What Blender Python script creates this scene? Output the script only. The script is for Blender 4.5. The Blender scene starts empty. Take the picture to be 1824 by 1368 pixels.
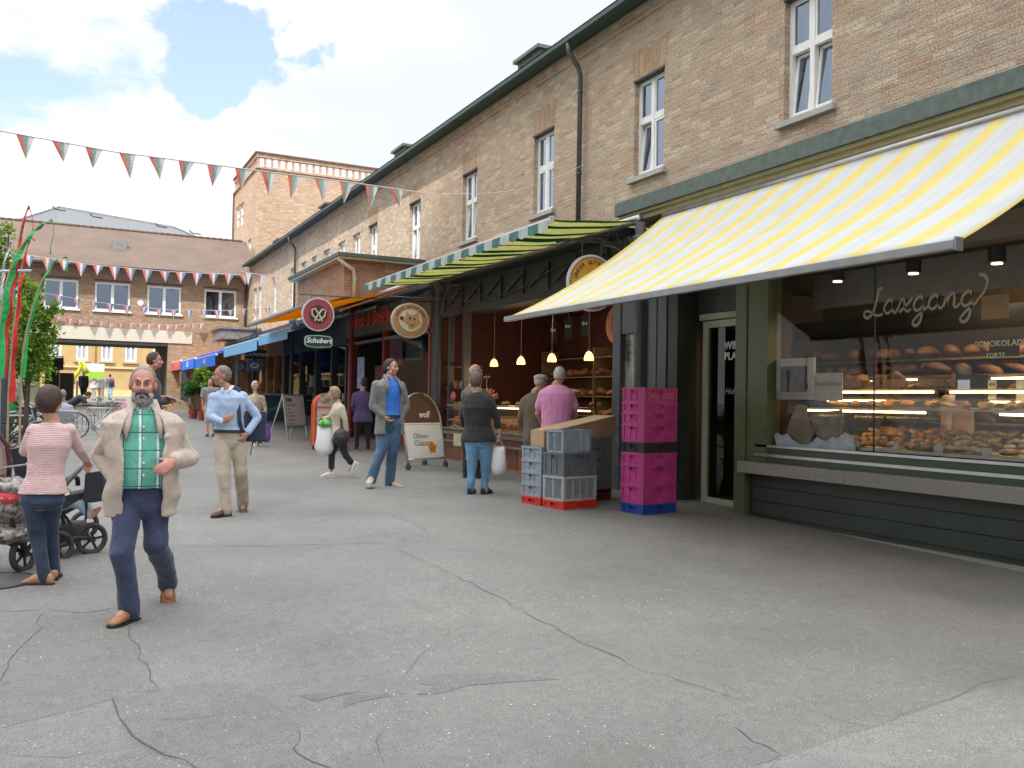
import bpy, bmesh, math, random
from mathutils import Vector, Matrix, noise
random.seed(7)
R_=math.radians
SC=bpy.context.scene; COL=SC.collection
# ------------------------------------------------ camera, sky, sun, exposure
EYE=1.62; YAW,PIT,ROL,F=R_(27.1),R_(1.13),R_(1.01),1568.
GS=0.018                                   # the street rises gently away from the camera
def _axes():
    cy,sy,cp,sp,cr,sr=math.cos(YAW),math.sin(YAW),math.cos(PIT),math.sin(PIT),math.cos(ROL),math.sin(ROL)
    f=Vector((sy*cp,cy*cp,sp)); rt=Vector((cy,-sy,0)); up=rt.cross(f)
    return cr*rt+sr*up, -sr*rt+cr*up, f
AR,AU,AF=_axes()
cd=bpy.data.cameras.new('camera'); cam=bpy.data.objects.new('camera',cd); COL.objects.link(cam); SC.camera=cam
cam.matrix_world=Matrix(((AR.x,AU.x,-AF.x,0),(AR.y,AU.y,-AF.y,0),(AR.z,AU.z,-AF.z,EYE),(0,0,0,1)))
cd.sensor_width=36; cd.lens=F/1824*36; cd.clip_start=.05; cd.clip_end=3000
SUN_EL=R_(52); SUN_D=Vector((-.62,-.78,0)).normalized()     # where the sun stands, seen from the scene
sl=bpy.data.lights.new('sun','SUN'); sl.energy=2.4; sl.angle=R_(.6); sl.color=(1,.94,.86)
so=bpy.data.objects.new('sun',sl); COL.objects.link(so)
sd=Vector((SUN_D.x*math.cos(SUN_EL),SUN_D.y*math.cos(SUN_EL),math.sin(SUN_EL)))
so.rotation_euler=sd.to_track_quat('Z','Y').to_euler(); so.location=(0,0,40)
SC.view_settings.view_transform='Standard'; SC.view_settings.look='None'; SC.view_settings.exposure=.98
SC.view_settings.gamma=1
W=bpy.data.worlds.new('World'); SC.world=W; W.use_nodes=True
def world():
    nt=W.node_tree; N=nt.nodes; L=nt.links; bg=N['Background']; bg.inputs[1].default_value=.13
    sky=N.new('ShaderNodeTexSky'); sky.sky_type='NISHITA'; sky.sun_disc=False; sky.sun_elevation=SUN_EL
    sky.sun_rotation=math.atan2(SUN_D.x,SUN_D.y); sky.ozone_density=1.2
    tc=N.new('ShaderNodeTexCoord')
    mp=N.new('ShaderNodeMapping'); mp.inputs['Scale'].default_value=(1,1,2.2); mp.inputs['Location'].default_value=(.35,.1,.2)
    L.new(tc.outputs['Generated'],mp.inputs[0])
    n1=N.new('ShaderNodeTexNoise'); n1.inputs['Scale'].default_value=3.1; n1.inputs['Detail'].default_value=9; n1.inputs['Roughness'].default_value=.62
    L.new(mp.outputs[0],n1.inputs['Vector'])
    n2=N.new('ShaderNodeTexNoise'); n2.inputs['Scale'].default_value=1.7; n2.inputs['Detail'].default_value=3
    L.new(mp.outputs[0],n2.inputs['Vector'])
    wn=N.new('ShaderNodeTexNoise'); wn.inputs['Scale'].default_value=7.; wn.inputs['Detail'].default_value=7; wn.inputs['Roughness'].default_value=.6; L.new(tc.outputs['Generated'],wn.inputs['Vector'])
    # openings in the cloud: a few directions where blue sky shows
    def hole(px,py,size,amt,prev):
        d=(AF+AR*((px-912)/F)-AU*((py-684)/F)).normalized()
        vm=N.new('ShaderNodeVectorMath'); vm.operation='DISTANCE'; vm.inputs[1].default_value=d
        nv=N.new('ShaderNodeVectorMath'); nv.operation='NORMALIZE'; L.new(tc.outputs['Generated'],nv.inputs[0]); wo=N.new('ShaderNodeVectorMath'); wo.operation='MULTIPLY_ADD'; L.new(wn.outputs['Color'],wo.inputs[0]); wo.inputs[1].default_value=(.26,.26,.26); L.new(nv.outputs[0],wo.inputs[2]); w2=N.new('ShaderNodeVectorMath'); w2.operation='SUBTRACT'; w2.inputs[1].default_value=(.13,.13,.13); L.new(wo.outputs[0],w2.inputs[0]); L.new(w2.outputs[0],vm.inputs[0])
        mr=N.new('ShaderNodeMapRange'); mr.interpolation_type='SMOOTHSTEP'; mr.inputs[1].default_value=0; mr.inputs[2].default_value=size
        mr.inputs[3].default_value=amt; mr.inputs[4].default_value=0; L.new(vm.outputs['Value'],mr.inputs[0])
        if prev is None: return mr.outputs[0]
        a=N.new('ShaderNodeMath'); a.operation='ADD'; L.new(prev,a.inputs[0]); L.new(mr.outputs[0],a.inputs[1]); return a.outputs[0]
    h=None
    for q in ((450,110,.12,.36),(400,150,.09,.2),(440,30,.09,.26),(120,80,.2,.07),(30,220,.10,.12),(372,255,.03,.26),(240,60,.15,.05),(250,225,.09,-.3),(450,240,.07,-.34),(150,280,.10,-.15),(640,100,.2,-.2)): h=hole(*q,h)
    sub=N.new('ShaderNodeMath'); sub.operation='SUBTRACT'; L.new(n1.outputs[0],sub.inputs[0]); L.new(h,sub.inputs[1])
    mask=N.new('ShaderNodeMapRange'); mask.interpolation_type='SMOOTHSTEP'; mask.inputs[1].default_value=.24; mask.inputs[2].default_value=.40; L.new(sub.outputs[0],mask.inputs[0])
    cr=N.new('ShaderNodeValToRGB'); cr.color_ramp.elements[0].position=.36; cr.color_ramp.elements[0].color=(3.6,3.8,4.05,1)
    cr.color_ramp.elements[1].position=.56; cr.color_ramp.elements[1].color=(5.2,5.2,5.2,1); L.new(n2.outputs[0],cr.inputs[0])
    # an overcast sky is brighter overhead than low down
    sz=N.new('ShaderNodeSeparateXYZ'); nn=N.new('ShaderNodeVectorMath'); nn.operation='NORMALIZE'; L.new(tc.outputs['Generated'],nn.inputs[0]); L.new(nn.outputs[0],sz.inputs[0])
    zr=N.new('ShaderNodeMapRange'); zr.interpolation_type='SMOOTHSTEP'; zr.inputs[1].default_value=.5; zr.inputs[2].default_value=.85; zr.inputs[3].default_value=1; zr.inputs[4].default_value=3.1; L.new(sz.outputs[2],zr.inputs[0])
    sc_=N.new('ShaderNodeVectorMath'); sc_.operation='SCALE'; L.new(cr.outputs[0],sc_.inputs[0]); L.new(zr.outputs[0],sc_.inputs['Scale'])
    tint=N.new('ShaderNodeMix'); tint.data_type='RGBA'; tint.blend_type='MULTIPLY'; tint.inputs[0].default_value=1
    tint.inputs[7].default_value=(.85,.75,.75,1); L.new(sky.outputs[0],tint.inputs[6])
    ad=N.new('ShaderNodeMix'); ad.data_type='RGBA'; ad.blend_type='ADD'; ad.inputs[0].default_value=1; ad.inputs[7].default_value=(1.1,1.35,1.5,1)
    L.new(tint.outputs[2],ad.inputs[6])
    mx=N.new('ShaderNodeMix'); mx.data_type='RGBA'; L.new(mask.outputs[0],mx.inputs[0]); L.new(ad.outputs[2],mx.inputs[6]); L.new(sc_.outputs[0],mx.inputs[7])
    L.new(mx.outputs[2],bg.inputs[0])
world()
# ------------------------------------------------ where a pixel of the survey photograph lies in the place
def ray(x,y): return AF+AR*((x-912)/F)-AU*((y-684)/F)
E_=Vector((0,0,EYE))
def onX(x,y,X): d=ray(x,y); return E_+d*(X/d.x)
def onY(x,y,Y): d=ray(x,y); return E_+d*(Y/d.y)
def onG(x,y): d=ray(x,y); return E_+d*(-EYE/(d.z-GS*d.y))
def gz(Y): return GS*Y
# ------------------------------------------------ mesh builder
class MB:
    def __init__(s): s.v=[]; s.f=[]; s.mi=[]; s.m=0; s.T=None
    def add(s,vs,fs):
        b=len(s.v)
        for p in vs:
            p=Vector(p)
            if s.T is not None: p=s.T@p
            s.v.append(tuple(p))
        for f in fs: s.f.append(tuple(b+i for i in f)); s.mi.append(s.m)
    def box(s,a,b,ry=None):
        (x0,y0,z0),(x1,y1,z1)=a,b
        if x0>x1:x0,x1=x1,x0
        if y0>y1:y0,y1=y1,y0
        if z0>z1:z0,z1=z1,z0
        s.add([(x0,y0,z0),(x1,y0,z0),(x1,y1,z0),(x0,y1,z0),(x0,y0,z1),(x1,y0,z1),(x1,y1,z1),(x0,y1,z1)],
              [(0,3,2,1),(4,5,6,7),(0,1,5,4),(1,2,6,5),(2,3,7,6),(3,0,4,7)])
    def cbox(s,c,h,M=None):
        vs=[Vector((sx*h[0],sy*h[1],sz*h[2])) for sz in(-1,1) for sx,sy in((-1,-1),(1,-1),(1,1),(-1,1))]
        if M is not None: vs=[M@v for v in vs]
        s.add([Vector(c)+v for v in vs],[(0,3,2,1),(4,5,6,7),(0,1,5,4),(1,2,6,5),(2,3,7,6),(3,0,4,7)])
    def quad(s,*p): s.add(p,[tuple(range(len(p)))])
    def beam(s,a,b,w,h=None,up=(0,0,1)):
        a=Vector(a);b=Vector(b);d=(b-a)
        if d.length<1e-6:return
        d.normalize(); u=Vector(up)
        if abs(d.dot(u))>.98:u=Vector((1,0,0))
        r=d.cross(u).normalized(); u=r.cross(d); h=w if h is None else h
        vs=[p+r*(sx*w/2)+u*(sy*h/2) for p in(a,b) for sx,sy in((-1,-1),(1,-1),(1,1),(-1,1))]
        s.add(vs,[(0,1,2,3),(7,6,5,4),(0,4,5,1),(1,5,6,2),(2,6,7,3),(3,7,4,0)])
    def tube(s,pts,rad,n=8,closed=False,flat=1.):
        pts=[Vector(p) for p in pts]; m=len(pts)
        rad=[rad]*m if not hasattr(rad,'__len__') else rad
        vs=[];fs=[];pr=None
        for i,p in enumerate(pts):
            if closed: d=pts[(i+1)%m]-pts[i-1]
            else: d=pts[min(i+1,m-1)]-pts[max(i-1,0)]
            if d.length<1e-9:d=Vector((0,0,1))
            d.normalize()
            if pr is None:
                u=Vector((0,0,1)) if abs(d.z)<.9 else Vector((1,0,0)); r=d.cross(u).normalized()
            else: r=(pr-d*pr.dot(d)).normalized()
            pr=r; u=r.cross(d)
            for k in range(n):
                a=2*math.pi*k/n; vs.append(p+r*(math.cos(a)*rad[i])+u*(math.sin(a)*rad[i]*flat))
        for i in range(m if closed else m-1):
            j=(i+1)%m
            for k in range(n): fs.append((i*n+k,i*n+(k+1)%n,j*n+(k+1)%n,j*n+k))
        if not closed: fs.append(tuple(range(n-1,-1,-1))); fs.append(tuple((m-1)*n+k for k in range(n)))
        s.add(vs,fs)
    def cyl(s,a,b,r0,r1=None,n=16): s.tube([a,b],[r0,r0 if r1 is None else r1],n)
    def rings(s,R,cap=True):
        n=len(R[0]);vs=[p for r in R for p in r];fs=[]
        for i in range(len(R)-1):
            for k in range(n): fs.append((i*n+k,i*n+(k+1)%n,(i+1)*n+(k+1)%n,(i+1)*n+k))
        if cap: fs.append(tuple(range(n-1,-1,-1))); fs.append(tuple((len(R)-1)*n+k for k in range(n)))
        s.add(vs,fs)
    def lathe(s,c,prof,n=20,ax=None):
        c=Vector(c); X,Y,Z=ax or (Vector((1,0,0)),Vector((0,1,0)),Vector((0,0,1)))
        s.rings([[c+X*(r*math.cos(2*math.pi*k/n))+Y*(r*math.sin(2*math.pi*k/n))+Z*z for k in range(n)] for r,z in prof])
    def ell(s,c,r,M=None,nu=12,nv=8):
        c=Vector(c);R=[]
        for j in range(nv+1):
            t=math.pi*(j/nv); t=max(.02,min(math.pi-.02,t)); ring=[]
            for k in range(nu):
                a=2*math.pi*k/nu; p=Vector((r[0]*math.sin(t)*math.cos(a),r[1]*math.sin(t)*math.sin(a),-r[2]*math.cos(t)))
                ring.append(c+(M@p if M is not None else p))
            R.append(ring)
        s.rings(R)
    def prism(s,poly,dv):
        dv=Vector(dv);n=len(poly);P=[Vector(p) for p in poly]
        s.add(P+[p+dv for p in P],[tuple(range(n-1,-1,-1)),tuple(range(n,2*n))]+[(i,(i+1)%n,n+(i+1)%n,n+i) for i in range(n)])
    def build(s,name,mat,parent=None,smooth=False,bevel=0,loc=None):
        me=bpy.data.meshes.new(name)
        vs=s.v
        if loc is not None: vs=[tuple(Vector(v)-Vector(loc)) for v in vs]
        me.from_pydata(vs,[],s.f); mats=mat if isinstance(mat,(list,tuple)) else [mat]
        for m in mats: me.materials.append(m)
        if len(mats)>1: me.polygons.foreach_set('material_index',s.mi)
        if smooth: me.polygons.foreach_set('use_smooth',[True]*len(me.polygons))
        me.update(); o=bpy.data.objects.new(name,me); COL.objects.link(o)
        if loc is not None: o.location=loc
        if bevel:
            b=o.modifiers.new('b','BEVEL'); b.width=bevel; b.segments=2; b.limit_method='ANGLE'
        if parent is not None:
            o.parent=parent
            if loc is None: o.matrix_parent_inverse=Matrix.Translation(parent.location).inverted() if parent.get('_abs') else Matrix()
        return o
def tag(o,label=None,cat=None,group=None,kind=None):
    if label:o['label']=label
    if cat:o['category']=cat
    if group:o['group']=group
    if kind:o['kind']=kind
    return o
def empty(name,loc=(0,0,0),label=None,cat=None,group=None,rz=0):
    """thing root; parts built in world coordinates (rz=0) or local ones"""
    o=bpy.data.objects.new(name,None); COL.objects.link(o); o.location=loc; o.rotation_euler=(0,0,rz); o.empty_display_size=.1
    return tag(o,label,cat,group)
def wroot(name,loc,label,cat,group=None):
    o=empty(name,loc,label,cat,group); o['_abs']=1; return o
def copy_tree(o,parent=None):
    c=o.copy(); COL.objects.link(c)
    if parent is not None:c.parent=parent; c.matrix_parent_inverse=o.matrix_parent_inverse.copy()
    for ch in list(o.children): copy_tree(ch,c)
    return c
# ------------------------------------------------ materials
MC={}
class NT:
    def __init__(s,name):
        s.m=bpy.data.materials.new(name); s.m.use_nodes=True; s.t=s.m.node_tree; s.N=s.t.nodes; s.L=s.t.links; s.p=s.N['Principled BSDF']; s.out=s.N['Material Output']
    def n(s,ty,**k):
        x=s.N.new('ShaderNode'+ty)
        for a,b in k.items():
            if a.startswith('_'): setattr(x,a[1:],b)
            else:
                key=int(a[1:]) if a[0]=='i' and a[1:].isdigit() else a.replace('_',' ')
                if isinstance(b,bpy.types.NodeSocket): s.L.new(b,x.inputs[key])
                else: x.inputs[key].default_value=b
        return x
    def ramp(s,fac,stops,interp='LINEAR'):
        r=s.N.new('ShaderNodeValToRGB'); e=r.color_ramp.elements; r.color_ramp.interpolation=interp
        while len(e)<len(stops): e.new(.5)
        for q,(p,c) in zip(e,stops): q.position=p; q.color=(*c,1) if len(c)==3 else c
        s.L.new(fac,r.inputs[0]); return r.outputs[0]
    def mix(s,f,a,b,bt='MIX'):
        x=s.N.new('ShaderNodeMix'); x.data_type='RGBA'; x.blend_type=bt
        for i,v in((0,f),(6,a),(7,b)):
            if isinstance(v,bpy.types.NodeSocket): s.L.new(v,x.inputs[i])
            else: x.inputs[i].default_value=v if i==0 else (*v[:3],1)
        return x.outputs[2]
    def math(s,op,a,b=0.,c=0.):
        x=s.N.new('ShaderNodeMath'); x.operation=op
        for i,v in enumerate((a,b,c)):
            if isinstance(v,bpy.types.NodeSocket): s.L.new(v,x.inputs[i])
            else: x.inputs[i].default_value=v
        return x.outputs[0]
    def set(s,**k):
        for a,b in k.items():
            a=a.replace('_',' ')
            if isinstance(b,bpy.types.NodeSocket): s.L.new(b,s.p.inputs[a])
            else: s.p.inputs[a].default_value=(*b,1) if isinstance(b,tuple) and len(b)==3 else b
        return s
    def bump(s,h,strength=.3,dist=.01):
        b=s.n('Bump',Height=h,Strength=strength,Distance=dist); s.L.new(b.outputs[0],s.p.inputs['Normal'])
def mat(name,col,rough=.6,metal=0,var=.12,scale=6.,bump=0,bscale=60,emit=0,ecol=None,coat=0,spec=.5,sheen=0,alpha=None):
    if name in MC:return MC[name]
    t=NT(name); tc=t.n('TexCoord')
    c=tuple(col)
    if var>0:
        nz=t.n('TexNoise',Vector=tc.outputs['Object'],Scale=scale,Detail=5.)
        lo=tuple(x*(1-var) for x in c); hi=tuple(min(1,x*(1+var)) for x in c)
        cc=t.ramp(nz.outputs[0],[(.3,lo),(.7,hi)]); t.set(Base_Color=cc)
        t.set(Roughness=t.math('MULTIPLY_ADD',nz.outputs[0],.25,max(.02,rough-.12)))
    else: t.set(Base_Color=c,Roughness=rough)
    t.set(Metallic=metal); t.p.inputs['Specular IOR Level'].default_value=spec
    if bump:
        nb=t.n('TexNoise',Vector=tc.outputs['Object'],Scale=bscale,Detail=4.); t.bump(nb.outputs[0],bump,.01)
    if emit: t.p.inputs['Emission Color'].default_value=(*(ecol or col),1); t.p.inputs['Emission Strength'].default_value=emit
    if coat: t.p.inputs['Coat Weight'].default_value=coat
    if sheen: t.p.inputs['Sheen Weight'].default_value=sheen
    MC[name]=t.m; return t.m
def brick(name,axis,c1,c2,mortar,bw=.25,rh=.083,dirt=.25,vertical=False,warm=(.40,.20,.11),bs=.8):
    if name in MC:return MC[name]
    t=NT(name); g=t.n('NewGeometry'); sp=t.n('SeparateXYZ',Vector=g.outputs['Position'])
    u=sp.outputs[1] if axis=='x' else sp.outputs[0]; v=sp.outputs[2]
    if vertical:u,v=v,u
    cb=t.n('CombineXYZ',X=u,Y=v)
    wob=t.n('TexNoise',Vector=g.outputs['Position'],Scale=9.,Detail=2.)
    off=t.n('VectorMath',_operation='MULTIPLY_ADD',i0=wob.outputs[1],i1=(.034,.026,0),i2=cb.outputs[0])
    b=t.n('TexBrick',Vector=off.outputs[0],Color1=(*c1,1),Color2=(*c2,1),Mortar=(*mortar,1),Scale=1.,Mortar_Size=.011,Mortar_Smooth=.5,Bias=-.1,Brick_Width=bw,Row_Height=rh)
    # one brick at a time: cell colours
    big=t.n('TexNoise',Vector=g.outputs['Position'],Scale=.9,Detail=5.); 
    warmf=t.ramp(big.outputs[0],[(.5,(0,0,0)),(.68,(1,1,1))])
    cell=t.n('TexVoronoi',Vector=t.n('VectorMath',_operation='MULTIPLY',i0=cb.outputs[0],i1=(1/bw,1/rh,1)).outputs[0],Scale=1.,Randomness=.15)
    cs=t.n('SeparateColor',Color=cell.outputs['Color'])
    wf=t.math('MULTIPLY',t.math('GREATER_THAN',cs.outputs[0],.55),t.math('MULTIPLY_ADD',warmf,.7,.10))
    nm=t.math('SUBTRACT',1.,b.outputs['Fac'])
    c=t.mix(t.math('MULTIPLY',wf,nm),b.outputs[0],warm)
    c=t.mix(t.math('MULTIPLY',t.math('GREATER_THAN',cs.outputs[1],.86),t.math('MULTIPLY',nm,.38)),c,tuple(x*.55 for x in c1))
    c=t.mix(t.math('MULTIPLY',t.math('LESS_THAN',cs.outputs[2],.16),t.math('MULTIPLY',nm,.6)),c,tuple(min(.8,x*1.35) for x in c2))
    fine=t.n('TexNoise',Vector=g.outputs['Position'],Scale=38.,Detail=6.,Roughness=.7)
    c=t.mix(.55,c,t.ramp(fine.outputs[0],[(.33,(.20,.19,.18)),(.5,(.52,.51,.49)),(.68,(1.05,1.03,1.))]),'OVERLAY')
    d2=t.n('TexNoise',Vector=g.outputs['Position'],Scale=.35,Detail=6.,Roughness=.6)
    c=t.mix(dirt,c,t.ramp(d2.outputs[0],[(.35,(.55,.52,.48)),(.65,(1.1,1.1,1.08))]),'MULTIPLY')
    t.set(Base_Color=c,Roughness=.9)
    h=t.math('ADD',t.math('MULTIPLY',nm,1.),t.math('MULTIPLY',fine.outputs[0],1.5)); t.bump(h,bs,.035)
    MC[name]=t.m; return t.m
def glass(name='window glass',tint=(.9,.95,.95),refl=1.,rough=.0,ior=1.5,gc=(1,1,1)):
    if name in MC:return MC[name]
    t=NT(name); t.N.remove(t.p)
    tr=t.n('BsdfTransparent',Color=(*tint,1)); gl=t.n('BsdfGlossy',Color=(*gc,1),Roughness=rough); fr=t.n('Fresnel',IOR=ior)
    f=t.math('MULTIPLY',fr.outputs[0],refl)
    mx=t.n('MixShader',i0=f,i1=tr.outputs[0],i2=gl.outputs[0]); t.L.new(mx.outputs[0],t.out.inputs[0]); MC[name]=t.m; return t.m
def stripes(name,axis,period,stops,trans=.35,rough=.8):
    t=NT(name); tc=t.n('TexCoord'); sp=t.n('SeparateXYZ',Vector=tc.outputs['Object'])
    fr=t.math('FRACT',t.math('DIVIDE',sp.outputs[axis],period))
    c=t.ramp(fr,stops,'CONSTANT'); nz=t.n('TexNoise',Vector=tc.outputs['Object'],Scale=3.,Detail=4.)
    c=t.mix(.35,c,t.ramp(nz.outputs[0],[(.3,(.82,.82,.8)),(.6,(1,1,1))]),'MULTIPLY')
    df=t.n('BsdfDiffuse',Color=c); tl=t.n('BsdfTranslucent',Color=c); mx=t.n('MixShader',i0=trans,i1=df.outputs[0],i2=tl.outputs[0])
    t.N.remove(t.p); t.L.new(mx.outputs[0],t.out.inputs[0]); MC[name]=t.m; return t.m
def M(n): return MC[n]
white=mat('white paint',(.78,.78,.76),.4,var=.05); copper=mat('green copper sheet',(.095,.125,.112),.55,.3,var=.25,scale=9)
darkmetal=mat('dark grey painted iron',(.045,.05,.055),.45,.2); colm=mat('slate grey painted iron',(.085,.09,.10),.4,.1,bump=.1); zinc=mat('grey zinc',(.25,.26,.27),.45,.6)
blackm=mat('black',(.018,.018,.02),.5); alu=mat('aluminium profile',(.55,.56,.57),.35,.8)
darkgreen=mat('dark green painted wood',(.03,.042,.032),.45,var=.2,scale=3,bump=.1,bscale=20)
olive=mat('olive green painted frame',(.105,.125,.06),.4,var=.12)
soffit=mat('ochre soffit boards',(.30,.27,.14),.7)
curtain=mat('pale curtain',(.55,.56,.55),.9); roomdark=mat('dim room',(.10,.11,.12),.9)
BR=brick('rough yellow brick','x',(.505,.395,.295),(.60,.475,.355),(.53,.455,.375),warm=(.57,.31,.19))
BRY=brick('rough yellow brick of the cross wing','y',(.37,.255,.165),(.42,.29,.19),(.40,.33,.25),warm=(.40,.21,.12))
BRT=brick('pink brick of the tower','y',(.54,.38,.28),(.60,.43,.32),(.52,.42,.32),rh=.085,warm=(.48,.26,.16))
BRTX=brick('pink brick of the tower side','x',(.54,.38,.28),(.60,.43,.32),(.52,.42,.32),rh=.085,warm=(.48,.26,.16))
BRV=brick('upright orange bricks','x',(.45,.32,.20),(.52,.36,.23),(.47,.39,.29),bw=.4,rh=.075,vertical=True)
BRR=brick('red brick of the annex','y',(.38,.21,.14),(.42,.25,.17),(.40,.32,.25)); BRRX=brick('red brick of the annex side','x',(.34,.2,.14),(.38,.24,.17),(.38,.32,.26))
GL=glass(); GLW=glass('upper window glass',(.55,.62,.70),4.,ior=1.6,gc=(.62,.76,.95))
# ------------------------------------------------ ground
def asphalt(nm='worn asphalt',k=1.):
    t=NT(nm); g=t.n('NewGeometry'); P=g.outputs['Position']
    a=t.n('TexNoise',Vector=P,Scale=.55,Detail=8.,Roughness=.62); f=t.n('TexNoise',Vector=P,Scale=170.,Detail=3.,Roughness=.7)
    m=t.n('TexNoise',Vector=P,Scale=14.,Detail=5.,Roughness=.65)
    c=t.ramp(a.outputs[0],[(.28,(.132,.129,.123)),(.5,(.172,.169,.163)),(.72,(.203,.199,.191))])
    c=t.mix(.55,c,t.ramp(m.outputs[0],[(.32,(.40,.40,.40)),(.6,(.55,.55,.54))]),'OVERLAY')
    c=t.mix(.75,c,t.ramp(f.outputs[0],[(.36,(.12,.12,.12)),(.5,(.5,.5,.5)),(.64,(.80,.80,.78))]),'OVERLAY')
    v=t.n('TexVoronoi',Vector=P,Scale=46.,Randomness=1.); cs=t.n('SeparateColor',Color=v.outputs['Color'])
    sel=t.math('GREATER_THAN',cs.outputs[0],.88); dot=t.math('LESS_THAN',v.outputs['Distance'],t.math('MULTIPLY',cs.outputs[1],.30))
    patch=t.n('TexNoise',Vector=P,Scale=.8,Detail=3.); pm=t.ramp(patch.outputs[0],[(.42,(.15,.15,.15)),(.6,(1,1,1))])
    c=t.mix(t.math('MULTIPLY',t.math('MULTIPLY',sel,dot),pm),c,(.60,.58,.54))
    dk=t.n('TexVoronoi',Vector=P,Scale=3.1,Randomness=1.); ds=t.n('SeparateColor',Color=dk.outputs['Color'])
    sp=t.math('MULTIPLY',t.math('GREATER_THAN',ds.outputs[0],.6),t.math('LESS_THAN',dk.outputs['Distance'],t.math('MULTIPLY',ds.outputs[1],.09)))
    c=t.mix(t.math('MULTIPLY',sp,.45),c,(.1,.1,.1))
    st=t.n('TexNoise',Vector=P,Scale=.9,Detail=7.,Roughness=.7,Distortion=.8); c=t.mix(t.math('MULTIPLY',t.ramp(st.outputs[0],[(.56,(0,0,0)),(.66,(1,1,1))]),.32),c,(.115,.112,.106))
    if k!=1: c=t.mix(1.,c,(k,k,k*1.01),'MULTIPLY')
    t.set(Base_Color=c,Roughness=.88); t.bump(t.math('ADD',f.outputs[0],t.math('MULTIPLY',m.outputs[0],.6)),.55,.006); return t.m
ASP=asphalt()
def ground():
    m=MB(); ys=[-60,-10,0,20,50,100,400]; 
    for i in range(len(ys)-1):
        a,b=ys[i],ys[i+1]; za,zb=gz(min(a,100)),gz(min(b,100))
        m.quad((-300,a,za),(300,a,za),(300,b,zb),(-300,b,zb))
    tag(m.build('ground',ASP),kind='structure')
ground()
crackm=mat('dark crack filling',(.075,.073,.07),.95,var=.3,scale=20)
def crack(px,w=.02,name='ground_crack',seed=0,step=.12,jit=.03):
    """thin ragged seam laid 4 mm above the asphalt along surveyed points"""
    rnd=random.Random(seed); P=[onG(*p) for p in px]; pts=[]
    for a,b in zip(P,P[1:]):
        n=max(2,int((b-a).length/step))
        for i in range(n):
            q=a.lerp(b,i/n); j=jit if i else jit*.3
            pts.append(Vector((q.x+rnd.uniform(-j,j),q.y+rnd.uniform(-j,j),0)))
    pts.append(P[-1]); m=MB(); L=[];Rr=[]
    for i,p in enumerate(pts):
        d=(pts[min(i+1,len(pts)-1)]-pts[max(i-1,0)]); d.z=0; d.normalize(); nn=Vector((-d.y,d.x,0))
        ww=w*.34*rnd.uniform(.2,1.)*(.4 if i in(0,len(pts)-1) else 1)
        for S,k in((L,1),(Rr,-1)):
            q=p+nn*(k*ww/2); S.append((q.x,q.y,gz(q.y)+.004))
    m.add(L+Rr,[(i+1,i,len(L)+i,len(L)+i+1) for i in range(len(L)-1)])
    tag(m.build(name,crackm),kind='structure')
CR=[([(700,975),(765,1005),(850,1045),(880,1060),(1000,1125),(1060,1155),(1120,1185)],.02),([(880,1060),(800,1120),(740,1180),(715,1215)],.008),
([(1120,1185),(1215,1215),(1320,1247),(1420,1260),(1560,1295)],.016),([(1200,1195),(1290,1215),(1370,1262)],.008),
([(310,970),(450,973),(600,970),(700,965)],.02),([(310,915),(480,917),(700,917),(800,915)],.014),([(700,917),(760,945),(700,950),(720,965)],.018),
([(0,1090),(80,1085),(150,1092),(210,1082)],.03),([(82,1090),(60,1130),(15,1190),(0,1215)],.022),([(232,1115),(245,1150),(268,1210),(285,1232)],.024),
([(200,1245),(210,1280),(235,1310),(290,1345),(350,1368),(380,1385)],.034),([(215,1235),(290,1230),(370,1215)],.014),([(400,1270),(330,1282),(270,1285)],.014),
([(530,1300),(535,1320),(525,1340),(560,1358),(600,1385)],.02),([(1310,1296),(1340,1320),(1390,1345)],.025),([(1390,1345),(1330,1365),(1280,1385)],.01),
([(1560,1295),(1640,1262),(1720,1232),(1824,1200)],.012),([(1824,1170),(1700,1120),(1560,1065),(1400,1010)],.006),([(690,1368),(670,1320),(690,1290)],.01),
([(0,1345),(80,1350),(160,1342),(230,1330)],.016)]
for i,(c,w) in enumerate(CR): crack(c,w,seed=i)
def patch(px,col,name,zz=.002):
    P=[onG(*p) for p in px]; m=MB(); c=sum(P,Vector())/len(P); pts=[]
    for a,b in zip(P,P[1:]+P[:1]):
        for i in range(4):
            q=a.lerp(b,i/4); k=1+.05*noise.noise(q*2.5); q=c+(q-c)*k; pts.append((q.x,q.y,gz(q.y)+zz))
    m.quad(*pts); tag(m.build(name,col),kind='structure')
oil=asphalt('damp asphalt',.86); fresh=asphalt('finer newer asphalt',1.17); old=asphalt('older asphalt patch',.93); mid=asphalt('pale asphalt strip',1.06)
patch([(205,1245),(300,1222),(400,1212),(470,1240),(535,1290),(530,1340),(560,1372),(380,1380),(300,1350),(225,1318)],old,'asphalt_patch',.0012)
patch([(310,972),(450,974),(700,966),(760,948),(700,918),(480,918),(312,917)],mid,'asphalt_patch',.0012)
patch([(0,1092),(150,1094),(232,1112),(245,1150),(285,1232),(180,1250),(0,1300)],old,'asphalt_patch',.0012)
for q in ([(740,1210),(800,1200),(900,1200),(1000,1210),(900,1216),(830,1222),(790,1235),(740,1238),(775,1222),(745,1218)],[(530,1238),(580,1235),(640,1232),(590,1242),(560,1250)],[(620,1240),(690,1236),(700,1240),(640,1250),(610,1262)]): patch(q,oil,'damp_patch')
patch([(1390,1347),(1560,1297),(1700,1243),(1960,1172),(2400,1300),(2000,1800),(1300,1800),(1290,1372)],fresh,'asphalt_patch')
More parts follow.
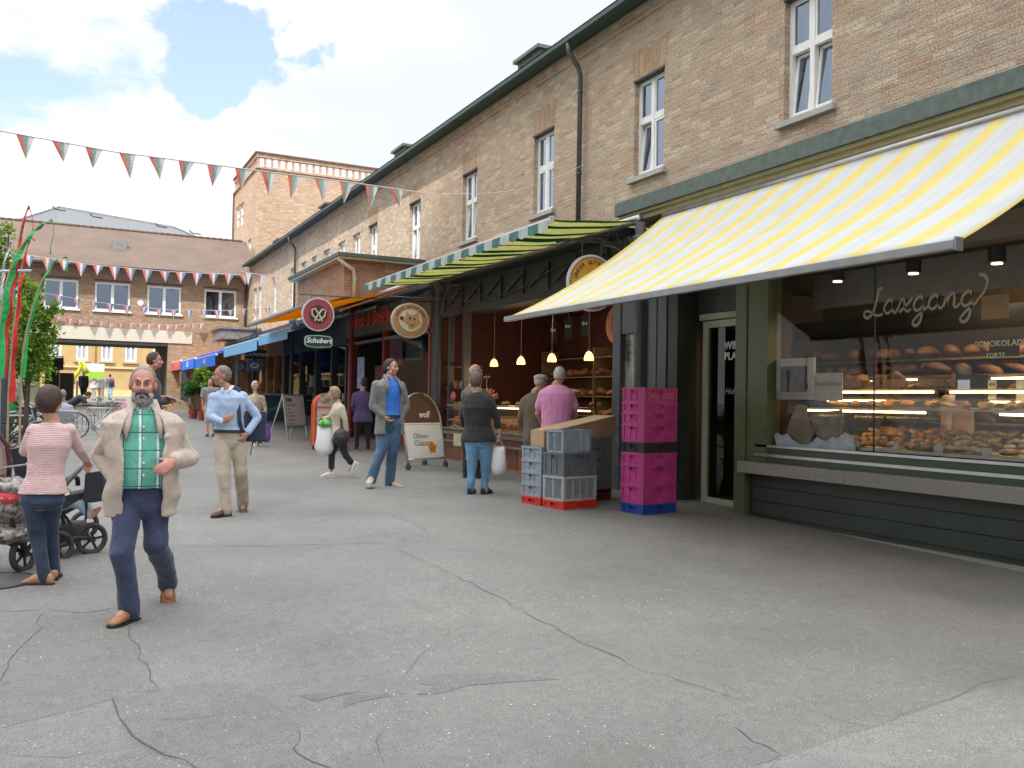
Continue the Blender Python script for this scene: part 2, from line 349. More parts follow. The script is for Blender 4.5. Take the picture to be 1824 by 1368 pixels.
# ------------------------------------------------ long brick market hall
WX=9.0; WZ0,WZ1=5.64,7.36; WIN_Y=[5.1,8.86,12.53,16.3,20.1,23.95,27.8,29.65,31.5,33.5,35.4,37.1,39.1,42.8,46.4,47.6]
EZ=8.66
hall=wroot('market_hall',(9,20,0),'long two storey market hall of rough yellow brick with tall white windows along the right','building')
def wall_x(X,y0,y1,z0,z1,ops,depth,name,m_,parent):
    """wall facing -X with openings (y0,y1,z0,z1) and their reveals"""
    m=MB(); ys=sorted({y0,y1,*[o[0] for o in ops],*[o[1] for o in ops]}); zs=sorted({z0,z1,*[o[2] for o in ops],*[o[3] for o in ops]})
    for a,b in zip(ys,ys[1:]):
        for c,d in zip(zs,zs[1:]):
            if any(o[0]<=a and b<=o[1] and o[2]<=c and d<=o[3] for o in ops): continue
            m.quad((X,a,c),(X,a,d),(X,b,d),(X,b,c))
    for a,b,c,d in ops:
        m.quad((X,a,c),(X+depth,a,c),(X+depth,a,d),(X,a,d)); m.quad((X,b,c),(X,b,d),(X+depth,b,d),(X+depth,b,c))
        m.quad((X,a,d),(X+depth,a,d),(X+depth,b,d),(X,b,d)); m.quad((X,a,c),(X,b,c),(X+depth,b,c),(X+depth,a,c))
    return m.build(name,m_,parent)
ops=[(y-.435,y+.435,WZ0,WZ1) for y in WIN_Y]
wall_x(WX,-4,49.6,4.4,8.62,ops,.4,'wall',BR,hall)
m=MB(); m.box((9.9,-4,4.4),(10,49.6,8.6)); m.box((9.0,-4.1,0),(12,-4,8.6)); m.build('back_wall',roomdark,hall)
def hall_window(y,tilt,x=WX+.10,z0=WZ0,z1=WZ1,w=.87,parent=hall,detail=True):
    f=MB(); a,b=y-w/2,y+w/2; t=.055; zm=z0+(z1-z0)*.575
    f.box((x,a,z0),(x+.07,a+t,z1)); f.box((x,b-t,z0),(x+.07,b,z1)); f.box((x+.001,a+t,z0),(x+.07,b-t,z0+t)); f.box((x+.001,a+t,z1-t),(x+.07,b-t,z1))
    f.box((x-.012,y-.042,z0+t),(x+.07,y+.042,z1-t)); f.box((x-.008,a+t,zm-.045),(x+.07,y-.042,zm+.045)); f.box((x-.008,y+.042,zm-.045),(x+.07,b-t,zm+.045))
    win=f.build('window',white,parent)
    s=MB()
    for k,(p,q) in enumerate(((a+t,y-.042),(y+.042,b-t))):
        for (c,d,lo) in ((z0+t,zm-.045,1),(zm+.045,z1-t,0)):
            ti=tilt[k] if lo else 0
            o=Vector((x+.02,0,c+.01)); T=Matrix.Translation(o)@Matrix.Rotation(R_(ti),4,'Y')@Matrix.Translation(-o)
            s.T=T; u=.045 if lo else .03
            s.box((x-.002,p+.004,c+.004),(x+.045,p+u,d-.004)); s.box((x-.002,q-u,c+.004),(x+.045,q-.004,d-.004)); s.box((x-.0035,p+u,c+.004),(x+.045,q-u,c+u)); s.box((x-.0035,p+u,d-u),(x+.045,q-u,d-.004))
            s.T=None
    s.build('sash',white,win)
    g=MB()
    for k,(p,q) in enumerate(((a+t,y-.042),(y+.042,b-t))):
        for (c,d,lo) in ((z0+t,zm-.045,1),(zm+.045,z1-t,0)):
            ti=tilt[k] if lo else 0; o=Vector((x+.02,0,c+.01)); g.T=Matrix.Translation(o)@Matrix.Rotation(R_(ti),4,'Y')@Matrix.Translation(-o)
            g.quad((x+.02,p+.03,c+.03),(x+.02,p+.03,d-.03),(x+.02,q-.03,d-.03),(x+.02,q-.03,c+.03)); g.T=None
    g.build('pane',GLW,win)
    c=MB(); 
    for p,q in ((a+t,a+t+.25),(b-t-.2,b-t)): # gathered curtains
        n=9; R=[]
        for i in range(n+1):
            yy=p+(q-p)*i/n; R.append((x+.2+.03*math.sin(i*2.6),yy))
        for (xa,ya),(xb,yb) in zip(R,R[1:]): c.quad((xa,ya,z0+.05),(xa,ya,z1-.05),(xb,yb,z1-.05),(xb,yb,z0+.05))
    if detail: c.build('curtain',curtain,win)
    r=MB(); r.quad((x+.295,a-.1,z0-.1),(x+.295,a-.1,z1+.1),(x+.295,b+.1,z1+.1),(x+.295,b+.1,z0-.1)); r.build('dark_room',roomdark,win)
    k=MB(); k.box((WX-.09,a-.10,z0-.10),(WX+.1,b+.10,z0-.02)) ; k.build('sill',mat('light concrete sill',(.40,.39,.36),.8,bump=.2),win)
    return win
rnd=random.Random(3)
for i,y in enumerate(WIN_Y):
    tl=[0,0]
    if i==1: tl=[6,6]
    elif i in(2,): tl=[0,6]
    elif i in (4,5): tl=[5,5]
    hall_window(y,tl)
ar=None
for y in WIN_Y[:7]:
    m=MB(); m.add([(WX-.004,y-.44,WZ1+.0),(WX-.004,y-.56,WZ1+.55),(WX-.004,y+.56,WZ1+.55),(WX-.004,y+.44,WZ1+.0)],[(0,1,2,3)])
    m.build('brick_arch',BRV,hall)
    m=MB(); m.box((WX-.03,y-.44,WZ1-.02),(WX+.1,y+.44,WZ1+.015)); m.build('lintel_bar',darkmetal,hall)
m=MB(); m.box((8.53,-4,EZ-.05),(8.62,49,EZ+.03)); m.box((8.60,-4,EZ+.0),(9.0,49,EZ+.05)); m.build('gutter',mat('patinated copper gutter',(.045,.085,.08),.5,.3,var=.2),hall)
m=MB()
y=-3.9
m.box((8.93,-3.9,EZ-.16),(8.998,49.2,EZ-.01)); m.box((8.965,-3.9,EZ-.24),(8.998,49.2,EZ-.161)); m.build('cornice',BR,hall)
m=MB(); m.quad((8.53,-4,EZ+.06),(8.53,49.2,EZ+.06),(15,49.2,EZ+3.3),(15,-4,EZ+3.3)); m.quad((15,-4,EZ+3.3),(15,49.2,EZ+3.3),(21,49.2,EZ+.06),(21,-4,EZ+.06)); m.build('roof',mat('brown roof tiles',(.17,.12,.09),.9,var=.2,scale=12,bump=.5,bscale=15),hall)
for (px,py,w) in ((955,102,1.1),(722,268,1.0),(585,368,1.0),(500,430,.9)):
    p=onX(px,py,9.8); m=MB(); m.box((9.6,p.y-w/2,p.z-.9),(10.6,p.y+w/2,p.z-.02)); m.box((9.5,p.y-w/2-.08,p.z-.02),(10.9,p.y+w/2+.08,p.z+.06)); 
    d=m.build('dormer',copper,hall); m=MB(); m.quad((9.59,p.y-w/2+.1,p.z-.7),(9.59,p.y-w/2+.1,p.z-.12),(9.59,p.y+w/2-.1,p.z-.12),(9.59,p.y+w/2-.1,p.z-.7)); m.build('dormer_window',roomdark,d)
def pipe(Y,zt,zb,name='downpipe',x=8.88,par=hall,r=.05,bend=True):
    m=MB(); pts=[(8.58,Y-.02,zt),(8.60,Y-.02,zt-.18),(x-.06,Y-.01,zt-.42),(x,Y,zt-.58),(x,Y,zb)] if bend else [(x,Y,zt),(x,Y,zb)]
    m.tube(pts,r,10)
    z=zt-.9
    while z>zb: m.tube([(x,Y,z-.02),(x,Y,z+.02)],r+.012,10); z-=1.6
    m.build(name,mat('dull brown zinc pipe',(.10,.095,.09),.5,.4),par,smooth=True)
pipe(14.65,EZ-.08,4.6); pipe(38.2,EZ-.08,4.6)
# flat shop roof with copper fascia
m=MB(); m.box((7.9,-2,4.63),(8.999,11.9,4.84)); fr=m.build('canopy_roof',copper,hall)
m=MB(); m.box((8.0,-2,4.50),(8.999,11.8,4.629)); m.box((7.95,-2,4.58),(8.0,11.85,4.628)); m.build('soffit',soffit,fr)
m=MB(); m.box((7.8,11.92,4.34),(8.999,49.5,4.50)); m.build('canopy_roof',darkmetal,hall)
# interior shell of the shops: floor-to-ceiling dark rooms behind the fronts
inner=mat('dark shop wall',(.07,.03,.025),.8); 
# ------------------------------------------------ the window bakery at the right
SX=8.17
bak=wroot('bakery_shop',(SX,6,0),'dark green bakery shopfront with a wide display window and granite ledge, under the yellow awning','shop front')
zg=lambda y:gz(y)
m=MB()
for i in range(3):
    z0=.20+i*.185; m.box((SX,-1,z0),(SX+.12,8.93,z0+.172))
m.box((SX+.03,-1,.1),(SX+.14,8.93,.80)); m.build('plinth_boards',darkgreen,bak)
granite=mat('speckled granite',(.27,.26,.245),.75,var=.35,scale=90,bump=.3,bscale=120)
m=MB(); m.box((SX-.04,-1,-.1),(SX+.15,8.93,.135)); m.build('base_stone',granite,bak)
LZ=onX(1480,875,SX-.16).z; 
m=MB(); m.box((SX-.17,-1,.735),(SX+.2,7.25,.89)); m.box((SX-.165,7.256,.735),(SX+.2,9.05,.885)); m.build('ledge',granite,bak,bevel=.008)
m=MB(); m.box((SX-.02,-1,.89),(SX+.2,8.86,.99)); m.box((SX+.0,-1,.99),(SX+.2,8.86,1.10)); m.build('lower_frame',mat('green painted rail',(.05,.085,.045),.4),bak)
m=MB(); m.box((SX-.05,-1,.965),(SX-.021,8.86,1.0)); m.box((SX-.03,-1,1.085),(SX-.001,8.86,1.115)); m.build('metal_strip',alu,bak)
WT=onX(1560,488,SX).z
m=MB(); m.box((SX-.03,8.65,.89),(SX+.2,9.02,3.55)); m.box((SX-.05,9.03,0.0),(SX+.2,9.24,4.48)); m.build('corner_post',olive,bak)
m=MB(); m.box((SX-.08,-1,3.30),(SX+.2,8.93,3.42)); m.box((SX-.04,-1,3.425),(SX+.18,8.93,3.56)); m.build('top_rail',mat('brown grey painted rail',(.17,.145,.115),.5),bak)
m=MB(); m.box((SX+.0,-1,3.57),(SX+.2,9.12,4.49)); 
for i in range(5): m.box((SX-.02,-1,3.60+i*.17),(SX-.001,8.93,3.60+i*.17+.15))
m.build('fascia_boards',mat('brown louvre boards',(.10,.085,.065),.6),bak)
m=MB(); m.quad((SX+.05,-1,1.11),(SX+.05,-1,3.30),(SX+.05,8.62,3.30),(SX+.05,8.62,1.11)); m.build('display_window',glass('bakery glass',(.95,.97,.95),.5),bak)
m=MB()
for yy in (7.03,4.95): m.box((SX+.045,yy-.006,1.11),(SX+.062,yy+.006,3.30))
m.build('glass_joint',blackm,bak)
# door bay
m=MB(); m.box((SX+.35,9.12,2.98),(SX+.40,10.55,4.48)); m.box((SX+.0,10.57,0),(SX+.42,10.80,4.48)); m.build('door_surround',darkgreen,bak)
cream=mat('cream door frame',(.42,.42,.33),.4)
m=MB(); x=SX+.36; m.box((x,9.13,.1),(x+.06,9.22,2.86)); m.box((x,10.30,.1),(x+.06,10.42,2.86)); m.box((x,9.22,2.76),(x+.06,10.30,2.86)); m.box((x,9.22,.12),(x+.06,10.30,.26)); door=m.build('door',cream,bak)
m=MB(); m.box((x-.01,9.13,2.88),(x+.06,10.5,2.97)); m.build('transom',cream,bak)
m=MB(); m.quad((x+.03,9.22,.26),(x+.03,9.22,2.76),(x+.03,10.3,2.76),(x+.03,10.3,.26)); m.build('door_pane',glass('dark door glass',(.10,.16,.14),.8),door)
m=MB(); m.box((x+.032,9.3,1.32),(x+.036,10.24,2.70)); m.build('door_poster',blackm,door)
# dark band of the neighbouring corner pier
m=MB(); m.box((SX-.02,10.82,0),(SX+.5,11.30,4.42)); m.build('corner_pier',colm,bak)
m=MB(); m.box((SX-.035,11.05,.1),(SX-.021,11.12,4.4)); m.build('pier_moulding',mat('mid green stripe',(.07,.13,.08),.5),bak)
def text(s,size,mt,loc,rot,name,parent=None,ext=.002,shear=0,align='CENTER',sx=1.,bold=0):
    c=bpy.data.curves.new(name,'FONT'); c.body=s; c.size=size; c.extrude=ext; c.shear=shear; c.align_x=align; c.align_y='CENTER'; c.offset=bold; c.resolution_u=2
    o=bpy.data.objects.new(name,c); COL.objects.link(o); dg=bpy.context.evaluated_depsgraph_get(); me=bpy.data.meshes.new_from_object(o.evaluated_get(dg)); bpy.data.objects.remove(o)
    me.materials.clear(); me.materials.append(mt); Mx=Matrix.Translation(loc)@rot.to_4x4()@Matrix.Diagonal((sx,1,1,1)); me.transform(Mx)
    o=bpy.data.objects.new(name,me); COL.objects.link(o)
    if parent is not None:
        o.parent=parent
        if parent.get('_abs'): o.matrix_parent_inverse=Matrix.Translation(parent.location).inverted()
    return o
ROTX=Matrix(((0,0,-1),(-1,0,0),(0,1,0)))      # text read from the street on a wall that faces -X
ROTY=Matrix(((1,0,0),(0,0,-1),(0,1,0)))       # text on a wall that faces -Y
wl=mat('white lettering',(.72,.72,.70),.5,var=0)
text('WIR SIND\nPLASTIKFREI',.155,wl,(x+.028,9.97,2.40),ROTX,'door_lettering',door,bold=.004,align='LEFT')
text('Hofladen',.13,mat('grey lettering',(.38,.38,.36),.5,var=0),(x+.028,9.95,1.82),ROTX,'door_lettering',door,shear=.3,align='LEFT')
# handwritten shop name on the glass
def script(strokes,o,sc,w,mt,name,parent,plane='x'):
    m=MB()
    for st in strokes:
        pts=[]
        for i in range(len(st)-1):     # Catmull-Rom
            p0=st[max(i-1,0)];p1=st[i];p2=st[i+1];p3=st[min(i+2,len(st)-1)]
            for k in range(5):
                t=k/5.; f=lambda a,b,c,d:.5*((2*b)+(-a+c)*t+(2*a-5*b+4*c-d)*t*t+(-a+3*b-3*c+d)*t**3)
                pts.append((f(p0[0],p1[0],p2[0],p3[0]),f(p0[1],p1[1],p2[1],p3[1])))
        pts.append(st[-1]); L=[];Rr=[]
        for i,p in enumerate(pts):
            a=pts[max(i-1,0)];b=pts[min(i+1,len(pts)-1)]; dx,dy=b[0]-a[0],b[1]-a[1]; l=math.hypot(dx,dy) or 1
            ww=w*(.65+.35*abs(dx/l-.3)) ; n=(-dy/l*ww/2/sc,dx/l*ww/2/sc)
            for S,k in((L,1),(Rr,-1)):
                u,v=(p[0]+n[0]*k)*sc,(p[1]+n[1]*k)*sc
                S.append((o[0],o[1]-u,o[2]+v) if plane=='x' else (o[0]+u,o[1],o[2]+v))
        m.add(L+Rr,[(i+1,i,len(L)+i,len(L)+i+1) for i in range(len(L)-1)])
    return m.build(name,mt,parent)
def aa(x): return [[(x+.85,.75),(x+.5,1.0),(x+.1,.7),(x,.25),(x+.3,0),(x+.7,.3),(x+.9,.95)],[(x+.9,.95),(x+.75,.3),(x+.95,0),(x+1.2,.25)]]
def gg(x): return [[(x+.85,.75),(x+.5,1.0),(x+.1,.7),(x,.25),(x+.3,0),(x+.7,.3),(x+.9,.95)],[(x+.9,.95),(x+.7,-.2),(x+.5,-.85),(x+.15,-1.1),(x-.1,-.85),(x+.3,-.4),(x+1.2,.25)]]
LX=[[(1.55,1.9),(1.3,1.95),(1.1,1.4),(.85,.5),(.5,-.05),(.1,-.2),(-.15,.1),(.1,.35),(.5,.2),(1.1,-.1),(1.6,0)]]+aa(1.75)+[[(2.95,.25),(3.3,.9),(3.5,.9),(3.6,.2),(3.8,0),(4.1,.2)],[(4.2,.95),(3.8,.55),(3.1,0)]]+gg(4.35)+aa(5.6)+[[(6.8,.25),(7.05,.95),(6.95,0)],[(6.95,0),(7.2,.7),(7.55,.98),(7.65,.6),(7.6,.1),(7.85,0),(8.05,.25)]]+gg(8.2)+[[(9.35,.3),(9.9,.9),(10.1,1.5),(9.9,1.95),(9.5,2.05)]]
p0=onX(1572,556,SX+.04)
script(LX,(SX+.04,7.15,p0.z-.02),.148,.032,mat('pale script lettering',(.42,.40,.33),.6,var=0),'window_lettering',bak)
text('BACKSTUBE   SEIT 1931',.075,mat('pale script lettering',(.3,.3,.3)),(SX+.043,4.5,2.70),ROTX,'window_lettering',bak)
# room behind the glass
room=MB(); room.box((8.9,-1,.1),(8.92,9.1,1.05)); room.quad((11.4,-1,0),(11.4,-1,4),(11.4,10.8,4),(11.4,10.8,0)); room.quad((8.3,-1,3.45),(11.4,-1,3.45),(11.4,10.8,3.45),(8.3,10.8,3.45))
room.quad((8.37,9.1,0),(9.0,9.1,0),(9.0,9.1,3.5),(8.37,9.1,3.5)); room.quad((8.6,10.8,0),(11.4,10.8,0),(11.4,10.8,3.5),(8.6,10.8,3.5)); room.quad((8.3,-1,.12),(11.4,-1,.12),(11.4,10.8,.12),(8.3,10.8,.12)); room.quad((8.3,-1,0),(11.4,-1,0),(11.4,-1,3.5),(8.3,-1,3.5))
room.build('room_walls',mat('brown shop wall',(.055,.038,.025),.8),bak)
m=MB(); m.box((9.3,-1,2.98),(9.4,9.0,3.44)); m.build('ceiling_frieze',mat('grey blue frieze',(.24,.25,.26),.7),bak)
m=MB(); m.box((9.95,-1,2.62),(10.0,10.0,2.88)); m.build('menu_band',blackm,bak)
wood=mat('oak shelf',(.25,.17,.09),.5,var=.3,scale=8)
m=MB()
for z in (1.42,1.75,2.05,2.28): m.box((10.6,-.9,z),(11.0,10.5,z+.03))
m.box((10.98,-.9,1.0),(11.0,10.5,2.32)); m.build('bread_shelf',wood,bak)
steel=mat('brushed steel',(.35,.34,.32),.35,.8)
m=MB(); m.box((8.30,-.9,1.12),(9.2,8.5,1.155)); m.box((8.36,-.9,1.60),(8.95,8.5,1.612)); m.box((9.15,-.9,1.62),(9.2,8.5,1.64)); m.build('display_shelf',steel,bak)
m=MB(); m.quad((8.36,-.9,1.86),(9.2,-.9,1.86),(9.2,8.5,1.86),(8.36,8.5,1.86)); m.quad((8.26,-.9,1.2),(8.36,-.9,1.86),(8.36,8.5,1.86),(8.26,8.5,1.2)); m.build('counter_glass',glass('counter glass',(.95,.95,.93),.8),bak)
tube=mat('lit warm tube',(1,.75,.3),.5,var=0,emit=7,ecol=(1,.66,.22)); tubew=mat('lit pale tube',(1,.95,.6),.5,var=0,emit=6,ecol=(1,.9,.5))
for a,b,x,z,mt in ((9.6,8.3,10.55,2.02,tube),(9.9,8.8,10.55,1.72,tube),(8.1,6.4,8.40,1.80,tube),(6.2,4.9,8.40,1.80,tube),(4.75,3.2,8.40,1.80,tube),(8.25,6.45,8.34,1.575,tube),(5.6,2.6,8.34,1.575,tubew),(7.2,6.5,10.55,2.02,tubew),(5.6,4.6,10.55,2.24,tubew),(7.3,6.7,10.55,1.72,tube),(6.4,5.6,10.55,1.72,tube),(4.8,3.6,10.55,1.72,tubew)):
    t_=wroot('light_tube',(x,(a+b)/2,z),'','lamp'); m=MB(); m.cyl((x,a,z),(x,b,z),.011,n=8); m.build('lit_tube',mt,t_); m=MB(); m.box((x-.02,a+.02,z+.012),(x+.02,b-.02,z+.03)); m.build('tube_holder',steel,t_)
    t_['label']='thin glowing '+('yellow' if mt==tube else 'pale')+(' tube over the wall bread shelves' if x>10 else ' tube inside the glass display case')+' behind the shop window'; t_['group']='light tubes in the window bakery'
for i,(px,py) in enumerate(((1492,492),(1627,477),(1776,458))):
    p=onX(px,py,8.62); c=wroot('spot_lamp',(p.x,p.y,p.z),['leftmost black ceiling spotlight, half hidden by the awning arm','middle black ceiling spotlight above the painted script name','right black ceiling spotlight, nearest the photo edge'][i],'lamp','black spotlights behind the shop window')
    m=MB(); m.lathe((p.x,p.y,p.z-.06),[(.065,0),(.085,.0),(.085,.16),(.02,.16)],18); m.build('lamp_housing',blackm,c,smooth=False)
    m=MB(); m.lathe((p.x,p.y,p.z-.072),[(.001,0),(.055,0),(.05,.01),(.001,.01)],14); m.build('lit_bulb',mat('warm lit bulb',(1,.8,.5),.5,var=0,emit=5,ecol=(1,.72,.4)),c)
# posters, framed picture, notices, till
def card(name,px0,py0,px1,py1,X,mt,label,cat='notice',thick=.01,parts=None):
    a=onX(px0,py0,X); b=onX(px1,py1,X); r=wroot(name,((X),(a.y+b.y)/2,min(a.z,b.z)),label,cat)
    m=MB(); m.box((X,a.y,a.z),(X+thick,b.y,b.z)); m.build('board',mt,r); return r,a,b
paper=mat('white paper',(.55,.56,.56),.8,var=.04); 
r,a,b=card('framed_picture',1378,640,1450,712,8.30,mat('off white frame',(.42,.43,.42),.6),'white framed picture standing at the left end inside the shop window','picture',.02)
m=MB(); m.box((8.297,a.y-.13,a.z-.1),(8.2995,b.y+.12,b.z+.1)); m.build('picture',mat('dark photo print',(.05,.045,.05),.4,var=.8,scale=9),r)
m=MB(); m.ell((8.295,b.y+.22,b.z+.17),(.003,.12,.075)); m.build('plum_motif',mat('plum',(.09,.015,.035),.5),r)
r,a,b=card('notice_board',1452,665,1500,714,8.32,mat('grey card',(.36,.36,.36),.7),'pale grey card lettered in red beside the framed picture','notice')
text('Seeschlossl',.085,mat('dull red ink',(.35,.08,.1),.7,var=0),(8.315,(a.y+b.y)/2,(a.z+b.z)/2+.04),ROTX,'lettering',r,ext=.001,sx=1.1)
r,a,b=card('price_sign',1760,676,1774,712,8.6,paper,'narrow upright white price card on the display case','notice')
text('AN\nGE\nBOT',.05,mat('ink',(.1,.1,.1)),(8.595,(a.y+b.y)/2,(a.z+b.z)/2),ROTX,'lettering',r,ext=.001)
r,a,b=card('price_sign',1810,675,1840,714,8.6,mat('blue grey card',(.5,.55,.62),.7),'bluish card at the right edge of the display case','notice')
r,a,b=card('paper_sign',1748,528,1797,566,8.25,mat('tan paper',(.42,.28,.17),.8),'tan paper sheet taped inside the glass after the script name','notice',.004)
r,a,b=card('menu_sign',1762,602,1815,634,9.94,blackm,'dark menu board with white capitals above the shop assistant','sign',.01)
text('SCHOKOLADEN',.10,mat('grey lettering',(.38,.38,.36),.5,var=0),(9.93,(a.y+b.y)/2,(a.z+b.z)/2+.04),ROTX,'lettering',r,ext=.001,bold=.003); text('TORTE',.08,wl,(9.93,(a.y+b.y)/2+.1,(a.z+b.z)/2-.1),ROTX,'lettering',r,ext=.001)
a=onX(1730,682,9.3); r=wroot('cash_register',(9.3,a.y,1.6),'black till with a grey screen beside the shop assistant','till')
m=MB(); m.box((9.25,a.y-.19,1.72),(9.33,a.y+.17,2.02)); m.box((9.3,a.y-.1,1.6),(9.5,a.y+.05,1.75)); m.build('till_body',blackm,r,bevel=.01); m=MB(); m.box((9.243,a.y-.02,1.80),(9.2499,a.y+.13,1.96)); m.build('screen',mat('grey screen',(.12,.13,.15),.3,emit=.25,ecol=(.5,.55,.65)),r)
# scalloped white card with sky print, lower left of the window
r=wroot('display_card',(8.26,7.9,1.16),'white scalloped card with a pale blue sky print, lower left of the window','display card')
def cut(pts,x,mt,name,par,th=.006):
    m=MB(); P=[onX(a,b,x) for a,b in pts]; m.prism([tuple(p) for p in P],(th,0,0)); m.build(name,mt,par)
sk=mat('pale printed sky',(.44,.50,.62),.7,var=.35,scale=5)
cut([(1386,803),(1378,775),(1385,770),(1392,776),(1403,772),(1410,782),(1425,791),(1442,790),(1455,779),(1470,786),(1483,778),(1492,780),(1505,770),(1519,778),(1526,815)],8.25,sk,'printed_card',r)
r=wroot('display_card',(8.31,7.9,1.2),'dull beige rounded paper cut-outs hanging above the scalloped card','display card')
cut([(1400,775),(1408,745),(1420,720),(1437,722),(1440,745),(1450,770),(1442,788),(1425,790),(1410,782)],8.30,mat('beige paper',(.32,.29,.23),.8),'paper_shape',r)
cut([(1440,735),(1500,730),(1503,760),(1495,775),(1478,786),(1462,782),(1450,768)],8.31,mat('beige brown paper',(.20,.16,.12),.8,var=.4),'paper_shape',r)
# breads: shared meshes, one object each
bm1=mat('golden crust',(.40,.19,.06),.55,var=.45,scale=14,bump=.5,bscale=40); bm2=mat('dark crust',(.20,.095,.04),.6,var=.4,scale=14,bump=.5,bscale=40); bm3=mat('floury pastry',(.50,.38,.26),.7,var=.35,scale=25,bump=.5,bscale=40)
bmr=mat('reddish glazed pastry',(.40,.15,.05),.35,var=.5,scale=20,bump=.3)
def bread_mesh(rx,ry,rz,mt,seed):
    m=MB(); m.ell((0,0,0),(rx,ry,rz),nu=14,nv=9)
    for i,v in enumerate(m.v):
        p=Vector(v); k=1+.16*noise.noise(p*22+Vector((seed,0,0))); z=p.z*k
        if z<-rz*.5: z=-rz*.5
        m.v[i]=(p.x*k,p.y*k,z)
    me=bpy.data.meshes.new('bread_roll'); me.from_pydata(m.v,[],m.f); me.materials.append(mt); me.polygons.foreach_set('use_smooth',[True]*len(me.polygons)); return me
BM=[bread_mesh(.055,.07,.042,bm1,1),bread_mesh(.06,.06,.05,bm2,2),bread_mesh(.05,.10,.04,bm1,3),bread_mesh(.055,.08,.032,bm3,4),bread_mesh(.045,.13,.045,bm2,5),bread_mesh(.05,.055,.045,bmr,6)]
rb=random.Random(5)
def bread(loc,k,label,group,sc=1.,cat='bread'):
    o=bpy.data.objects.new('bread_roll' if k not in(4,) else 'bread_loaf',BM[k]); COL.objects.link(o); o.location=loc; o.rotation_euler=(rb.uniform(-.4,.4),rb.uniform(-.4,.4),rb.uniform(0,6)); o.scale=(sc*rb.uniform(.85,1.2),)*3
    tag(o,label,cat,group)
y=7.5
while y>4.9:                                   # heaps low behind the glass
    for row in range(4):
        near=y<6.3
        k=rb.choice([3,3,3,0,2] if near else [0,1,5,0,3,1])
        bread((8.35+row*.13+rb.uniform(-.03,.03),y+rb.uniform(-.05,.05),1.19+row*.05+rb.uniform(0,.03)),k,'floury pastry piled low at the right of the lit display window' if near else 'brown crusty roll piled low in the middle of the display window','pastries heaped behind the bakery glass',.92)
    y-=.112
y=7.9
while y>5.0:                                   # upper deck of the case
    bread((8.55+rb.uniform(-.06,.1),y,1.655+rb.uniform(0,.02)),rb.choice([0,3,5,0]),'small golden pastry on the upper glass deck of the display case','pastries on the upper deck'); y-=.16
for z,zz in ((1.45,0),(1.78,0),(2.08,1),(2.31,2)):
    y=10.3
    while y>6.2:
        bread((10.72+rb.uniform(-.05,.05),y,z+.09),rb.choice([4,1,4,2] if zz<2 else [1,4,1]),'dark loaf on the '+['lowest','middle','top'][zz]+' oak wall shelf behind the counter','loaves on the wall shelves',rb.uniform(1.5,2.1),'bread'); y-=rb.uniform(.24,.4)
for i in range(5):
    y=7.3-i*.55; m=MB(); m.box((8.29,y,1.165),(8.293,y+.11,1.235)); m.box((8.293,y+.01,1.157),(8.33,y+.10,1.165)); o=m.build('price_tag',paper,loc=(8.29,y,1.16)); tag(o,'small white price tag low behind the display window glass','price tag','price tags in the bakery window')
for i,(y,w) in enumerate(((8.0,.42),(7.45,.40),(5.3,.5))):
    r=wroot('bread_basket',(9.0,y,1.87),['first','second','third'][i]+' wicker basket of loaves from the left, on top of the display case','basket','baskets on the display case'); m=MB()
    m.rings([[(9.0+.15*k*math.cos(a*.314),y+w/2*k*math.sin(a*.314),1.87+z) for a in range(20)] for z,k in ((0,.8),(.09,1.),(.10,.96),(.02,.76))]); m.build('wicker',mat('woven wicker',(.30,.18,.08),.8,var=.5,scale=60,bump=1.,bscale=60),r)
    for q in range(4): bread((9.0,y-w*.3+q*w*.2,1.97),rb.choice([1,4,2]),'loaf heaped in the '+['first','second','third','fourth'][i]+' wicker basket on the display case','loaves in the wicker baskets',1.3)
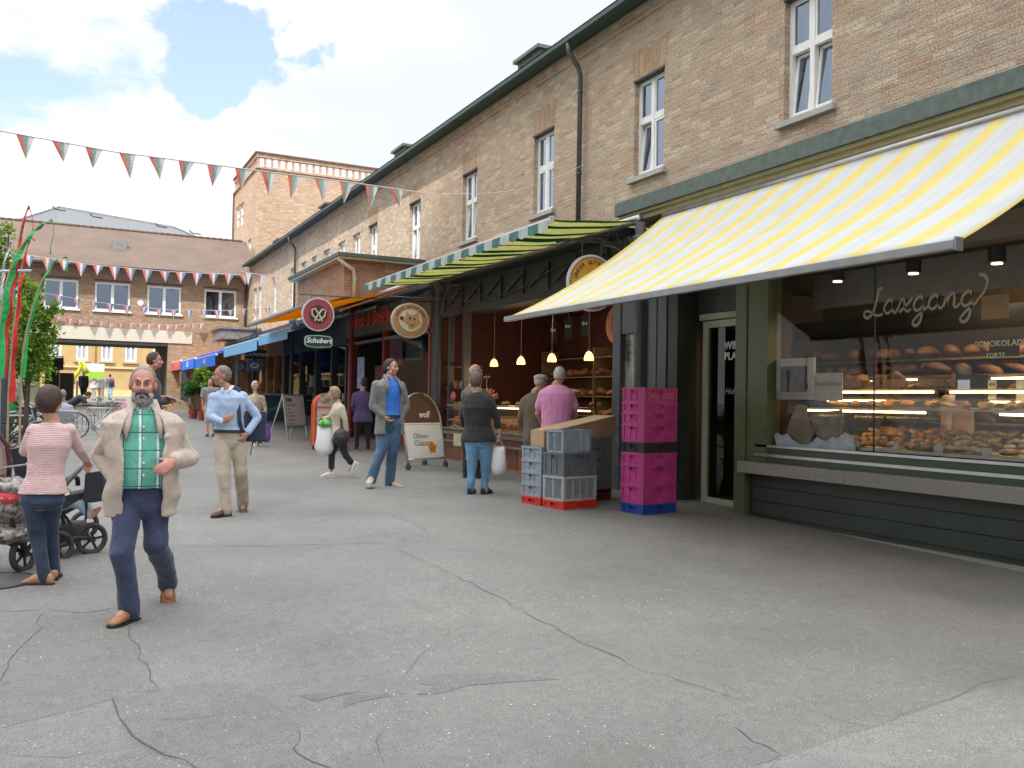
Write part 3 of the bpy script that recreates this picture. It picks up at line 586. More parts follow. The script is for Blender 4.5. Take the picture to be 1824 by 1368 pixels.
# ------------------------------------------------ yellow striped awning
AWS=stripes('yellow and white striped canvas',1,.48,[(0,(.78,.66,.26)),(.34,(.67,.68,.67)),(.36,(.50,.56,.66)),(.375,(.67,.68,.67)),(.44,(.55,.60,.68)),(.46,(.67,.68,.67)),(.54,(.55,.60,.68)),(.56,(.67,.68,.67)),(.64,(.52,.57,.66)),(.665,(.67,.68,.67)),(.74,(.60,.65,.70)),(.76,(.67,.68,.67)),(.90,(.70,.67,.45))],.33)
def awning(name,label,Xf,zf,Xb,zb,y0,y1,mt,sag=.1,barr=.035,val=None,arms=(),group='awnings over the shops',barm=alu,thick=True,ny=24):
    r=wroot(name,(Xb,(y0+y1)/2,zb),label,'awning',group); m=MB(); n=14; vs=[]
    for i in range(n+1):
        t=i/n; x=Xb+(Xf-Xb)*t; z=zb+(zf-zb)*t-sag*math.sin(math.pi*t)*(1-.3*t)
        for j in range(ny+1):
            y=y0+(y1-y0)*j/ny; vs.append((x,y,z-.02*math.sin(math.pi*t)*math.sin(j*1.9)-.012*math.sin(t*9+j*.7)*t))
    q=ny+1; m.add(vs,[(i*q+j,i*q+j+1,(i+1)*q+j+1,(i+1)*q+j) for i in range(n) for j in range(ny)])
    c=m.build('canvas',mt,r,smooth=True); so_=c.modifiers.new('s','SOLIDIFY'); so_.thickness=.006
    b=MB(); b.box((Xf-.05,y0-.02,zf-barr*1.6),(Xf+.012,y1+.02,zf+.012)); b.box((Xf-.055,y0-.035,zf-barr*1.9),(Xf+.03,y0-.021,zf+.03)); b.build('front_bar',barm,r,bevel=.006)
    b=MB(); b.cyl((Xb+.05,y0,zb+.02),(Xb+.05,y1,zb+.02),.07,n=12); b.build('roller',steel,r,smooth=True)
    for ya,s in arms:
        b=MB(); e=Vector(((Xf+Xb)/2,ya+s,(zf+zb)/2-sag-.16)); b.beam((Xb,ya,zb-.08),e,.05,.04); b.beam(e,(Xf+.02,ya+.05*s,zf-.02),.045,.035); b.ell(e,(.05,.05,.05)); b.build('folding_arm',alu,r)
    if val:
        v=MB(); step,dep,mv=val; y=y0; k=0
        while y<y1-.01:
            v.m=k%2; yb=min(y+step,y1); N=8; L=[(Xf-.055,y+(yb-y)*i/N,zf-.02) for i in range(N+1)]
            low=[(Xf-.06+.01*math.sin(i*.9+k),y+(yb-y)*i/N,zf-.03-dep*(.72+.28*math.sin(math.pi*i/N))) for i in range(N+1)]
            v.add(L+low,[(i,i+1,N+2+i,N+1+i) for i in range(N)]); y=yb; k+=1
        v.build('valance',mv,r)
    return r
awning('striped_awning','large yellow and white striped awning sloping out over the bakery window',5.4,2.76,7.98,4.43,3.95,10.72,AWS,.14,arms=((10.2,-1.2),(6.9,.9)),ny=28,barm=zinc)
# ------------------------------------------------ open bakery under the green striped awning
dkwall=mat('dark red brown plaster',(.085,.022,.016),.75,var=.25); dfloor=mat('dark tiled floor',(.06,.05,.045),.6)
red=mat('oxblood painted iron',(.22,.035,.03),.45); chr_=mat('charcoal painted boards',(.028,.030,.032),.55,var=.2,bump=.1)
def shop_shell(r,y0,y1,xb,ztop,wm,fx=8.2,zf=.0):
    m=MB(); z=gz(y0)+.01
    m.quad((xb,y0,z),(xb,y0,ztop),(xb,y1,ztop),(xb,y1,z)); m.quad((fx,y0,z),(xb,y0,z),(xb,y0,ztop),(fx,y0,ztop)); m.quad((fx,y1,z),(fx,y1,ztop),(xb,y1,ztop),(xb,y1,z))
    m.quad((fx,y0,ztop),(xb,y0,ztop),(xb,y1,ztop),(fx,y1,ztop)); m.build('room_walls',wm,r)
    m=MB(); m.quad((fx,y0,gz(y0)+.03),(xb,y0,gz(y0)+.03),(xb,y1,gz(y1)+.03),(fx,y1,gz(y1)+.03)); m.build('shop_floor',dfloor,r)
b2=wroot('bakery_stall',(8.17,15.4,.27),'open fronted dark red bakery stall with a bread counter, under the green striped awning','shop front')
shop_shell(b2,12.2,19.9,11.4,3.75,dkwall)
m=MB(); m.box((8.12,11.31,3.6),(8.5,20.2,4.33)); m.build('fascia',chr_,b2)
m=MB()
for i in range(8): y=12.4+i*1.0; m.beam((8.09,y,4.25),(8.09,y+.0,3.75),.035); m.beam((8.09,y,4.2),(8.09,y+.75,3.85),.03)
m.tube([(8.08,y_,3.98+.16*math.sin((y_-12)*1.1)) for y_ in [12+.25*i for i in range(30)]],.015,5); m.build('iron_ornament',darkmetal,b2)
m=MB(); m.box((8.1,11.32,.1),(8.4,11.42,3.6)); m.box((8.1,11.98,.1),(8.4,12.2,3.6)); m.box((8.12,11.42,.1),(8.4,11.98,.75)); m.box((8.12,11.42,2.75),(8.4,11.98,3.6)); m.build('corner_frame',colm,b2)
m=MB(); m.quad((8.2,11.42,.75),(8.2,11.42,2.75),(8.2,11.98,2.75),(8.2,11.98,.75)); m.build('side_window',mat('milky side window',(.25,.27,.24),.15,var=.5,scale=3),b2)
m=MB(); 
for k in (0,1):
    for i in range(3): m.tube([(8.17,11.44+k*.5+(-1)**k*.05*(1+math.cos(a*.6+i)),2.6-.12*i+.05*math.sin(a*.6)) for a in range(11)],.008,4)
m.build('iron_scroll',blackm,b2)
# counter: base, tray rail, glass case
CX=7.62
m=MB(); m.box((CX+.1,12.9,.24),(8.45,18.3,.86)); m.build('counter_base',mat('orange brown panel',(.28,.10,.045),.5,var=.25),b2)
m=MB()
for y in [13.0+i*.9 for i in range(6)]: m.box((CX+.085,y,.34),(CX+.099,y+.75,.78))
m.build('counter_panel',mat('darker brown panel',(.16,.065,.035),.5),b2)
m=MB(); m.box((CX,12.9,.88),(8.5,18.3,.95)); m.box((CX-.09,12.9,1.0),(CX-.03,18.3,1.03)); m.box((CX-.02,12.9,.72),(CX+.02,18.3,.76)); 
m.box((CX+.1,12.9,1.50),(8.5,18.3,1.53)); m.build('steel_shelf',steel,b2)
m=MB(); m.quad((CX+.04,12.9,.95),(CX+.12,12.9,1.5),(CX+.12,18.3,1.5),(CX+.04,18.3,.95)); m.quad((CX+.12,12.9,1.72),(8.3,12.9,1.72),(8.3,18.3,1.72),(CX+.12,18.3,1.72)); m.build('counter_glass',glass('counter glass'),b2)
m=MB(); 
for y in [12.95+i*1.32 for i in range(5)]: m.box((8.25,y,.95),(8.28,y+.03,1.72))
m.box((8.28,12.9,.95),(8.5,18.3,1.3)); m.build('case_back',mat('dark case back',(.08,.05,.03),.6),b2)
lamps=mat('case lamp',(1,.8,.5),.5,var=0,emit=5,ecol=(1,.75,.35)); m=MB(); m.box((8.15,13,1.465),(8.19,18.2,1.485)); m.build('case_light',lamps,b2)
y=13.05
while y<18.2:
    for row in range(2):
        p=y>14.6; bread((7.82+row*.16,y,1.02+(.07 if p else .03)*row),rb.choice([2,0,2] if p else [0,3,5]),'golden stick loaf stacked in the lit case of the open bakery stall' if p else 'small pale pastry laid in the right half of the stall case','loaves in the stall case',1.15)
        if p: bread((7.82+row*.16,y,1.17+.05*row),2,'golden stick loaf stacked in the lit case of the open bakery stall','loaves in the stall case',1.15)
    y+=.19
for i in range(16): bread((7.85+rb.uniform(0,.5),12.95+i*.2,1.58),rb.choice([3,0,5]),'pastry on the glass top of the stall counter','pastries on the stall counter top',.9)
for yy,l in ((13.1,'round flat loaf on the raised tray at the right end of the stall counter'),(13.7,'second round flat loaf on the raised tray of the stall counter')):
    o=bpy.data.objects.new('bread_loaf',BM[3]); COL.objects.link(o); o.location=(7.85,yy,1.80); o.scale=(3,3,1.5); tag(o,l,'bread')
m=MB()
for i,z in enumerate((1.3,1.75,2.2,2.65)): m.box((10.9,14.8,z),(11.35,19.7,z+.03))
for y in (14.8,17.2,19.66): m.box((10.9,y-.02,.3),(11.38,y+.02,2.9))
m.build('loaf_shelf',wood,b2)
for i,z in enumerate((1.33,1.78,2.23)):
    y=15.0
    while y<19.5: bread((11.05,y,z+.09),rb.choice([1,4,1,2]),['loaf on the lowest shelf at the back of the open stall','loaf on the middle shelf at the back of the open stall','loaf on the upper shelf at the back of the open stall'][i],'loaves on the stall back shelves',rb.uniform(1.6,2.2)); y+=rb.uniform(.25,.4)
shade=mat('lit amber lamp shade',(.9,.55,.2),.5,var=.15,scale=15,emit=2.2,ecol=(1,.52,.14)); 
for i,(px,py) in enumerate(((880,646),(928,642),(983,637),(1049,634))):
    p=onX(px,py,8.4); w=['first pendant lamp from the left, above the sunglasses man','second pendant lamp from the left over the bread counter','third pendant lamp, above the pink shirted man','rightmost amber pendant lamp over the counter'][i]
    r=wroot('pendant_lamp',tuple(p),'small lit amber glass '+w,'lamp','amber pendant lamps over the counter')
    m=MB(); m.lathe((p.x,p.y,p.z-.08),[(.088,0),(.085,.05),(.07,.10),(.045,.14),(.018,.16)],18); m.build('lamp_shade',shade,r,smooth=True)
    m=MB(); m.cyl((p.x,p.y,p.z+.08),(p.x,p.y,3.75),.004,n=6); m.lathe((p.x,p.y,p.z+.075),[(.025,0),(.018,.04),(.006,.06)],10); m.build('lamp_cord',steel,r)
    if i in (0,2):
        l=bpy.data.lights.new('lamp_light','POINT'); l.energy=14; l.color=(1,.7,.4); l.shadow_soft_size=.08; lo=bpy.data.objects.new('lamp_light',l); COL.objects.link(lo); lo.location=(p.x+.5,p.y,p.z-.25)
# warm point lights without fixtures, added under the ceilings to brighten both bakeries
for (x,y,z,e) in ((9.9,6.6,3.2,46),(9.9,3.6,3.2,46),(9.8,14.5,3.3,14)):
    l=bpy.data.lights.new('room_fill_light','POINT'); l.energy=e; l.color=(1,.74,.45); l.shadow_soft_size=.15; lo=bpy.data.objects.new('room_fill_light',l); COL.objects.link(lo); lo.location=(x,y,z)
for i,(px,py,w) in enumerate(((1012,585,.34),(986,592,.3),(1042,580,.34))):
    p=onX(px,py,10.2); r=wroot('menu_sign',tuple(p),['middle','left','right'][i]+' small black framed menu board hung high in the open bakery stall','sign','menu boards in the bakery stall')
    m=MB(); m.box((10.2,p.y-w/2,p.z-.24),(10.23,p.y+w/2,p.z+.24)); m.build('board',blackm,r); text('Brot',.12,wl,(10.19,p.y,p.z+.05),ROTX,'lettering',r)
    m=MB(); m.beam((10.21,p.y,p.z+.24),(10.21,p.y,3.74),.01); m.build('hanger',steel,r)
p=onX(1098,578,9.2); r=wroot('round_sign',tuple(p),'round orange brown sign with a face in relief inside the bakery stall','sign')
m=MB(); m.cyl((9.2,p.y,p.z),(9.24,p.y,p.z),.36,n=28); m.build('disc',mat('orange brown disc',(.40,.16,.06),.5,var=.3),r); m=MB(); m.ell((9.19,p.y+.05,p.z),(.02,.13,.17)); m.build('relief',mat('darker relief',(.22,.08,.04),.5),r)
# metal flower on the counter
r=wroot('counter_ornament',(7.9,16.6,1.53),'shiny copper spiky ornament standing on the stall counter','ornament')
m=MB(); 
for i in range(26):
    a=rb.uniform(0,6.28);e=rb.uniform(.1,1.3); d=Vector((math.cos(a)*math.cos(e),math.sin(a)*math.cos(e),math.sin(e))); m.beam((7.9,16.6,1.62),Vector((7.9,16.6,1.62))+d*.28,.012,.03)
m.build('petals',mat('shiny copper',(.75,.30,.12),.25,.9),r); m=MB(); m.cyl((7.9,16.6,1.53),(7.9,16.6,2.1),.008); m.ell((7.9,16.6,2.12),(.07,.07,.03)); m.build('stand',steel,r)
# awning of green and white stripes (yellow green seen against the light)
GWS=stripes('green and pale yellow striped canvas',1,.62,[(0,(.72,.72,.38)),(.58,(.03,.15,.10))],.6)
vw=mat('white valance cloth',(.38,.42,.41),.8); vg=mat('sea green valance cloth',(.05,.15,.13),.8)
r=awning('striped_awning','flat green and white striped awning with a scalloped edge over the bakery stall',6.25,4.27,7.75,4.42,11.05,19.7,GWS,.03,val=(.31,.15,[vw,vg]),ny=30)
# cast iron columns
for i,(Y,mt,lb) in enumerate(((10.86,colm,'round charcoal column behind the magenta crates'),(18.75,darkmetal,'dark round column at the left end of the open bakery stall'),(25.6,red,'dark red column beside the red shop lettering'),(33.2,darkmetal,'dark column behind the white price stand'),(40.5,darkmetal,'distant dark column under the blue awnings'))):
    X=7.68; g0=gz(Y); r=wroot('iron_column',(X,Y,g0),lb,'column','columns along the shop canopy')
    m=MB(); m.lathe((X,Y,g0),[(.13,0),(.13,.18),(.10,.22),(.085,.3),(.075,3.75),(.085,3.8),(.12,3.86),(.12,3.92),(.08,3.95),(.08,4.50-g0-.165)],20); m.build('shaft',mt,r,smooth=False)
    m=MB()
    for s in(-1,1):
        m.tube([(X,Y+s*.07,g0+3.2),(X,Y+s*.25,g0+3.55),(X,Y+s*.6,g0+3.85),(X,Y+s*1.0,4.15)],.02,6)
        for q,rr in ((.33,.09),(.56,.07)): m.tube([(X,Y+s*q+rr*math.cos(a*.7),g0+3.88+rr*math.sin(a*.7)) for a in range(9)],.012,5,closed=True)
    m.build('bracket',mt,r)
# hanging round signs
def disc_sign(name,label,px,py,Y,rx,rz,rim,face,hang=.5):
    c=onY(px,py,Y); r=wroot(name,tuple(c),label,'sign'); m=MB(); n=48
    m.rings([[(c.x+rx*k*math.cos(2*math.pi*i/n),y,c.z+rz*k*math.sin(2*math.pi*i/n)) for i in range(n)] for y,k in((Y,.97),(Y-.0,1),(Y+.05,1),(Y+.05,.97))]); m.build('rim',rim,r)
    m=MB(); m.rings([[(c.x+rx*.92*math.cos(2*math.pi*i/n),y,c.z+rz*.92*math.sin(2*math.pi*i/n)) for i in range(n)] for y in(Y-.008,Y+.001)]); m.build('face',face,r)
    if hang:
        m=MB(); 
        for s in(-.4,.4): m.cyl((c.x+rx*s,Y+.025,c.z+rz*.88),(c.x+rx*s,Y+.025,c.z+rz+hang),.008,n=6)
        m.tube([(c.x-rx*1.1,Y+.025,c.z+rz+hang),(7.7,Y+.025,c.z+rz+hang+.04)],.014,6); m.build('hanger',darkmetal,r)
    return r,c
def arc_text(s,rx,rz,c,Y,size,mt,par,a0,step):
    for i,ch in enumerate(s):
        if ch==' ':continue
        a=R_(a0-step*i); x=c.x+rx*math.cos(a); z=c.z+rz*math.sin(a)
        text(ch,size,mt,(x,Y,z),ROTY@Matrix.Rotation(a-math.pi/2,3,'Z'),'letter',par,bold=.002)
gold=mat('golden sign face',(.60,.31,.045),.5,var=.15); lilac=mat('pale lilac rim',(.55,.53,.62),.5); brownink=mat('brown ink',(.13,.07,.035),.6,var=0)
r,c=disc_sign('round_sign','round golden sign with pale rim, partly behind the yellow awning',1055,504,11.3,.43,.43,lilac,gold,.18)
arc_text('UNSER GUTES BROT',.31,.31,c,11.285,.085,brownink,r,165,10.5)
m=MB(); 
for i in range(56): a=i/56*6.283; m.cbox((c.x+.385*math.cos(a),11.287,c.z+.385*math.sin(a)),(.012,.002,.012),Matrix.Rotation(-a+.785,3,'Y'))
m.build('toothed_edge',brownink,r)
m=MB(); z=c.z+.66; m.tube([(c.x-.62,11.33,z-.16),(c.x-.3,11.33,z-.02),(c.x+.2,11.33,z+.03),(7.7,11.33,z-.12)],.018,6); m.tube([(c.x-.62,11.33,z-.10),(7.7,11.33,z+.22)],.016,6)
for q,rr in ((.22,.07),(.38,.10)): m.tube([(c.x+q+rr*math.cos(a*.7),11.33,z+.05+rr*math.sin(a*.7)) for a in range(9)],.014,5,closed=True)
m.build('scroll_bracket',darkmetal,r)
tan=mat('tan sign face',(.36,.19,.075),.5,var=.15); rimg=mat('grey tan rim',(.40,.37,.30),.5)
r,c=disc_sign('round_sign','oval tan sign bearing a grinning fox head emblem, hung left of the bakery stall',731,571,16,.385,.34,rimg,tan,.10)
Y=15.985; cm=mat('cream emblem',(.50,.44,.32),.5,var=.05); fm=mat('fox brown',(.40,.22,.09),.5,var=.1)
m=MB(); m.rings([[(c.x+.24*math.cos(a*.2618),y,c.z+.215*math.sin(a*.2618)) for a in range(24)] for y in (Y-.006,Y+.004)]); m.build('emblem_ground',cm,r)
m=MB(); m.prism([(c.x+u*.21,Y-.012,c.z+v*.19) for u,v in ((-.95,.15),(-.5,.35),(-.45,.95),(-.1,.55),(.35,.6),(.75,.95),(.8,.3),(.95,-.3),(.6,-.55),(.2,-.85),(-.1,-.9),(-.25,-.6),(.1,-.4),(-.3,-.3),(-.75,-.1))],(0,.005,0)); m.build('fox_head',fm,r)
m=MB(); m.ell((c.x-.185,Y-.014,c.z+.035),(.035,.004,.04)); m.ell((c.x-.02,Y-.014,c.z+.04),(.018,.004,.03)); m.ell((c.x+.07,Y-.014,c.z+.03),(.018,.004,.028)); m.prism([(c.x+u*.2,Y-.014,c.z+v*.2) for u,v in ((-.55,-.25),(.1,-.55),(.6,-.35),(.2,-.45),(.05,-.45))],(0,.003,0))
m.build('fox_features',blackm,r); arc_text('UNSER GUTES BROT',.30,.265,c,15.985,.06,brownink,r,160,9.5)
redf=mat('brick red sign face',(.28,.05,.05),.5,var=.1)
r,c=disc_sign('round_sign','round brick red sign with white pretzel emblem above the Schubert sign',567,560,19.2,.36,.37,lilac,redf,.05)
m=MB(); m.rings([[(c.x+.20*math.cos(a*.2618),y,c.z+.20*math.sin(a*.2618)) for a in range(24)] for y in (19.18,19.19)]); m.build('emblem_ground',mat('dark emblem ground',(.05,.02,.02),.5),r)
m=MB(); m.tube([(c.x+x_*.17,19.17,c.z+z_*.17) for x_,z_ in ((.5,-.9),(.1,-.1),(-.5,.7),(-.9,.5),(-.8,-.2),(0,-.85),(.8,-.2),(.9,.5),(.5,.7),(-.1,-.1),(-.5,-.9))],.022,6); m.build('emblem',cm,r)
r=wroot('hanging_sign',(5,19.2,2.7),'small dark green sign with light green edge lettered Schubert','sign')
a=onY(543,596,19.2); b=onY(592,621,19.2); cx,cz=(a.x+b.x)/2,(a.z+b.z)/2; w,h=(b.x-a.x)/2,(a.z-b.z)/2
def octo(k,kk): return [(cx-w*k,0,cz-h*kk*.5),(cx-w*k,0,cz+h*kk*.6),(cx-w*k*.8,0,cz+h*kk*.9),(cx,0,cz+h*kk*1.05),(cx+w*k*.8,0,cz+h*kk*.9),(cx+w*k,0,cz+h*kk*.6),(cx+w*k,0,cz-h*kk*.5),(cx+w*k*.8,0,cz-h*kk*.85),(cx,0,cz-h*kk),(cx-w*k*.8,0,cz-h*kk*.85)]
m=MB(); m.prism([(x,19.2,z) for x,_,z in octo(1,1)],(0,.04,0)); m.build('edge',mat('light green edge',(.25,.50,.33),.5),r); m=MB(); m.prism([(x,19.19,z) for x,_,z in octo(.93,.85)],(0,.009,0)); m.build('board',mat('deep green board',(.012,.035,.032),.4),r)
text('Schubert',.155,wl,(cx,19.185,cz+.02),ROTY,'lettering',r,shear=.3,bold=.004); m=MB(); m.box((cx+.02,19.185,cz-.12),(cx+.16,19.189,cz-.105)); m.build('underline',gold,r)
# ------------------------------------------------ the shop with red lettering
b3=wroot('shop_front',(8.17,24,.43),'dark windowed shop with big red hand painted lettering, behind the fox sign','shop front')
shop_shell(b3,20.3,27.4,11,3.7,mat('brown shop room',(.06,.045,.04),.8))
m=MB(); m.box((8.1,20.3,3.55),(8.4,23.0,4.3)); m.box((8.1,23.0,3.55),(8.4,27.5,4.3)); m.build('fascia',mat('grey brown fascia',(.12,.10,.075),.6,var=.3),b3)
RED=mat('red lettering',(.80,.09,.03),.5,var=0,emit=.0)
LB=onX(655,568,8.0)
text("Brot & Brez'n",.62,RED,(8.07,25.0,LB.z),ROTX,'shop_lettering',b3,shear=.35,ext=.015,sx=1.0,bold=.006)
m=MB()
for y in (20.35,23.9,26.9): m.box((8.12,y,.3),(8.3,y+.14,3.55))
for y in (20.5,): m.box((8.12,y,.3),(8.2,y+3.4,.85))
m.build('window_frame',red,b3); m=MB(); m.quad((8.2,20.5,.85),(8.2,20.5,3.3),(8.2,23.9,3.3),(8.2,23.9,.85)); m.build('shop_window',glass('bakery glass'),b3)
m=MB(); m.box((8.12,20.3,3.3),(8.3,27.5,3.38)); m.build('light_bar',steel,b3)
# things seen inside
for (px0,py0,px1,py1,X,mt,lb,nm) in ((693,606,716,650,8.6,mat('dull red poster',(.20,.05,.045),.7,var=.4),'dull red poster with white print inside the shop behind the jacket man','poster'),(723,610,752,640,8.7,mat('dark green poster',(.05,.08,.06),.7,var=.6,scale=12),'dark green poster inside the shop behind the jacket man','poster'),(637,637,648,692,8.15,mat('pale blue poster',(.35,.42,.60),.7,var=.4,scale=7),'tall narrow pale blue poster with a figure on the shop jamb','poster'),(668,652,683,676,8.8,mat('tan picture',(.30,.20,.12),.7,var=.4),'small tan picture inside the shop left of the jacket man','picture')): card(nm,px0,py0,px1,py1,X,mt,lb,'poster')
for i,(px,py) in enumerate(((812,640),(810,700))):
    pass
# narrow shop window between stall and lettering shop
nb=wroot('shop_front',(8.17,19.2,.35),'narrow dark window bay with small jars on shelves between the stall and the fox sign','shop front')
m=MB(); m.box((8.13,18.3,.3),(8.3,18.42,3.6)); m.box((8.13,20.05,.3),(8.3,20.3,3.6)); m.box((8.13,18.42,.3),(8.3,20.05,.75)); m.box((8.15,19.2,.75),(8.28,19.28,3.6)); m.build('window_frame',darkmetal,nb)
m=MB(); 
for z in (.9,1.4,1.9,2.4): m.box((8.35,18.5,z),(8.6,20.0,z+.02))
m.build('jar_shelf',wood,nb)
jar=[mat('amber jar',(.5,.28,.06),.3),mat('green jar',(.15,.3,.08),.3),mat('pale jar',(.5,.5,.42),.3),mat('red jar',(.4,.07,.05),.3)]
for z in (.92,1.42,1.92):
    y=18.55
    while y<20.0:
        m=MB(); k=rb.randrange(4); m.lathe((8.45,y,z),[(.04,0),(.045,.02),(.045,.12),(.03,.14),(.03,.17)],10); o=m.build('jar',jar[k],loc=(8.45,y,z),smooth=True); tag(o,['amber','green','pale','red'][k]+' preserve jar on a shelf of the narrow window bay','jar','jars in the narrow window bay'); y+=.14
m=MB(); c=onX(808,707,8.05); m.lathe((0,0,0),[(.001,-.01),(.12,-.01),(.13,.02),(.08,.05),(.001,.055)],20); o=m.build('wall_plate',mat('pink and white plate',(.55,.10,.18),.4,var=.9,scale=6)); o.location=(c.x,c.y,c.z); o.rotation_euler=(0,R_(-90),0); tag(o,'round pink and white plate hung on the frame left of the sunglasses man','plate')
# ------------------------------------------------ grey shop under the yellow awning
b4=wroot('shop_front',(8.17,31,.55),'dark grey butcher style shopfront under the yellow awning, behind the white price stand','shop front')
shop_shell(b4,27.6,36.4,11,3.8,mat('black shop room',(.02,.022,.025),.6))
m=MB(); m.box((8.1,27.5,3.35),(8.4,36.5,4.3))
for y in (27.5,29.2,31.3,33.6,36.3): m.box((8.1,y,.4),(8.35,y+.16,3.35))
m.box((8.1,27.66,.45),(8.3,36.4,.95)); m.build('front_frame',darkmetal,b4)
m=MB(); m.quad((8.2,27.7,.95),(8.2,27.7,3.35),(8.2,36.3,3.35),(8.2,36.3,.95)); m.build('shop_window',glass('bakery glass'),b4)
m=MB(); m.box((8.6,29.5,1.5),(9.2,35,1.54)); m.box((8.6,29.5,2.05),(9.2,35,2.08)); m.build('display_shelf',steel,b4)
for i in range(10):
    y=29.8+i*.5; m=MB(); m.box((8.7,y,2.08 if i%2 else 1.54),(8.9,y+.2,2.5 if i%2 else 1.8)); o=m.build('package',[paper,mat('pink card',(.5,.3,.28)),steel][i%3],loc=(8.8,y+.1,2.08 if i%2 else 1.54)); tag(o,('upright ' if i%2 else 'flat ')+['white','pinkish','grey'][i%3]+' pack on the shelf in the dark grey shop window','package','packs in the grey shop window')
# farther shops: timber fronts under the blue awnings
b5=wroot('shop_front',(8.17,42,.7),'warm brown timber shopfronts under the blue awnings near the archway','shop front')
warm=mat('honey timber',(.34,.19,.09),.6,var=.45,scale=3); shop_shell(b5,36.6,49.4,11,3.8,warm)
m=MB(); m.box((8.1,36.6,3.4),(8.4,49.4,4.3))
for i in range(9): y=36.6+i*1.55; m.box((8.1,y,.5),(8.35,y+.14,3.4))
m.box((8.1,36.7,.5),(8.3,49.3,1.1)); m.build('front_frame',warm,b5)
m=MB(); 
for i in range(8): y=36.75+i*1.55; m.box((8.35,y,1.1),(8.4,y+1.3,2.2+.6*((i*7)%3)/2))
m.build('goods_panel',mat('mixed goods colours',(.30,.20,.13),.6,var=.95,scale=4),b5)
sid=wroot('side_partition',(6.9,36,.6),'blue grey glazed partition with a standing shelf between the price stand and the elderly woman','partition')
m=MB(); m.box((6.2,36.2,.63),(8.1,36.3,1.7)); m.build('panel',mat('dark teal panel',(.04,.08,.10),.5),sid); m=MB(); m.box((6.15,36.0,1.70),(8.1,36.5,1.76)); m.box((6.15,36.2,1.76),(6.25,36.3,3.5)); m.build('shelf_board',mat('pale grey green board',(.40,.45,.42),.5),sid)
for (px0,py0,px1,py1,X,mt,lb,nm,tx) in ((437,622,474,640,6.4,blackm,'black oval topped sign with faint white script under the light blue awning','hanging_sign','Lichtner'),(442,641,465,661,6.5,mat('blue sign',(.06,.14,.36),.5,var=.15),'square blue sign with a small white emblem left of the dark shop','hanging_sign',''),(414,640,438,664,6.6,mat('grey sign',(.30,.27,.26),.5,var=.4),'square grey sign with a dark red pretzel shape beside the blue sign','hanging_sign','')):
    Yq=X/ray((px0+px1)/2,640).x*ray((px0+px1)/2,640).y; a=onY(px0,py0,Yq); b=onY(px1,py1,Yq); r=wroot(nm,(a.x,Yq,b.z),lb,'sign'); m=MB(); m.box((a.x,Yq,a.z),(b.x,Yq+.05,b.z)); m.build('board',mt,r)
    m=MB(); m.beam(((a.x+b.x)/2,Yq+.02,a.z),((a.x+b.x)/2,Yq+.02,a.z+1.0),.02); m.build('hanger',darkmetal,r)
    if tx: text(tx,.24,wl,((a.x+b.x)/2,Yq-.01,(a.z+b.z)/2),ROTY,'lettering',r,shear=.3)
    else:
        m=MB(); k=(b.x-a.x)*.3; m.tube([((a.x+b.x)/2+k*math.cos(t*.7),Yq-.01,(a.z+b.z)/2+k*.5*math.sin(t*.7)) for t in range(9)],k*.22,5,closed=True); m.build('emblem',wl if 'blue' in lb else redf,r)
YEL=stripes('yellow canvas',1,3.,[(0,(.72,.36,.02))],.6); LBL=stripes('light blue canvas',1,3.,[(0,(.16,.38,.62))],.15); DBL=stripes('royal blue canvas',1,3.,[(0,(.02,.12,.60))],.1); RDW=stripes('red and white canvas',1,.8,[(0,(.62,.13,.09)),(.5,(.6,.5,.45))],.4)
awning('plain_awning','plain golden yellow awning seen from below, beyond the green striped one',4.85,3.72,7.5,4.42,19.95,26.5,YEL,.08,arms=((20.3,1.2),),barm=zinc)
lb=mat('light blue valance',(.17,.40,.66),.8,var=.06); db=mat('royal blue valance',(.02,.15,.72),.8,var=.06); rv=mat('red valance',(.60,.15,.12),.8,var=.4,scale=3)
def plainval(o,Xf,zf,y0,y1,dep,mt):
    m=MB(); m.box((Xf-.065,y0,zf-.03-dep),(Xf-.055,y1,zf-.02)); m.build('valance',mt,o)
for (nm,lbx,X,z,y0,y1,cl,vm,dp) in (('plain_awning','nearer light blue awning with a deep valance, left of the red round sign',5.5,3.52,24.1,28.0,LBL,lb,.28),('plain_awning','farther light blue awning with a deep valance, above the blue square sign',5.5,3.46,28.3,34.6,LBL,lb,.34),('plain_awning','royal blue awning with white lettering above the bald walker',5.2,3.22,32.8+1.9,40.2,DBL,db,.42),('plain_awning','smaller far royal blue awning next to the red one',5.2,3.28,40.5,45.2,DBL,db,.42),('plain_awning','faded red and white awning at the archway, farthest of the row',5.2,3.35,45.6,50.2,RDW,rv,.42)):
    o=awning(nm,lbx,X,z,7.9,4.25,y0,y1,cl,.05,barm=white); plainval(o,X,z,y0,y1,dp,vm)
    if 'royal blue' in lbx: text('Café 7',.34,wl,(X-.07,(y0+y1)/2,z-.24),ROTX,'lettering',o,bold=.006)
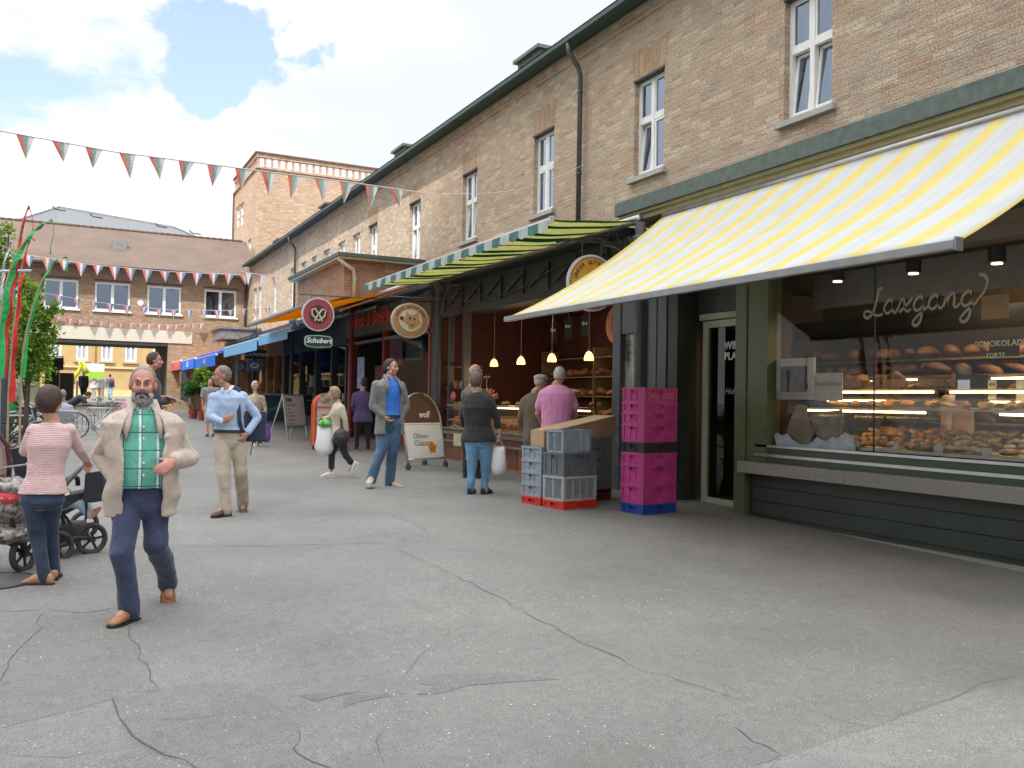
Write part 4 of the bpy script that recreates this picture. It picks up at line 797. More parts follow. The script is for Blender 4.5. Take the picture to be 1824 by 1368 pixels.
# annex above the yellow awning
an=wroot('brick_annex',(6.8,25.5,4.45),'low flat roofed red brick annex jutting from the market hall over the yellow awning','building')
AX=6.75
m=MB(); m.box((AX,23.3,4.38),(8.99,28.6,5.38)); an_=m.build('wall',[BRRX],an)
m=MB(); m.quad((AX-.003,23.296,4.38),(8.99,23.296,4.38),(8.99,23.296,5.38),(AX-.003,23.296,5.38)); m.build('end_wall',BRR,an)
m=MB(); m.box((AX-.22,23.05,5.38),(8.99,28.85,5.44)); m.build('eave_board',cream,an); m=MB(); m.box((AX-.26,23.0,5.441),(8.99,28.9,5.54)); m.build('flat_roof',copper,an)
m=MB(); m.tube([(AX-.2,23.15,5.4),(AX-.12,23.1,5.28),(AX+.22,23.2,5.12),(AX+.27,23.23,4.9),(AX+.27,23.23,4.3)],.055,8); m.build('downpipe',mat('cream pipe',(.50,.46,.36),.5),an,smooth=True)
# ------------------------------------------------ cross wing with the archway
br=wroot('archway_building',(2,49.6,.9),'brick cross wing with a tiled roof and a wide low passage closing the street','building')
BY=49.6
def wall_y(Y,x0,x1,z0,z1,ops,depth,name,m_,parent):
    m=MB(); xs=sorted({x0,x1,*[o[0] for o in ops],*[o[1] for o in ops]}); zs=sorted({z0,z1,*[o[2] for o in ops],*[o[3] for o in ops]})
    for a,b in zip(xs,xs[1:]):
        for c,d in zip(zs,zs[1:]):
            if any(o[0]<=a and b<=o[1] and o[2]<=c and d<=o[3] for o in ops): continue
            m.quad((a,Y,c),(b,Y,c),(b,Y,d),(a,Y,d))
    for a,b,c,d in ops:
        m.quad((a,Y,c),(a,Y,d),(a,Y+depth,d),(a,Y+depth,c)); m.quad((b,Y,c),(b,Y+depth,c),(b,Y+depth,d),(b,Y,d)); m.quad((a,Y,d),(b,Y,d),(b,Y+depth,d),(a,Y+depth,d))
        if c>z0+.01: m.quad((a,Y,c),(a,Y+depth,c),(b,Y+depth,c),(b,Y,c))
    return m.build(name,m_,parent)
WB=[(-13.1+i*2.62*1.0,) for i in range(0)]
wops=[(-.91,.64,5.9,7.35),(1.40,3.05,5.9,7.35),(3.88,5.54,5.9,7.35),(6.72,8.38,5.9,7.35),(-3.6,-2.0,5.9,7.35),(-6.2,-4.6,5.9,7.35)]
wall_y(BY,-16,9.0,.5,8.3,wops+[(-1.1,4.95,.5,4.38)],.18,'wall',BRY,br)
for x0,x1,z0,z1 in wops:
    f=MB(); Y=BY+.05; t=.09; xm=(x0+x1)/2
    f.box((x0,Y,z0),(x0+t,Y+.08,z1)); f.box((x1-t,Y,z0),(x1,Y+.08,z1)); f.box((x0+t,Y,z0),(x1-t,Y+.08,z0+t)); f.box((x0+t,Y,z1-t),(x1-t,Y+.08,z1)); f.box((xm-.07,Y-.01,z0+t),(xm+.07,Y+.08,z1-t))
    w_=f.build('window',white,br); g=MB(); g.quad((x0,Y+.04,z0),(x1,Y+.04,z0),(x1,Y+.04,z1),(x0,Y+.04,z1)); g.build('pane',GLW,w_)
    g=MB(); g.quad((x0-.1,Y+.5,z0-.2),(x1+.1,Y+.5,z0-.2),(x1+.1,Y+.5,z1+.2),(x0-.1,Y+.5,z1+.2)); g.build('dark_room',mat('dark office room',(.06,.065,.07),.9),w_)
    k=MB(); k.box((x0-.1,BY-.09,z0-.08),(x1+.1,BY+.05,z0)); k.build('sill',white,w_)
    k=MB(); k.box((x0-.1,BY-.07,z1+.08),(x1+.1,BY-.001,z1+.13)); k.build('hood',darkmetal,w_)
m=MB(); m.box((-1.5,BY-.06,4.38),(6.15,BY-.002,5.02)); m.build('render_band',mat('cream rendered band',(.56,.53,.44),.8,var=.05),br)
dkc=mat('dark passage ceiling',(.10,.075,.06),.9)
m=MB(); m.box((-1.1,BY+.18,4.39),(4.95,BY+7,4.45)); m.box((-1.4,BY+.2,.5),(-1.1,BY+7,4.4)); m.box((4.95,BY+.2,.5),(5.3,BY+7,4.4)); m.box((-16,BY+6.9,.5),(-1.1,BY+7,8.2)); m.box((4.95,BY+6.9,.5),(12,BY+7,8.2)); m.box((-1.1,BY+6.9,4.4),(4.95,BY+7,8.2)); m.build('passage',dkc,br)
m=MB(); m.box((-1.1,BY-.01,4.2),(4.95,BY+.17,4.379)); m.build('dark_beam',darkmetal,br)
tiles=mat('brown weathered tiles',(.22,.155,.12),.9,var=.3,scale=1.4,bump=.8,bscale=9)
def tile_mat():
    t=NT('flat brown tile roof'); g=t.n('NewGeometry'); sp=t.n('SeparateXYZ',Vector=g.outputs['Position']); cb=t.n('CombineXYZ',X=sp.outputs[0],Y=sp.outputs[2])
    b=t.n('TexBrick',Vector=cb.outputs[0],Color1=(.12,.085,.068,1),Color2=(.105,.076,.062,1),Mortar=(.12,.085,.07,1),Scale=1.,Mortar_Size=.008,Brick_Width=.2,Row_Height=.09)
    n=t.n('TexNoise',Vector=g.outputs['Position'],Scale=.8,Detail=6.); c=t.mix(.6,b.outputs[0],t.ramp(n.outputs[0],[(.3,(.75,.72,.7)),(.7,(1.25,1.2,1.15))]),'MULTIPLY'); t.set(Base_Color=c,Roughness=.85); t.bump(b.outputs['Fac'],-.5,.02); return t.m
TI=tile_mat(); RZ=onY(435,431,54).z
m=MB(); m.quad((-16,BY-.75,8.14),(9.6,BY-.75,8.14),(9.6,54,RZ),(-16,54,RZ)); m.quad((-16,54,RZ),(9.6,54,RZ),(9.6,58.6,8.14),(-16,58.6,8.14)); o=m.build('roof',TI,br)
m=MB(); 
x=-16
while x<9.5: m.ell((x,54,RZ+.02),(.22,.12,.09),nu=8,nv=5); x+=.36
m.build('ridge_tiles',TI,o)
m=MB(); m.box((-16,BY-.85,8.03),(9.1,BY-.72,8.13)); m.build('gutter',darkmetal,br); m=MB(); m.quad((-16,BY-.75,8.10),(-16,BY,8.22),(9,BY,8.22),(9,BY-.75,8.10)); m.build('soffit',mat('brown soffit',(.16,.11,.08),.8),br)
p=onY(213,437,51.5); m=MB(); m.box((p.x-.35,51.2,p.z-.25),(p.x+.35,51.8,p.z+.2)); m.build('roof_hatch',zinc,o)
m=MB(); c=onY(250,540,BY); m.cyl((c.x,BY-.06,c.z),(c.x,BY,c.z),.15,n=16); m.build('wall_clock',white,br)
m=MB(); m.cyl((8.85,BY-.08,8.1),(8.85,BY-.08,4.5),.06,n=8); m.build('downpipe',darkmetal,br)
m=MB(); a=onY(395,570,46); m.box((6.9,45.6,5.0),(8.98,48.5,5.12)); m.box((7.0,45.7,4.5),(8.98,48.4,4.999)); m.build('porch_roof',mat('weathered zinc edge',(.20,.19,.17),.6,var=.3),hall)
# tower behind
tw=wroot('brick_tower',(10,53.1,0),'square pinkish brick tower with an open arcaded parapet behind the market hall','tower')
TX0,TX1,TY0,TY1,TZ=10.0,21,53.1,60.7,15.15
m=MB(); m.quad((TX0,TY0,0),(TX1,TY0,0),(TX1,TY0,TZ),(TX0,TY0,TZ)); m.build('front_wall',BRT,tw)
tops=[(TY0+2.6,TY0+3.4,12.4,13.9),(TY0+3.7,TY0+4.5,12.4,13.9),(TY0+1.2,TY0+1.8,9.6,10.9)]
tops=[]
for q0,q1 in (((421,371),(427,402)),((428,365),(434,398)),((442,428),(447,453))):
    a=onX(*q0,TX0); b=onX(*q1,TX0); tops.append((min(a.y,b.y),max(a.y,b.y),min(a.z,b.z),max(a.z,b.z)))
wall_x(TX0,TY0,TY1,0,TZ,tops,.2,'side_wall',BRTX,tw)
for y0,y1,z0,z1 in tops:
    m=MB(); m.box((TX0+.08,y0,z0),(TX0+.15,y0+.1,z1)); m.box((TX0+.08,y1-.1,z0),(TX0+.15,y1,z1)); m.box((TX0+.08,y0+.1,z0),(TX0+.15,y1-.1,z0+.1)); m.box((TX0+.08,y0+.1,z1-.1),(TX0+.15,y1-.1,z1)); m.box((TX0+.08,y0+.1,(z0+z1)/2-.05),(TX0+.15,y1-.1,(z0+z1)/2+.05)); w_=m.build('window',white,tw); m=MB(); m.quad((TX0+.12,y0,z0),(TX0+.12,y0,z1),(TX0+.12,y1,z1),(TX0+.12,y1,z0)); m.build('pane',mat('pale reflecting pane',(.45,.47,.5),.2),w_)
m=MB(); m.box((TX0-.1,TY0-.1,TZ),(TX1,TY1+.1,TZ+.12)); 
n=26
for i in range(n+1):
    x=TX0+.05+i*.415; m.box((x-.06,TY0,TZ+.12),(x+.06,TY0+.14,TZ+.68))
for i in range(18): y=TY0+.3+i*.415; m.box((TX0,y,TZ+.12),(TX0+.18,y+.16,TZ+.68))
m.box((TX0-.06,TY0-.06,TZ+.68),(TX1,TY0+.25,TZ+.9)); m.box((TX0-.06,TY0+.25,TZ+.68),(TX0+.2,TY1,TZ+.9)); 
m.build('parapet_arcade',BRT,tw); m=MB(); m.box((TX0-.15,TY0-.15,TZ+.901),(TX1,TY0+.3,TZ+.98)); m.box((TX0-.15,TY0+.3,TZ+.901),(TX0+.3,TY1+.1,TZ+.98)); m.box((TX0-.12,TY1,0),(TX1,TY1+.05,TZ)); m.build('parapet_cap',mat('dull lead capping',(.16,.10,.10),.6),tw)
# yellow house and its neighbour beyond the passage
yh=wroot('yellow_house',(4,80,1.4),'yellow ochre house with white windows seen through the passage','building')
ym=mat('yellow ochre render',(.50,.35,.16),.85,var=.08,scale=1.5)
yops=[]
for px in (99,146,190,233,283,330): a=onY(px-10,608,80); b=onY(px+10,643,80); yops.append((a.x,b.x,4.35,6.6))
wall_y(80,-8,16,1.0,11,yops,.25,'wall',ym,yh)
for x0,x1,z0,z1 in yops:
    m=MB(); t=.16; Y=80.05; m.box((x0,Y,z0),(x0+t,Y+.1,z1)); m.box((x1-t,Y,z0),(x1,Y+.1,z1)); m.box((x0+t,Y,z0),(x1-t,Y+.1,z0+t)); m.box((x0+t,Y,z1-t),(x1-t,Y+.1,z1)); m.box(((x0+x1)/2-.07,Y-.01,z0+t),((x0+x1)/2+.07,Y+.1,z1-t)); m.box((x0+t,Y-.012,5.55),(x1-t,Y+.1,5.68)); w_=m.build('window',white,yh)
    m=MB(); m.quad((x0,Y+.06,z0),(x1,Y+.06,z0),(x1,Y+.06,z1),(x0,Y+.06,z1)); m.build('pane',mat('pale window glass',(.42,.46,.50),.15),w_); m=MB(); m.box((x0-.15,79.82,z0-.14),(x1+.15,80.04,z0)); m.build('sill',cream,w_)
m=MB(); m.box((-8,79.85,3.75),(16,79.99,3.9)); m.box((-8,79.94,1.2),(16,79.99,2.0)); m.build('string_course',mat('pale ochre band',(.70,.52,.28),.8),yh)
m=MB(); m.cyl((onY(168,640,79.8).x,79.85,2),(onY(168,640,79.8).x,79.85,9),.06); m.build('downpipe',mat('ochre pipe',(.5,.32,.14),.6),yh)
gh=wroot('slate_roofed_house',(4,92,1.5),'large hipped grey slate roof rising behind the brick cross wing','building')
slate=mat('grey slate roof',(.125,.132,.145),.7,var=.08,scale=2)
Q=[onY(x,y,Yq) for x,y,Yq in ((0,402,90),(105,369,96),(310,405,96),(375,432,90))]
z0=8.0
m=MB(); L=[(q.x+(-9 if i==0 else 9 if i==3 else 0),86,12.5) for i,q in enumerate(Q)]
for i in range(3): m.quad(L[i],L[i+1],tuple(Q[i+1]),tuple(Q[i]))
m.quad(tuple(Q[0]),tuple(Q[1]),(Q[1].x,104,13),(Q[0].x-3,104,13)); m.quad(tuple(Q[2]),tuple(Q[3]),(Q[3].x+3,104,13),(Q[2].x,104,13)); rf=m.build('roof',slate,gh)
m=MB(); 
for a,b in zip(Q,Q[1:]): m.beam(a,b,.18)
m.build('ridge_cap',zinc,rf)
for px,py in ((104,375),(170,388),(285,405),(345,417)): 
    p=onY(px,py,91.5); m=MB(); m.tube([(p.x-.5,91,p.z+.25),(p.x-.2,91,p.z),(p.x+.6,91,p.z-.05)],.07,5); m.build('snow_hook',darkmetal,rf)
m=MB(); m.box((-10,90,0),(20,103,z0+5.2)); m.build('wall',ym,gh)
# building on the other side of the street, which the shop windows mirror
op=wroot('opposite_building',(-14,4,0),'brick market building on the left side of the street','building')
ops=[(y-.6,y+.6,4.6,6.6) for y in range(-22,14,4)]+[(y-1.4,y+1.4,.4,2.9) for y in range(-22,14,4)]
m=MB(); m.box((-26,-26,0),(-14,15,8.5)); m.build('wall',brick('brick of the opposite building','x',(.33,.21,.14),(.38,.24,.16),(.36,.3,.24)),op)
for a,b,c,d in ops: m=MB(); m.box((-14.01,a,c),(-13.96,b,d)); m.build('window',mat('dark shop windows',(.05,.055,.06),.2),op)
m=MB(); m.quad((-13.5,-26,8.4),(-13.5,15,8.4),(-20,15,12),(-20,-26,12)); m.build('roof',TI,op)
# unseen cloud added sunward and shaped to shade the near end of the street
def shade_cloud():
    off=Vector((sd.x,sd.y,0))/sd.z*115; rc=random.Random(11); m=MB(); n=0
    # its shade ends along a line running from the hall wall to the far end of the street
    while n<90:
        x=rc.uniform(-70,30); y=rc.uniform(-60,52); r=rc.uniform(7,12); lim=12.0-.36*(y-22.3)-r*.9
        if x>lim+0*y: continue
        m.ell((off.x+x,off.y+y,115+rc.uniform(-2,3)),(r,r,r*.42),nu=14,nv=9); n+=1
    P=[(12.4,22.3),(4.5,44),(-1,52),(-70,56),(-70,-70),(40,-70),(40,-40)]
    m.prism([(off.x+a,off.y+b,114) for a,b in P],(0,0,3))
    t=NT('shade_cloud'); t.N.remove(t.p); d=t.n('BsdfDiffuse',Color=(.95,.95,.95,1)); tl=t.n('BsdfTranslucent',Color=(.98,.98,.98,1)); mx=t.n('MixShader',i0=.8,i1=d.outputs[0],i2=tl.outputs[0]); t.L.new(mx.outputs[0],t.out.inputs[0])
    o=m.build('shade_cloud',t.m,smooth=False); tag(o,kind='structure')
shade_cloud()
# ------------------------------------------------ bunting
FC=[stripes(n,1,9.,[(0,c)],.55) for n,c in (('red pennant cloth',(.72,.22,.18)),('green pennant cloth',(.30,.44,.38)),('white pennant cloth',(.72,.72,.75)),('blue pennant cloth',(.20,.28,.42)))]
def bunting(pts,label,w,h,cols,flip,Yf,seed=0,gap=1.25):
    rr=random.Random(seed); P=[onY(x,y,yy) for (x,y),yy in zip(pts,Yf)]; r=wroot('bunting',tuple(P[0]),label,'bunting','strings of pennants across the street')
    path=[]
    for a,b in zip(P,P[1:]):
        for i in range(12): path.append(a.lerp(b,i/12))
    path.append(P[-1]); m=MB(); m.tube(path,.007 if w<.3 else .01,4); m.build('cord',mat('white cord',(.5,.5,.5),.7,var=0),r)
    # walk along the cord
    L=[0]; 
    for a,b in zip(path,path[1:]): L.append(L[-1]+(b-a).length)
    def at(s):
        for i in range(len(L)-1):
            if L[i+1]>=s: return path[i].lerp(path[i+1],(s-L[i])/(L[i+1]-L[i]+1e-9))
        return path[-1]
    s=w*.2; k=0
    while s+w<L[-1]:
        a=at(s);b=at(s+w); d=b-a; sw=rr.uniform(-.35,.35); hh=h*rr.uniform(.78,1.05); tip=(a+b)/2+Vector((d.x*rr.uniform(-.25,.25),sw*hh*.6,-hh)); m=MB(); n=len(cols)
        for i,c in enumerate(cols):
            m.m=i; u0,u1=i/n,(i+1)/n; p0,p1=a.lerp(b,u0),a.lerp(b,u1); q=Vector((0,.03*math.sin(i*2+k),0)); mid0=p0.lerp(tip,.5)+q; mid1=p1.lerp(tip,.5)+Vector((0,.03*math.sin(i*2+2+k),0))
            m.quad(p0,p1,mid1,mid0); m.add([mid0,mid1,tip],[(0,1,2)])
        m.build('pennant',[FC[c] for c in cols],r); s+=w*gap*rr.uniform(.95,1.1); k+=1
    return r
B1=bunting([(-40,226),(0,233),(200,270),(460,304),(640,327),(757,344)],'near string of red, green and white pennants across the sky',.172,.28,(0,1,2),0,[10.5]*6,1,1.82)
q0=onY(757,344,10.5); m=MB(); m.tube([q0.lerp(Vector((8.98,14.2,6.3)),i/8)-Vector((0,0,.25*math.sin(math.pi*i/8))) for i in range(9)],.004,4); m.build('cord_end',mat('white cord',(.5,.5,.5)),B1)
bunting([(-60,440),(68,457),(150,470),(300,484),(447,490)],'upper far string of red white and blue pennants along the cross wing eaves',.52,.66,(0,2,3),0,[47.8]*5,2,1.42)
bunting([(-40,508),(78,522),(170,538),(300,552),(400,553),(478,548),(520,538)],'middle far string of small pennants across the cross wing windows',.36,.42,(0,2,3),0,[38,39,40,41,42,43,43.5],3,1.85)
bunting([(40,556),(90,563),(200,575),(300,579),(365,576)],'lowest far string of small faded pennants above the cream band',.25,.32,(0,2),0,[41,41.5,42,42.5,43],4,1.6)
bunting([(430,484),(470,490),(500,496)],'short string of pennants leading to the market hall wall',.42,.55,(0,2,2),0,[38,38.5,39],5,1.7)
# ------------------------------------------------ crates
mag=mat('magenta crate plastic',(.40,.04,.19),.48,var=.28,scale=5); blk=mat('black crate plastic',(.02,.018,.022),.5); blu=mat('blue crate plastic',(.01,.05,.28),.4); gl1=mat('light grey crate plastic',(.33,.36,.38),.5,var=.12); gl2=mat('blue grey crate plastic',(.25,.29,.34),.5,var=.12); gd=mat('dark grey crate plastic',(.10,.125,.14),.5,var=.15); redc=mat('red crate plastic',(.55,.03,.012),.4); dkred=mat('dull dark red crate plastic',(.18,.01,.015),.5); gm=mat('mid grey crate plastic',(.17,.19,.20),.5,var=.15)
def crate(p,rot,h,mt,label,group,style='rib',w=.62,d=.42,name='crate'):
    m=MB(); t=.012
    m.box((.02,.02,0),(w-.02,d-.02,.012))
    m.box((-.004,-.004,h-.03),(w+.004,t,h)); m.box((-.004,d-t,h-.03),(w+.004,d+.004,h)); m.box((-.004,t,h-.03),(t,d-t,h)); m.box((w-t,t,h-.03),(w+.004,d-t,h))
    m.box((.006,.006,.002),(w-.006,t+.01,.03)); m.box((.006,d-t-.01,.002),(w-.006,d-.006,.03)); m.box((.006,t+.01,.002),(t+.01,d-t-.01,.03)); m.box((w-t-.01,t+.01,.002),(w-.006,d-t-.01,.03))
    for a,b in ((0,0),(w-.045,0),(0,d-.045),(w-.045,d-.045)): m.box((a+.002,b+.002,.03),(a+.043,b+.043,h-.03))
    def side(o,u,n,L,nr):
        o=Vector(o);u=Vector(u);n=Vector(n)
        def bx(u0,u1,z0,z1,a,b):
            P=[o+u*x+n*y for x in(u0,u1) for y in(a,b)]; m.box((min(q.x for q in P),min(q.y for q in P),z0),(max(q.x for q in P),max(q.y for q in P),z1))
        hw=.055
        if style=='rib':
            bx(.045,L/2-hw,.03,h-.03,.012,.017); bx(L/2+hw,L-.045,.03,h-.03,.012,.017)
            if h>.1: bx(L/2-hw,L/2+hw,.03,h-.075,.012,.017); bx(L/2-hw-.01,L/2+hw+.01,h-.082,h-.075,.0,.02); bx(L/2-hw-.01,L/2+hw+.01,h-.03,h-.026,.0,.02)
            bx(L/2-hw,L/2+hw,h-.075,h-.03,.03,.034)
            for i in range(1,nr): 
                x=.045+(L-.09)*i/nr; bx(x-.006,x+.006,.03,h-.03,.001,.012)
            if h>.17: bx(.045,L-.045,h*.5-.004,h*.5+.004,.004,.012); 
            if nr>3:
                for s in (.25,.75): bx(L*s-.05,L*s+.05,.05,h-.09,.006,.0119)
        else:
            # open lattice of crossing bars
            z0,z1=.03,h-.03; pit=.03; k=0
            for sgn in (1,-1):
                x=-(z1-z0)
                while x<L:
                    xa,za,xb,zb=x,z0,x+(z1-z0),z1
                    if sgn<0: xa,xb=xb,xa
                    # clip to the panel
                    def clip(xa,za,xb,zb):
                        for lo,hi in ((.045,L-.045),):
                            if xa>xb: xa,za,xb,zb=xb,zb,xa,za
                            if xb<=lo or xa>=hi: return None
                            if xa<lo: za+=(zb-za)*(lo-xa)/(xb-xa); xa=lo
                            if xb>hi: zb=za+(zb-za)*(hi-xa)/(xb-xa); xb=hi
                        return xa,za,xb,zb
                    q=clip(xa,za,xb,zb)
                    if q: m.beam(o+u*q[0]+n*(.010+.002*sgn)+Vector((0,0,q[1])),o+u*q[2]+n*(.010+.002*sgn)+Vector((0,0,q[3])),.0045,.0045,up=n)
                    x+=pit
            for i in range(1,nr): x=.045+(L-.09)*i/nr; bx(x-.008,x+.008,.03,h-.03,.0,.016)
            bx(L/2-.06,L/2+.06,h-.075,h-.065,.0,.018)
    side((0,0,0),(1,0,0),(0,1,0),w,4); side((0,d,0),(1,0,0),(0,-1,0),w,4); side((0,0,0),(0,1,0),(1,0,0),d,2 if style!='rib' else 3); side((w,0,0),(0,1,0),(-1,0,0),d,2)
    o=m.build(name,mt); o.location=p; o.rotation_euler=(0,0,rot); return tag(o,label,'crate',group)
def stack(B,th,items,group):
    z=gz(B.y); 
    for h,mt,lb,st in items: crate((B.x,B.y,z),th,h,mt,lb,group,st); z+=h-.004
    return z
B=onG(1145,918); TH=R_(9.3)
stack(B,TH,[(.135,blu,'blue crate at the foot of the tall magenta stack','rib'),(.245,mag,'tall magenta crate resting on the blue one','rib'),(.27,mag,'tallest magenta crate, second above the blue one','rib'),(.165,mag,'low magenta crate right under the black crate','rib'),(.145,blk,'black crate in the middle of the magenta stack','rib'),(.235,mag,'deep magenta crate resting on the black one','rib'),(.165,mag,'low magenta crate second above the black one','rib'),(.14,mag,'low magenta crate second from the top of the stack','rib'),(.195,mag,'topmost magenta crate with embossed lettering, in front of the column','rib')],'tall stack of magenta crates')
e1=Vector((math.cos(TH),math.sin(TH),0)); e2=Vector((-math.sin(TH),math.cos(TH),0))
zt=gz(B.y)+.135+.245+.27+.165+.145+.235+.165+.14-.032
topc=B+e1*.31-e2*.006; 
tt=text('5AD   GDG',.10,mat('faded crate lettering',(.60,.22,.38),.5),(topc.x,topc.y,zt+.09),Matrix.Rotation(TH,3,'Z')@ROTY,'crate_lettering'); 
tt.parent=bpy.data.objects['crate.008'] if 'crate.008' in bpy.data.objects else None
if tt.parent: tt.matrix_parent_inverse=(Matrix.Translation(tt.parent.location)@Matrix.Rotation(TH,4,'Z')).inverted()
B=onG(1003,909); TH=R_(12); e1=Vector((math.cos(TH),math.sin(TH),0)); e2=Vector((-math.sin(TH),math.cos(TH),0))
ztop=stack(B,TH,[(.115,redc,'bright red crate under the front grey crates','rib'),(.33,gl1,'light grey lattice crate resting on the red one in front','lat'),(.32,gd,'dark slate grey crate in the middle of the front stack','rib')],'front stack of grey crates')
Bs=B+e1*.03+e2*.05; crate((Bs.x,Bs.y,ztop),TH,.31,gl2,'blue grey lattice crate on top of the front grey stack','front stack of grey crates','lat',w=.52,d=.34)
B2=B+e2*.46; B2=Vector((B2.x,B2.y,0)); 
zl=stack(B2,TH,[(.115,redc,'bright red crate at the foot of the left grey stack','rib'),(.18,gl2,'lowest blue grey crate of the left stack, on red','rib'),(.17,gl2,'second blue grey crate from the bottom of the left stack','rib'),(.17,gl2,'third blue grey crate from the bottom of the left stack','rib'),(.19,gl2,'topmost blue grey crate of the left stack, under the box','rib')],'left stack of blue grey crates')
B3=B+e1*.80+e2*.5
zr=stack(B3,TH,[(.11,dkred,'dull red crate at the foot of the rear dark stack','rib'),(.06,blk,'thin black tray low in the rear dark stack','rib'),(.16,gm,'lowest dark grey crate of the rear stack','rib'),(.16,gm,'second dark grey crate of the rear stack','rib'),(.17,gm,'third dark grey crate of the rear stack','rib'),(.16,gm,'fourth dark grey crate of the rear stack','rib'),(.13,gm,'topmost dark grey tray of the rear stack, under cardboard','rib')],'rear stack of dark grey crates')
card_=mat('brown cardboard',(.42,.29,.185),.85,var=.07,scale=4)
m=MB(); P0=B2+e1*.06+e2*.02; m.cbox((.13,.14,.115),(.13,.14,.115)); o=m.build('cardboard_box',card_,bevel=.002); o.location=(P0.x,P0.y,zl); o.rotation_euler=(0,0,TH); tag(o,'small tan cardboard box on the left blue grey crates','box')
m=MB(); m.box((.01,.139,.2302),(.25,.143,.2308)); t_=m.build('box_seam',mat('box tape',(.50,.38,.25),.5),o)
P0=B2+e1*.38+e2*.12; m=MB(); m.box((0,0,0),(1.35,.42,.30)); m.box((.02,-.002,.14),(1.33,-.001,.146)); o=m.build('cardboard_box',card_,bevel=.003); o.location=(P0.x,P0.y,zl-.07); o.rotation_euler=(0,R_(-9),TH+R_(4)); tag(o,'long wide cardboard box lying tilted on the rear dark crates','box')
# ------------------------------------------------ boards on the pavement
def aboard(pL,pR,h,lean,name,label,build):
    """local x along the foot, y away from the reader, z up"""
    a=onG(*pL); b=onG(*pR); w=(b-a).length; r=empty(name,(a.x,a.y,min(a.z,b.z)),label,'board sign'); r.rotation_euler=(0,0,math.atan2(b.y-a.y,b.x-a.x)); build(r,w,h,lean); return r
alu2=mat('silver frame tube',(.50,.51,.50),.3,.8); lt=lambda y,z,le:(y+z*math.tan(le))
def rr_(lean): return Matrix.Rotation(math.pi/2-lean,3,'X')
def b_oliv(r,w,h,le):
    hz=h-w/2; S=lambda x,z,o=0:(x,z*math.sin(le)+o*math.cos(le),z*math.cos(le)-o*math.sin(le)+.0)
    fr=[S(.02,.10)]+[S(.02,hz*.5)]+[S(w/2-math.cos(a*math.pi/12)*(w/2-.02),hz+math.sin(a*math.pi/12)*(w/2-.02)) for a in range(13)]+[S(w-.02,hz*.5),S(w-.02,.10)]
    m=MB(); m.tube(fr,.018,8); m.tube([S(.02,.2),S(w-.02,.2)],.014,6); m.build('frame',alu2,r,smooth=True)
    hb=hz-.06
    m=MB(); m.add([S(.04,.22,-.002),S(w-.04,.22,-.002),S(w-.04,hb,-.002),S(.04,hb,-.002)],[(0,1,2,3)]); m.add([S(.04,.22,.008),S(w-.04,.22,.008),S(w-.04,hb,.008),S(.04,hb,.008)],[(3,2,1,0)]); m.build('poster',mat('white poster',(.80,.80,.80),.5,var=.05),r)
    ar_=[S(w/2-math.cos(a*math.pi/16)*(w/2-.04),hz+math.sin(a*math.pi/16)*(w/2-.04),-.001) for a in range(17)]; m=MB(); m.quad(S(.04,hb+.005,-.001),S(w-.04,hb+.005,-.001),*reversed(ar_)); m.build('header',mat('dark brown header',(.075,.03,.02),.5,var=.1),r)
    Rm=rr_(le); T=lambda s_,z,x,sz,mt,nm,**k: text(s_,sz,mt,S(x,z,-.006),Rm,nm,r,ext=.001,**k)
    T('wolf',hz+.10,w*.56,.17,wl,'header_lettering',shear=.2,bold=.006)
    T('Oliven-',hb-.26,w*.42,.15,mat('grey ink',(.14,.14,.15),.6,var=0),'poster_lettering'); T('Ciabatta',hb-.40,w*.46,.15,mat('grey ink',(.14,.14,.15)),'poster_lettering')
    m=MB(); cx_,cz=w*.68,.41; P=[]
    for i in range(40): a=i/40*6.283; q=.11*(1+.16*math.cos(5*(a-math.pi/2))); P.append(S(cx_+q*math.cos(a),cz+q*math.sin(a),-.005))
    m.quad(*P); m.build('price_flower',mat('orange print',(.72,.28,.01),.6,var=.05),r); T('2,25',cz-.01,cx_,.09,brownink,'price_lettering',shear=.2)
    m=MB(); m.quad(S(.06,hb-.035,-.004),S(w-.06,hb-.035,-.004),S(w-.06,hb-.025,-.004),S(.06,hb-.025,-.004)); m.build('poster_line',gold,r)
    m=MB(); 
    for x in (.05,w-.05): m.tube([S(x,hz),(x,.55,.12)],.014,6)
    m.tube([(.05,.55,.12),(w-.05,.55,.12)],.014,6); m.build('rear_leg',alu2,r)
    for x,y in ((.02,.02),(w-.02,.02),(.05,.55),(w-.05,.55)):
        m=MB(); m.cyl((x-.015,y,.06),(x+.015,y,.06),.06,n=16); m.box((x-.02,y-.01,.06),(x+.02,y+.01,.14)); m.build('castor_wheel',darkmetal,r)
aboard((727,838),(796,832),1.52,R_(11),'sandwich_board','arched brown and white pavement board advertising bread, on castors beside the jacket man',b_oliv)
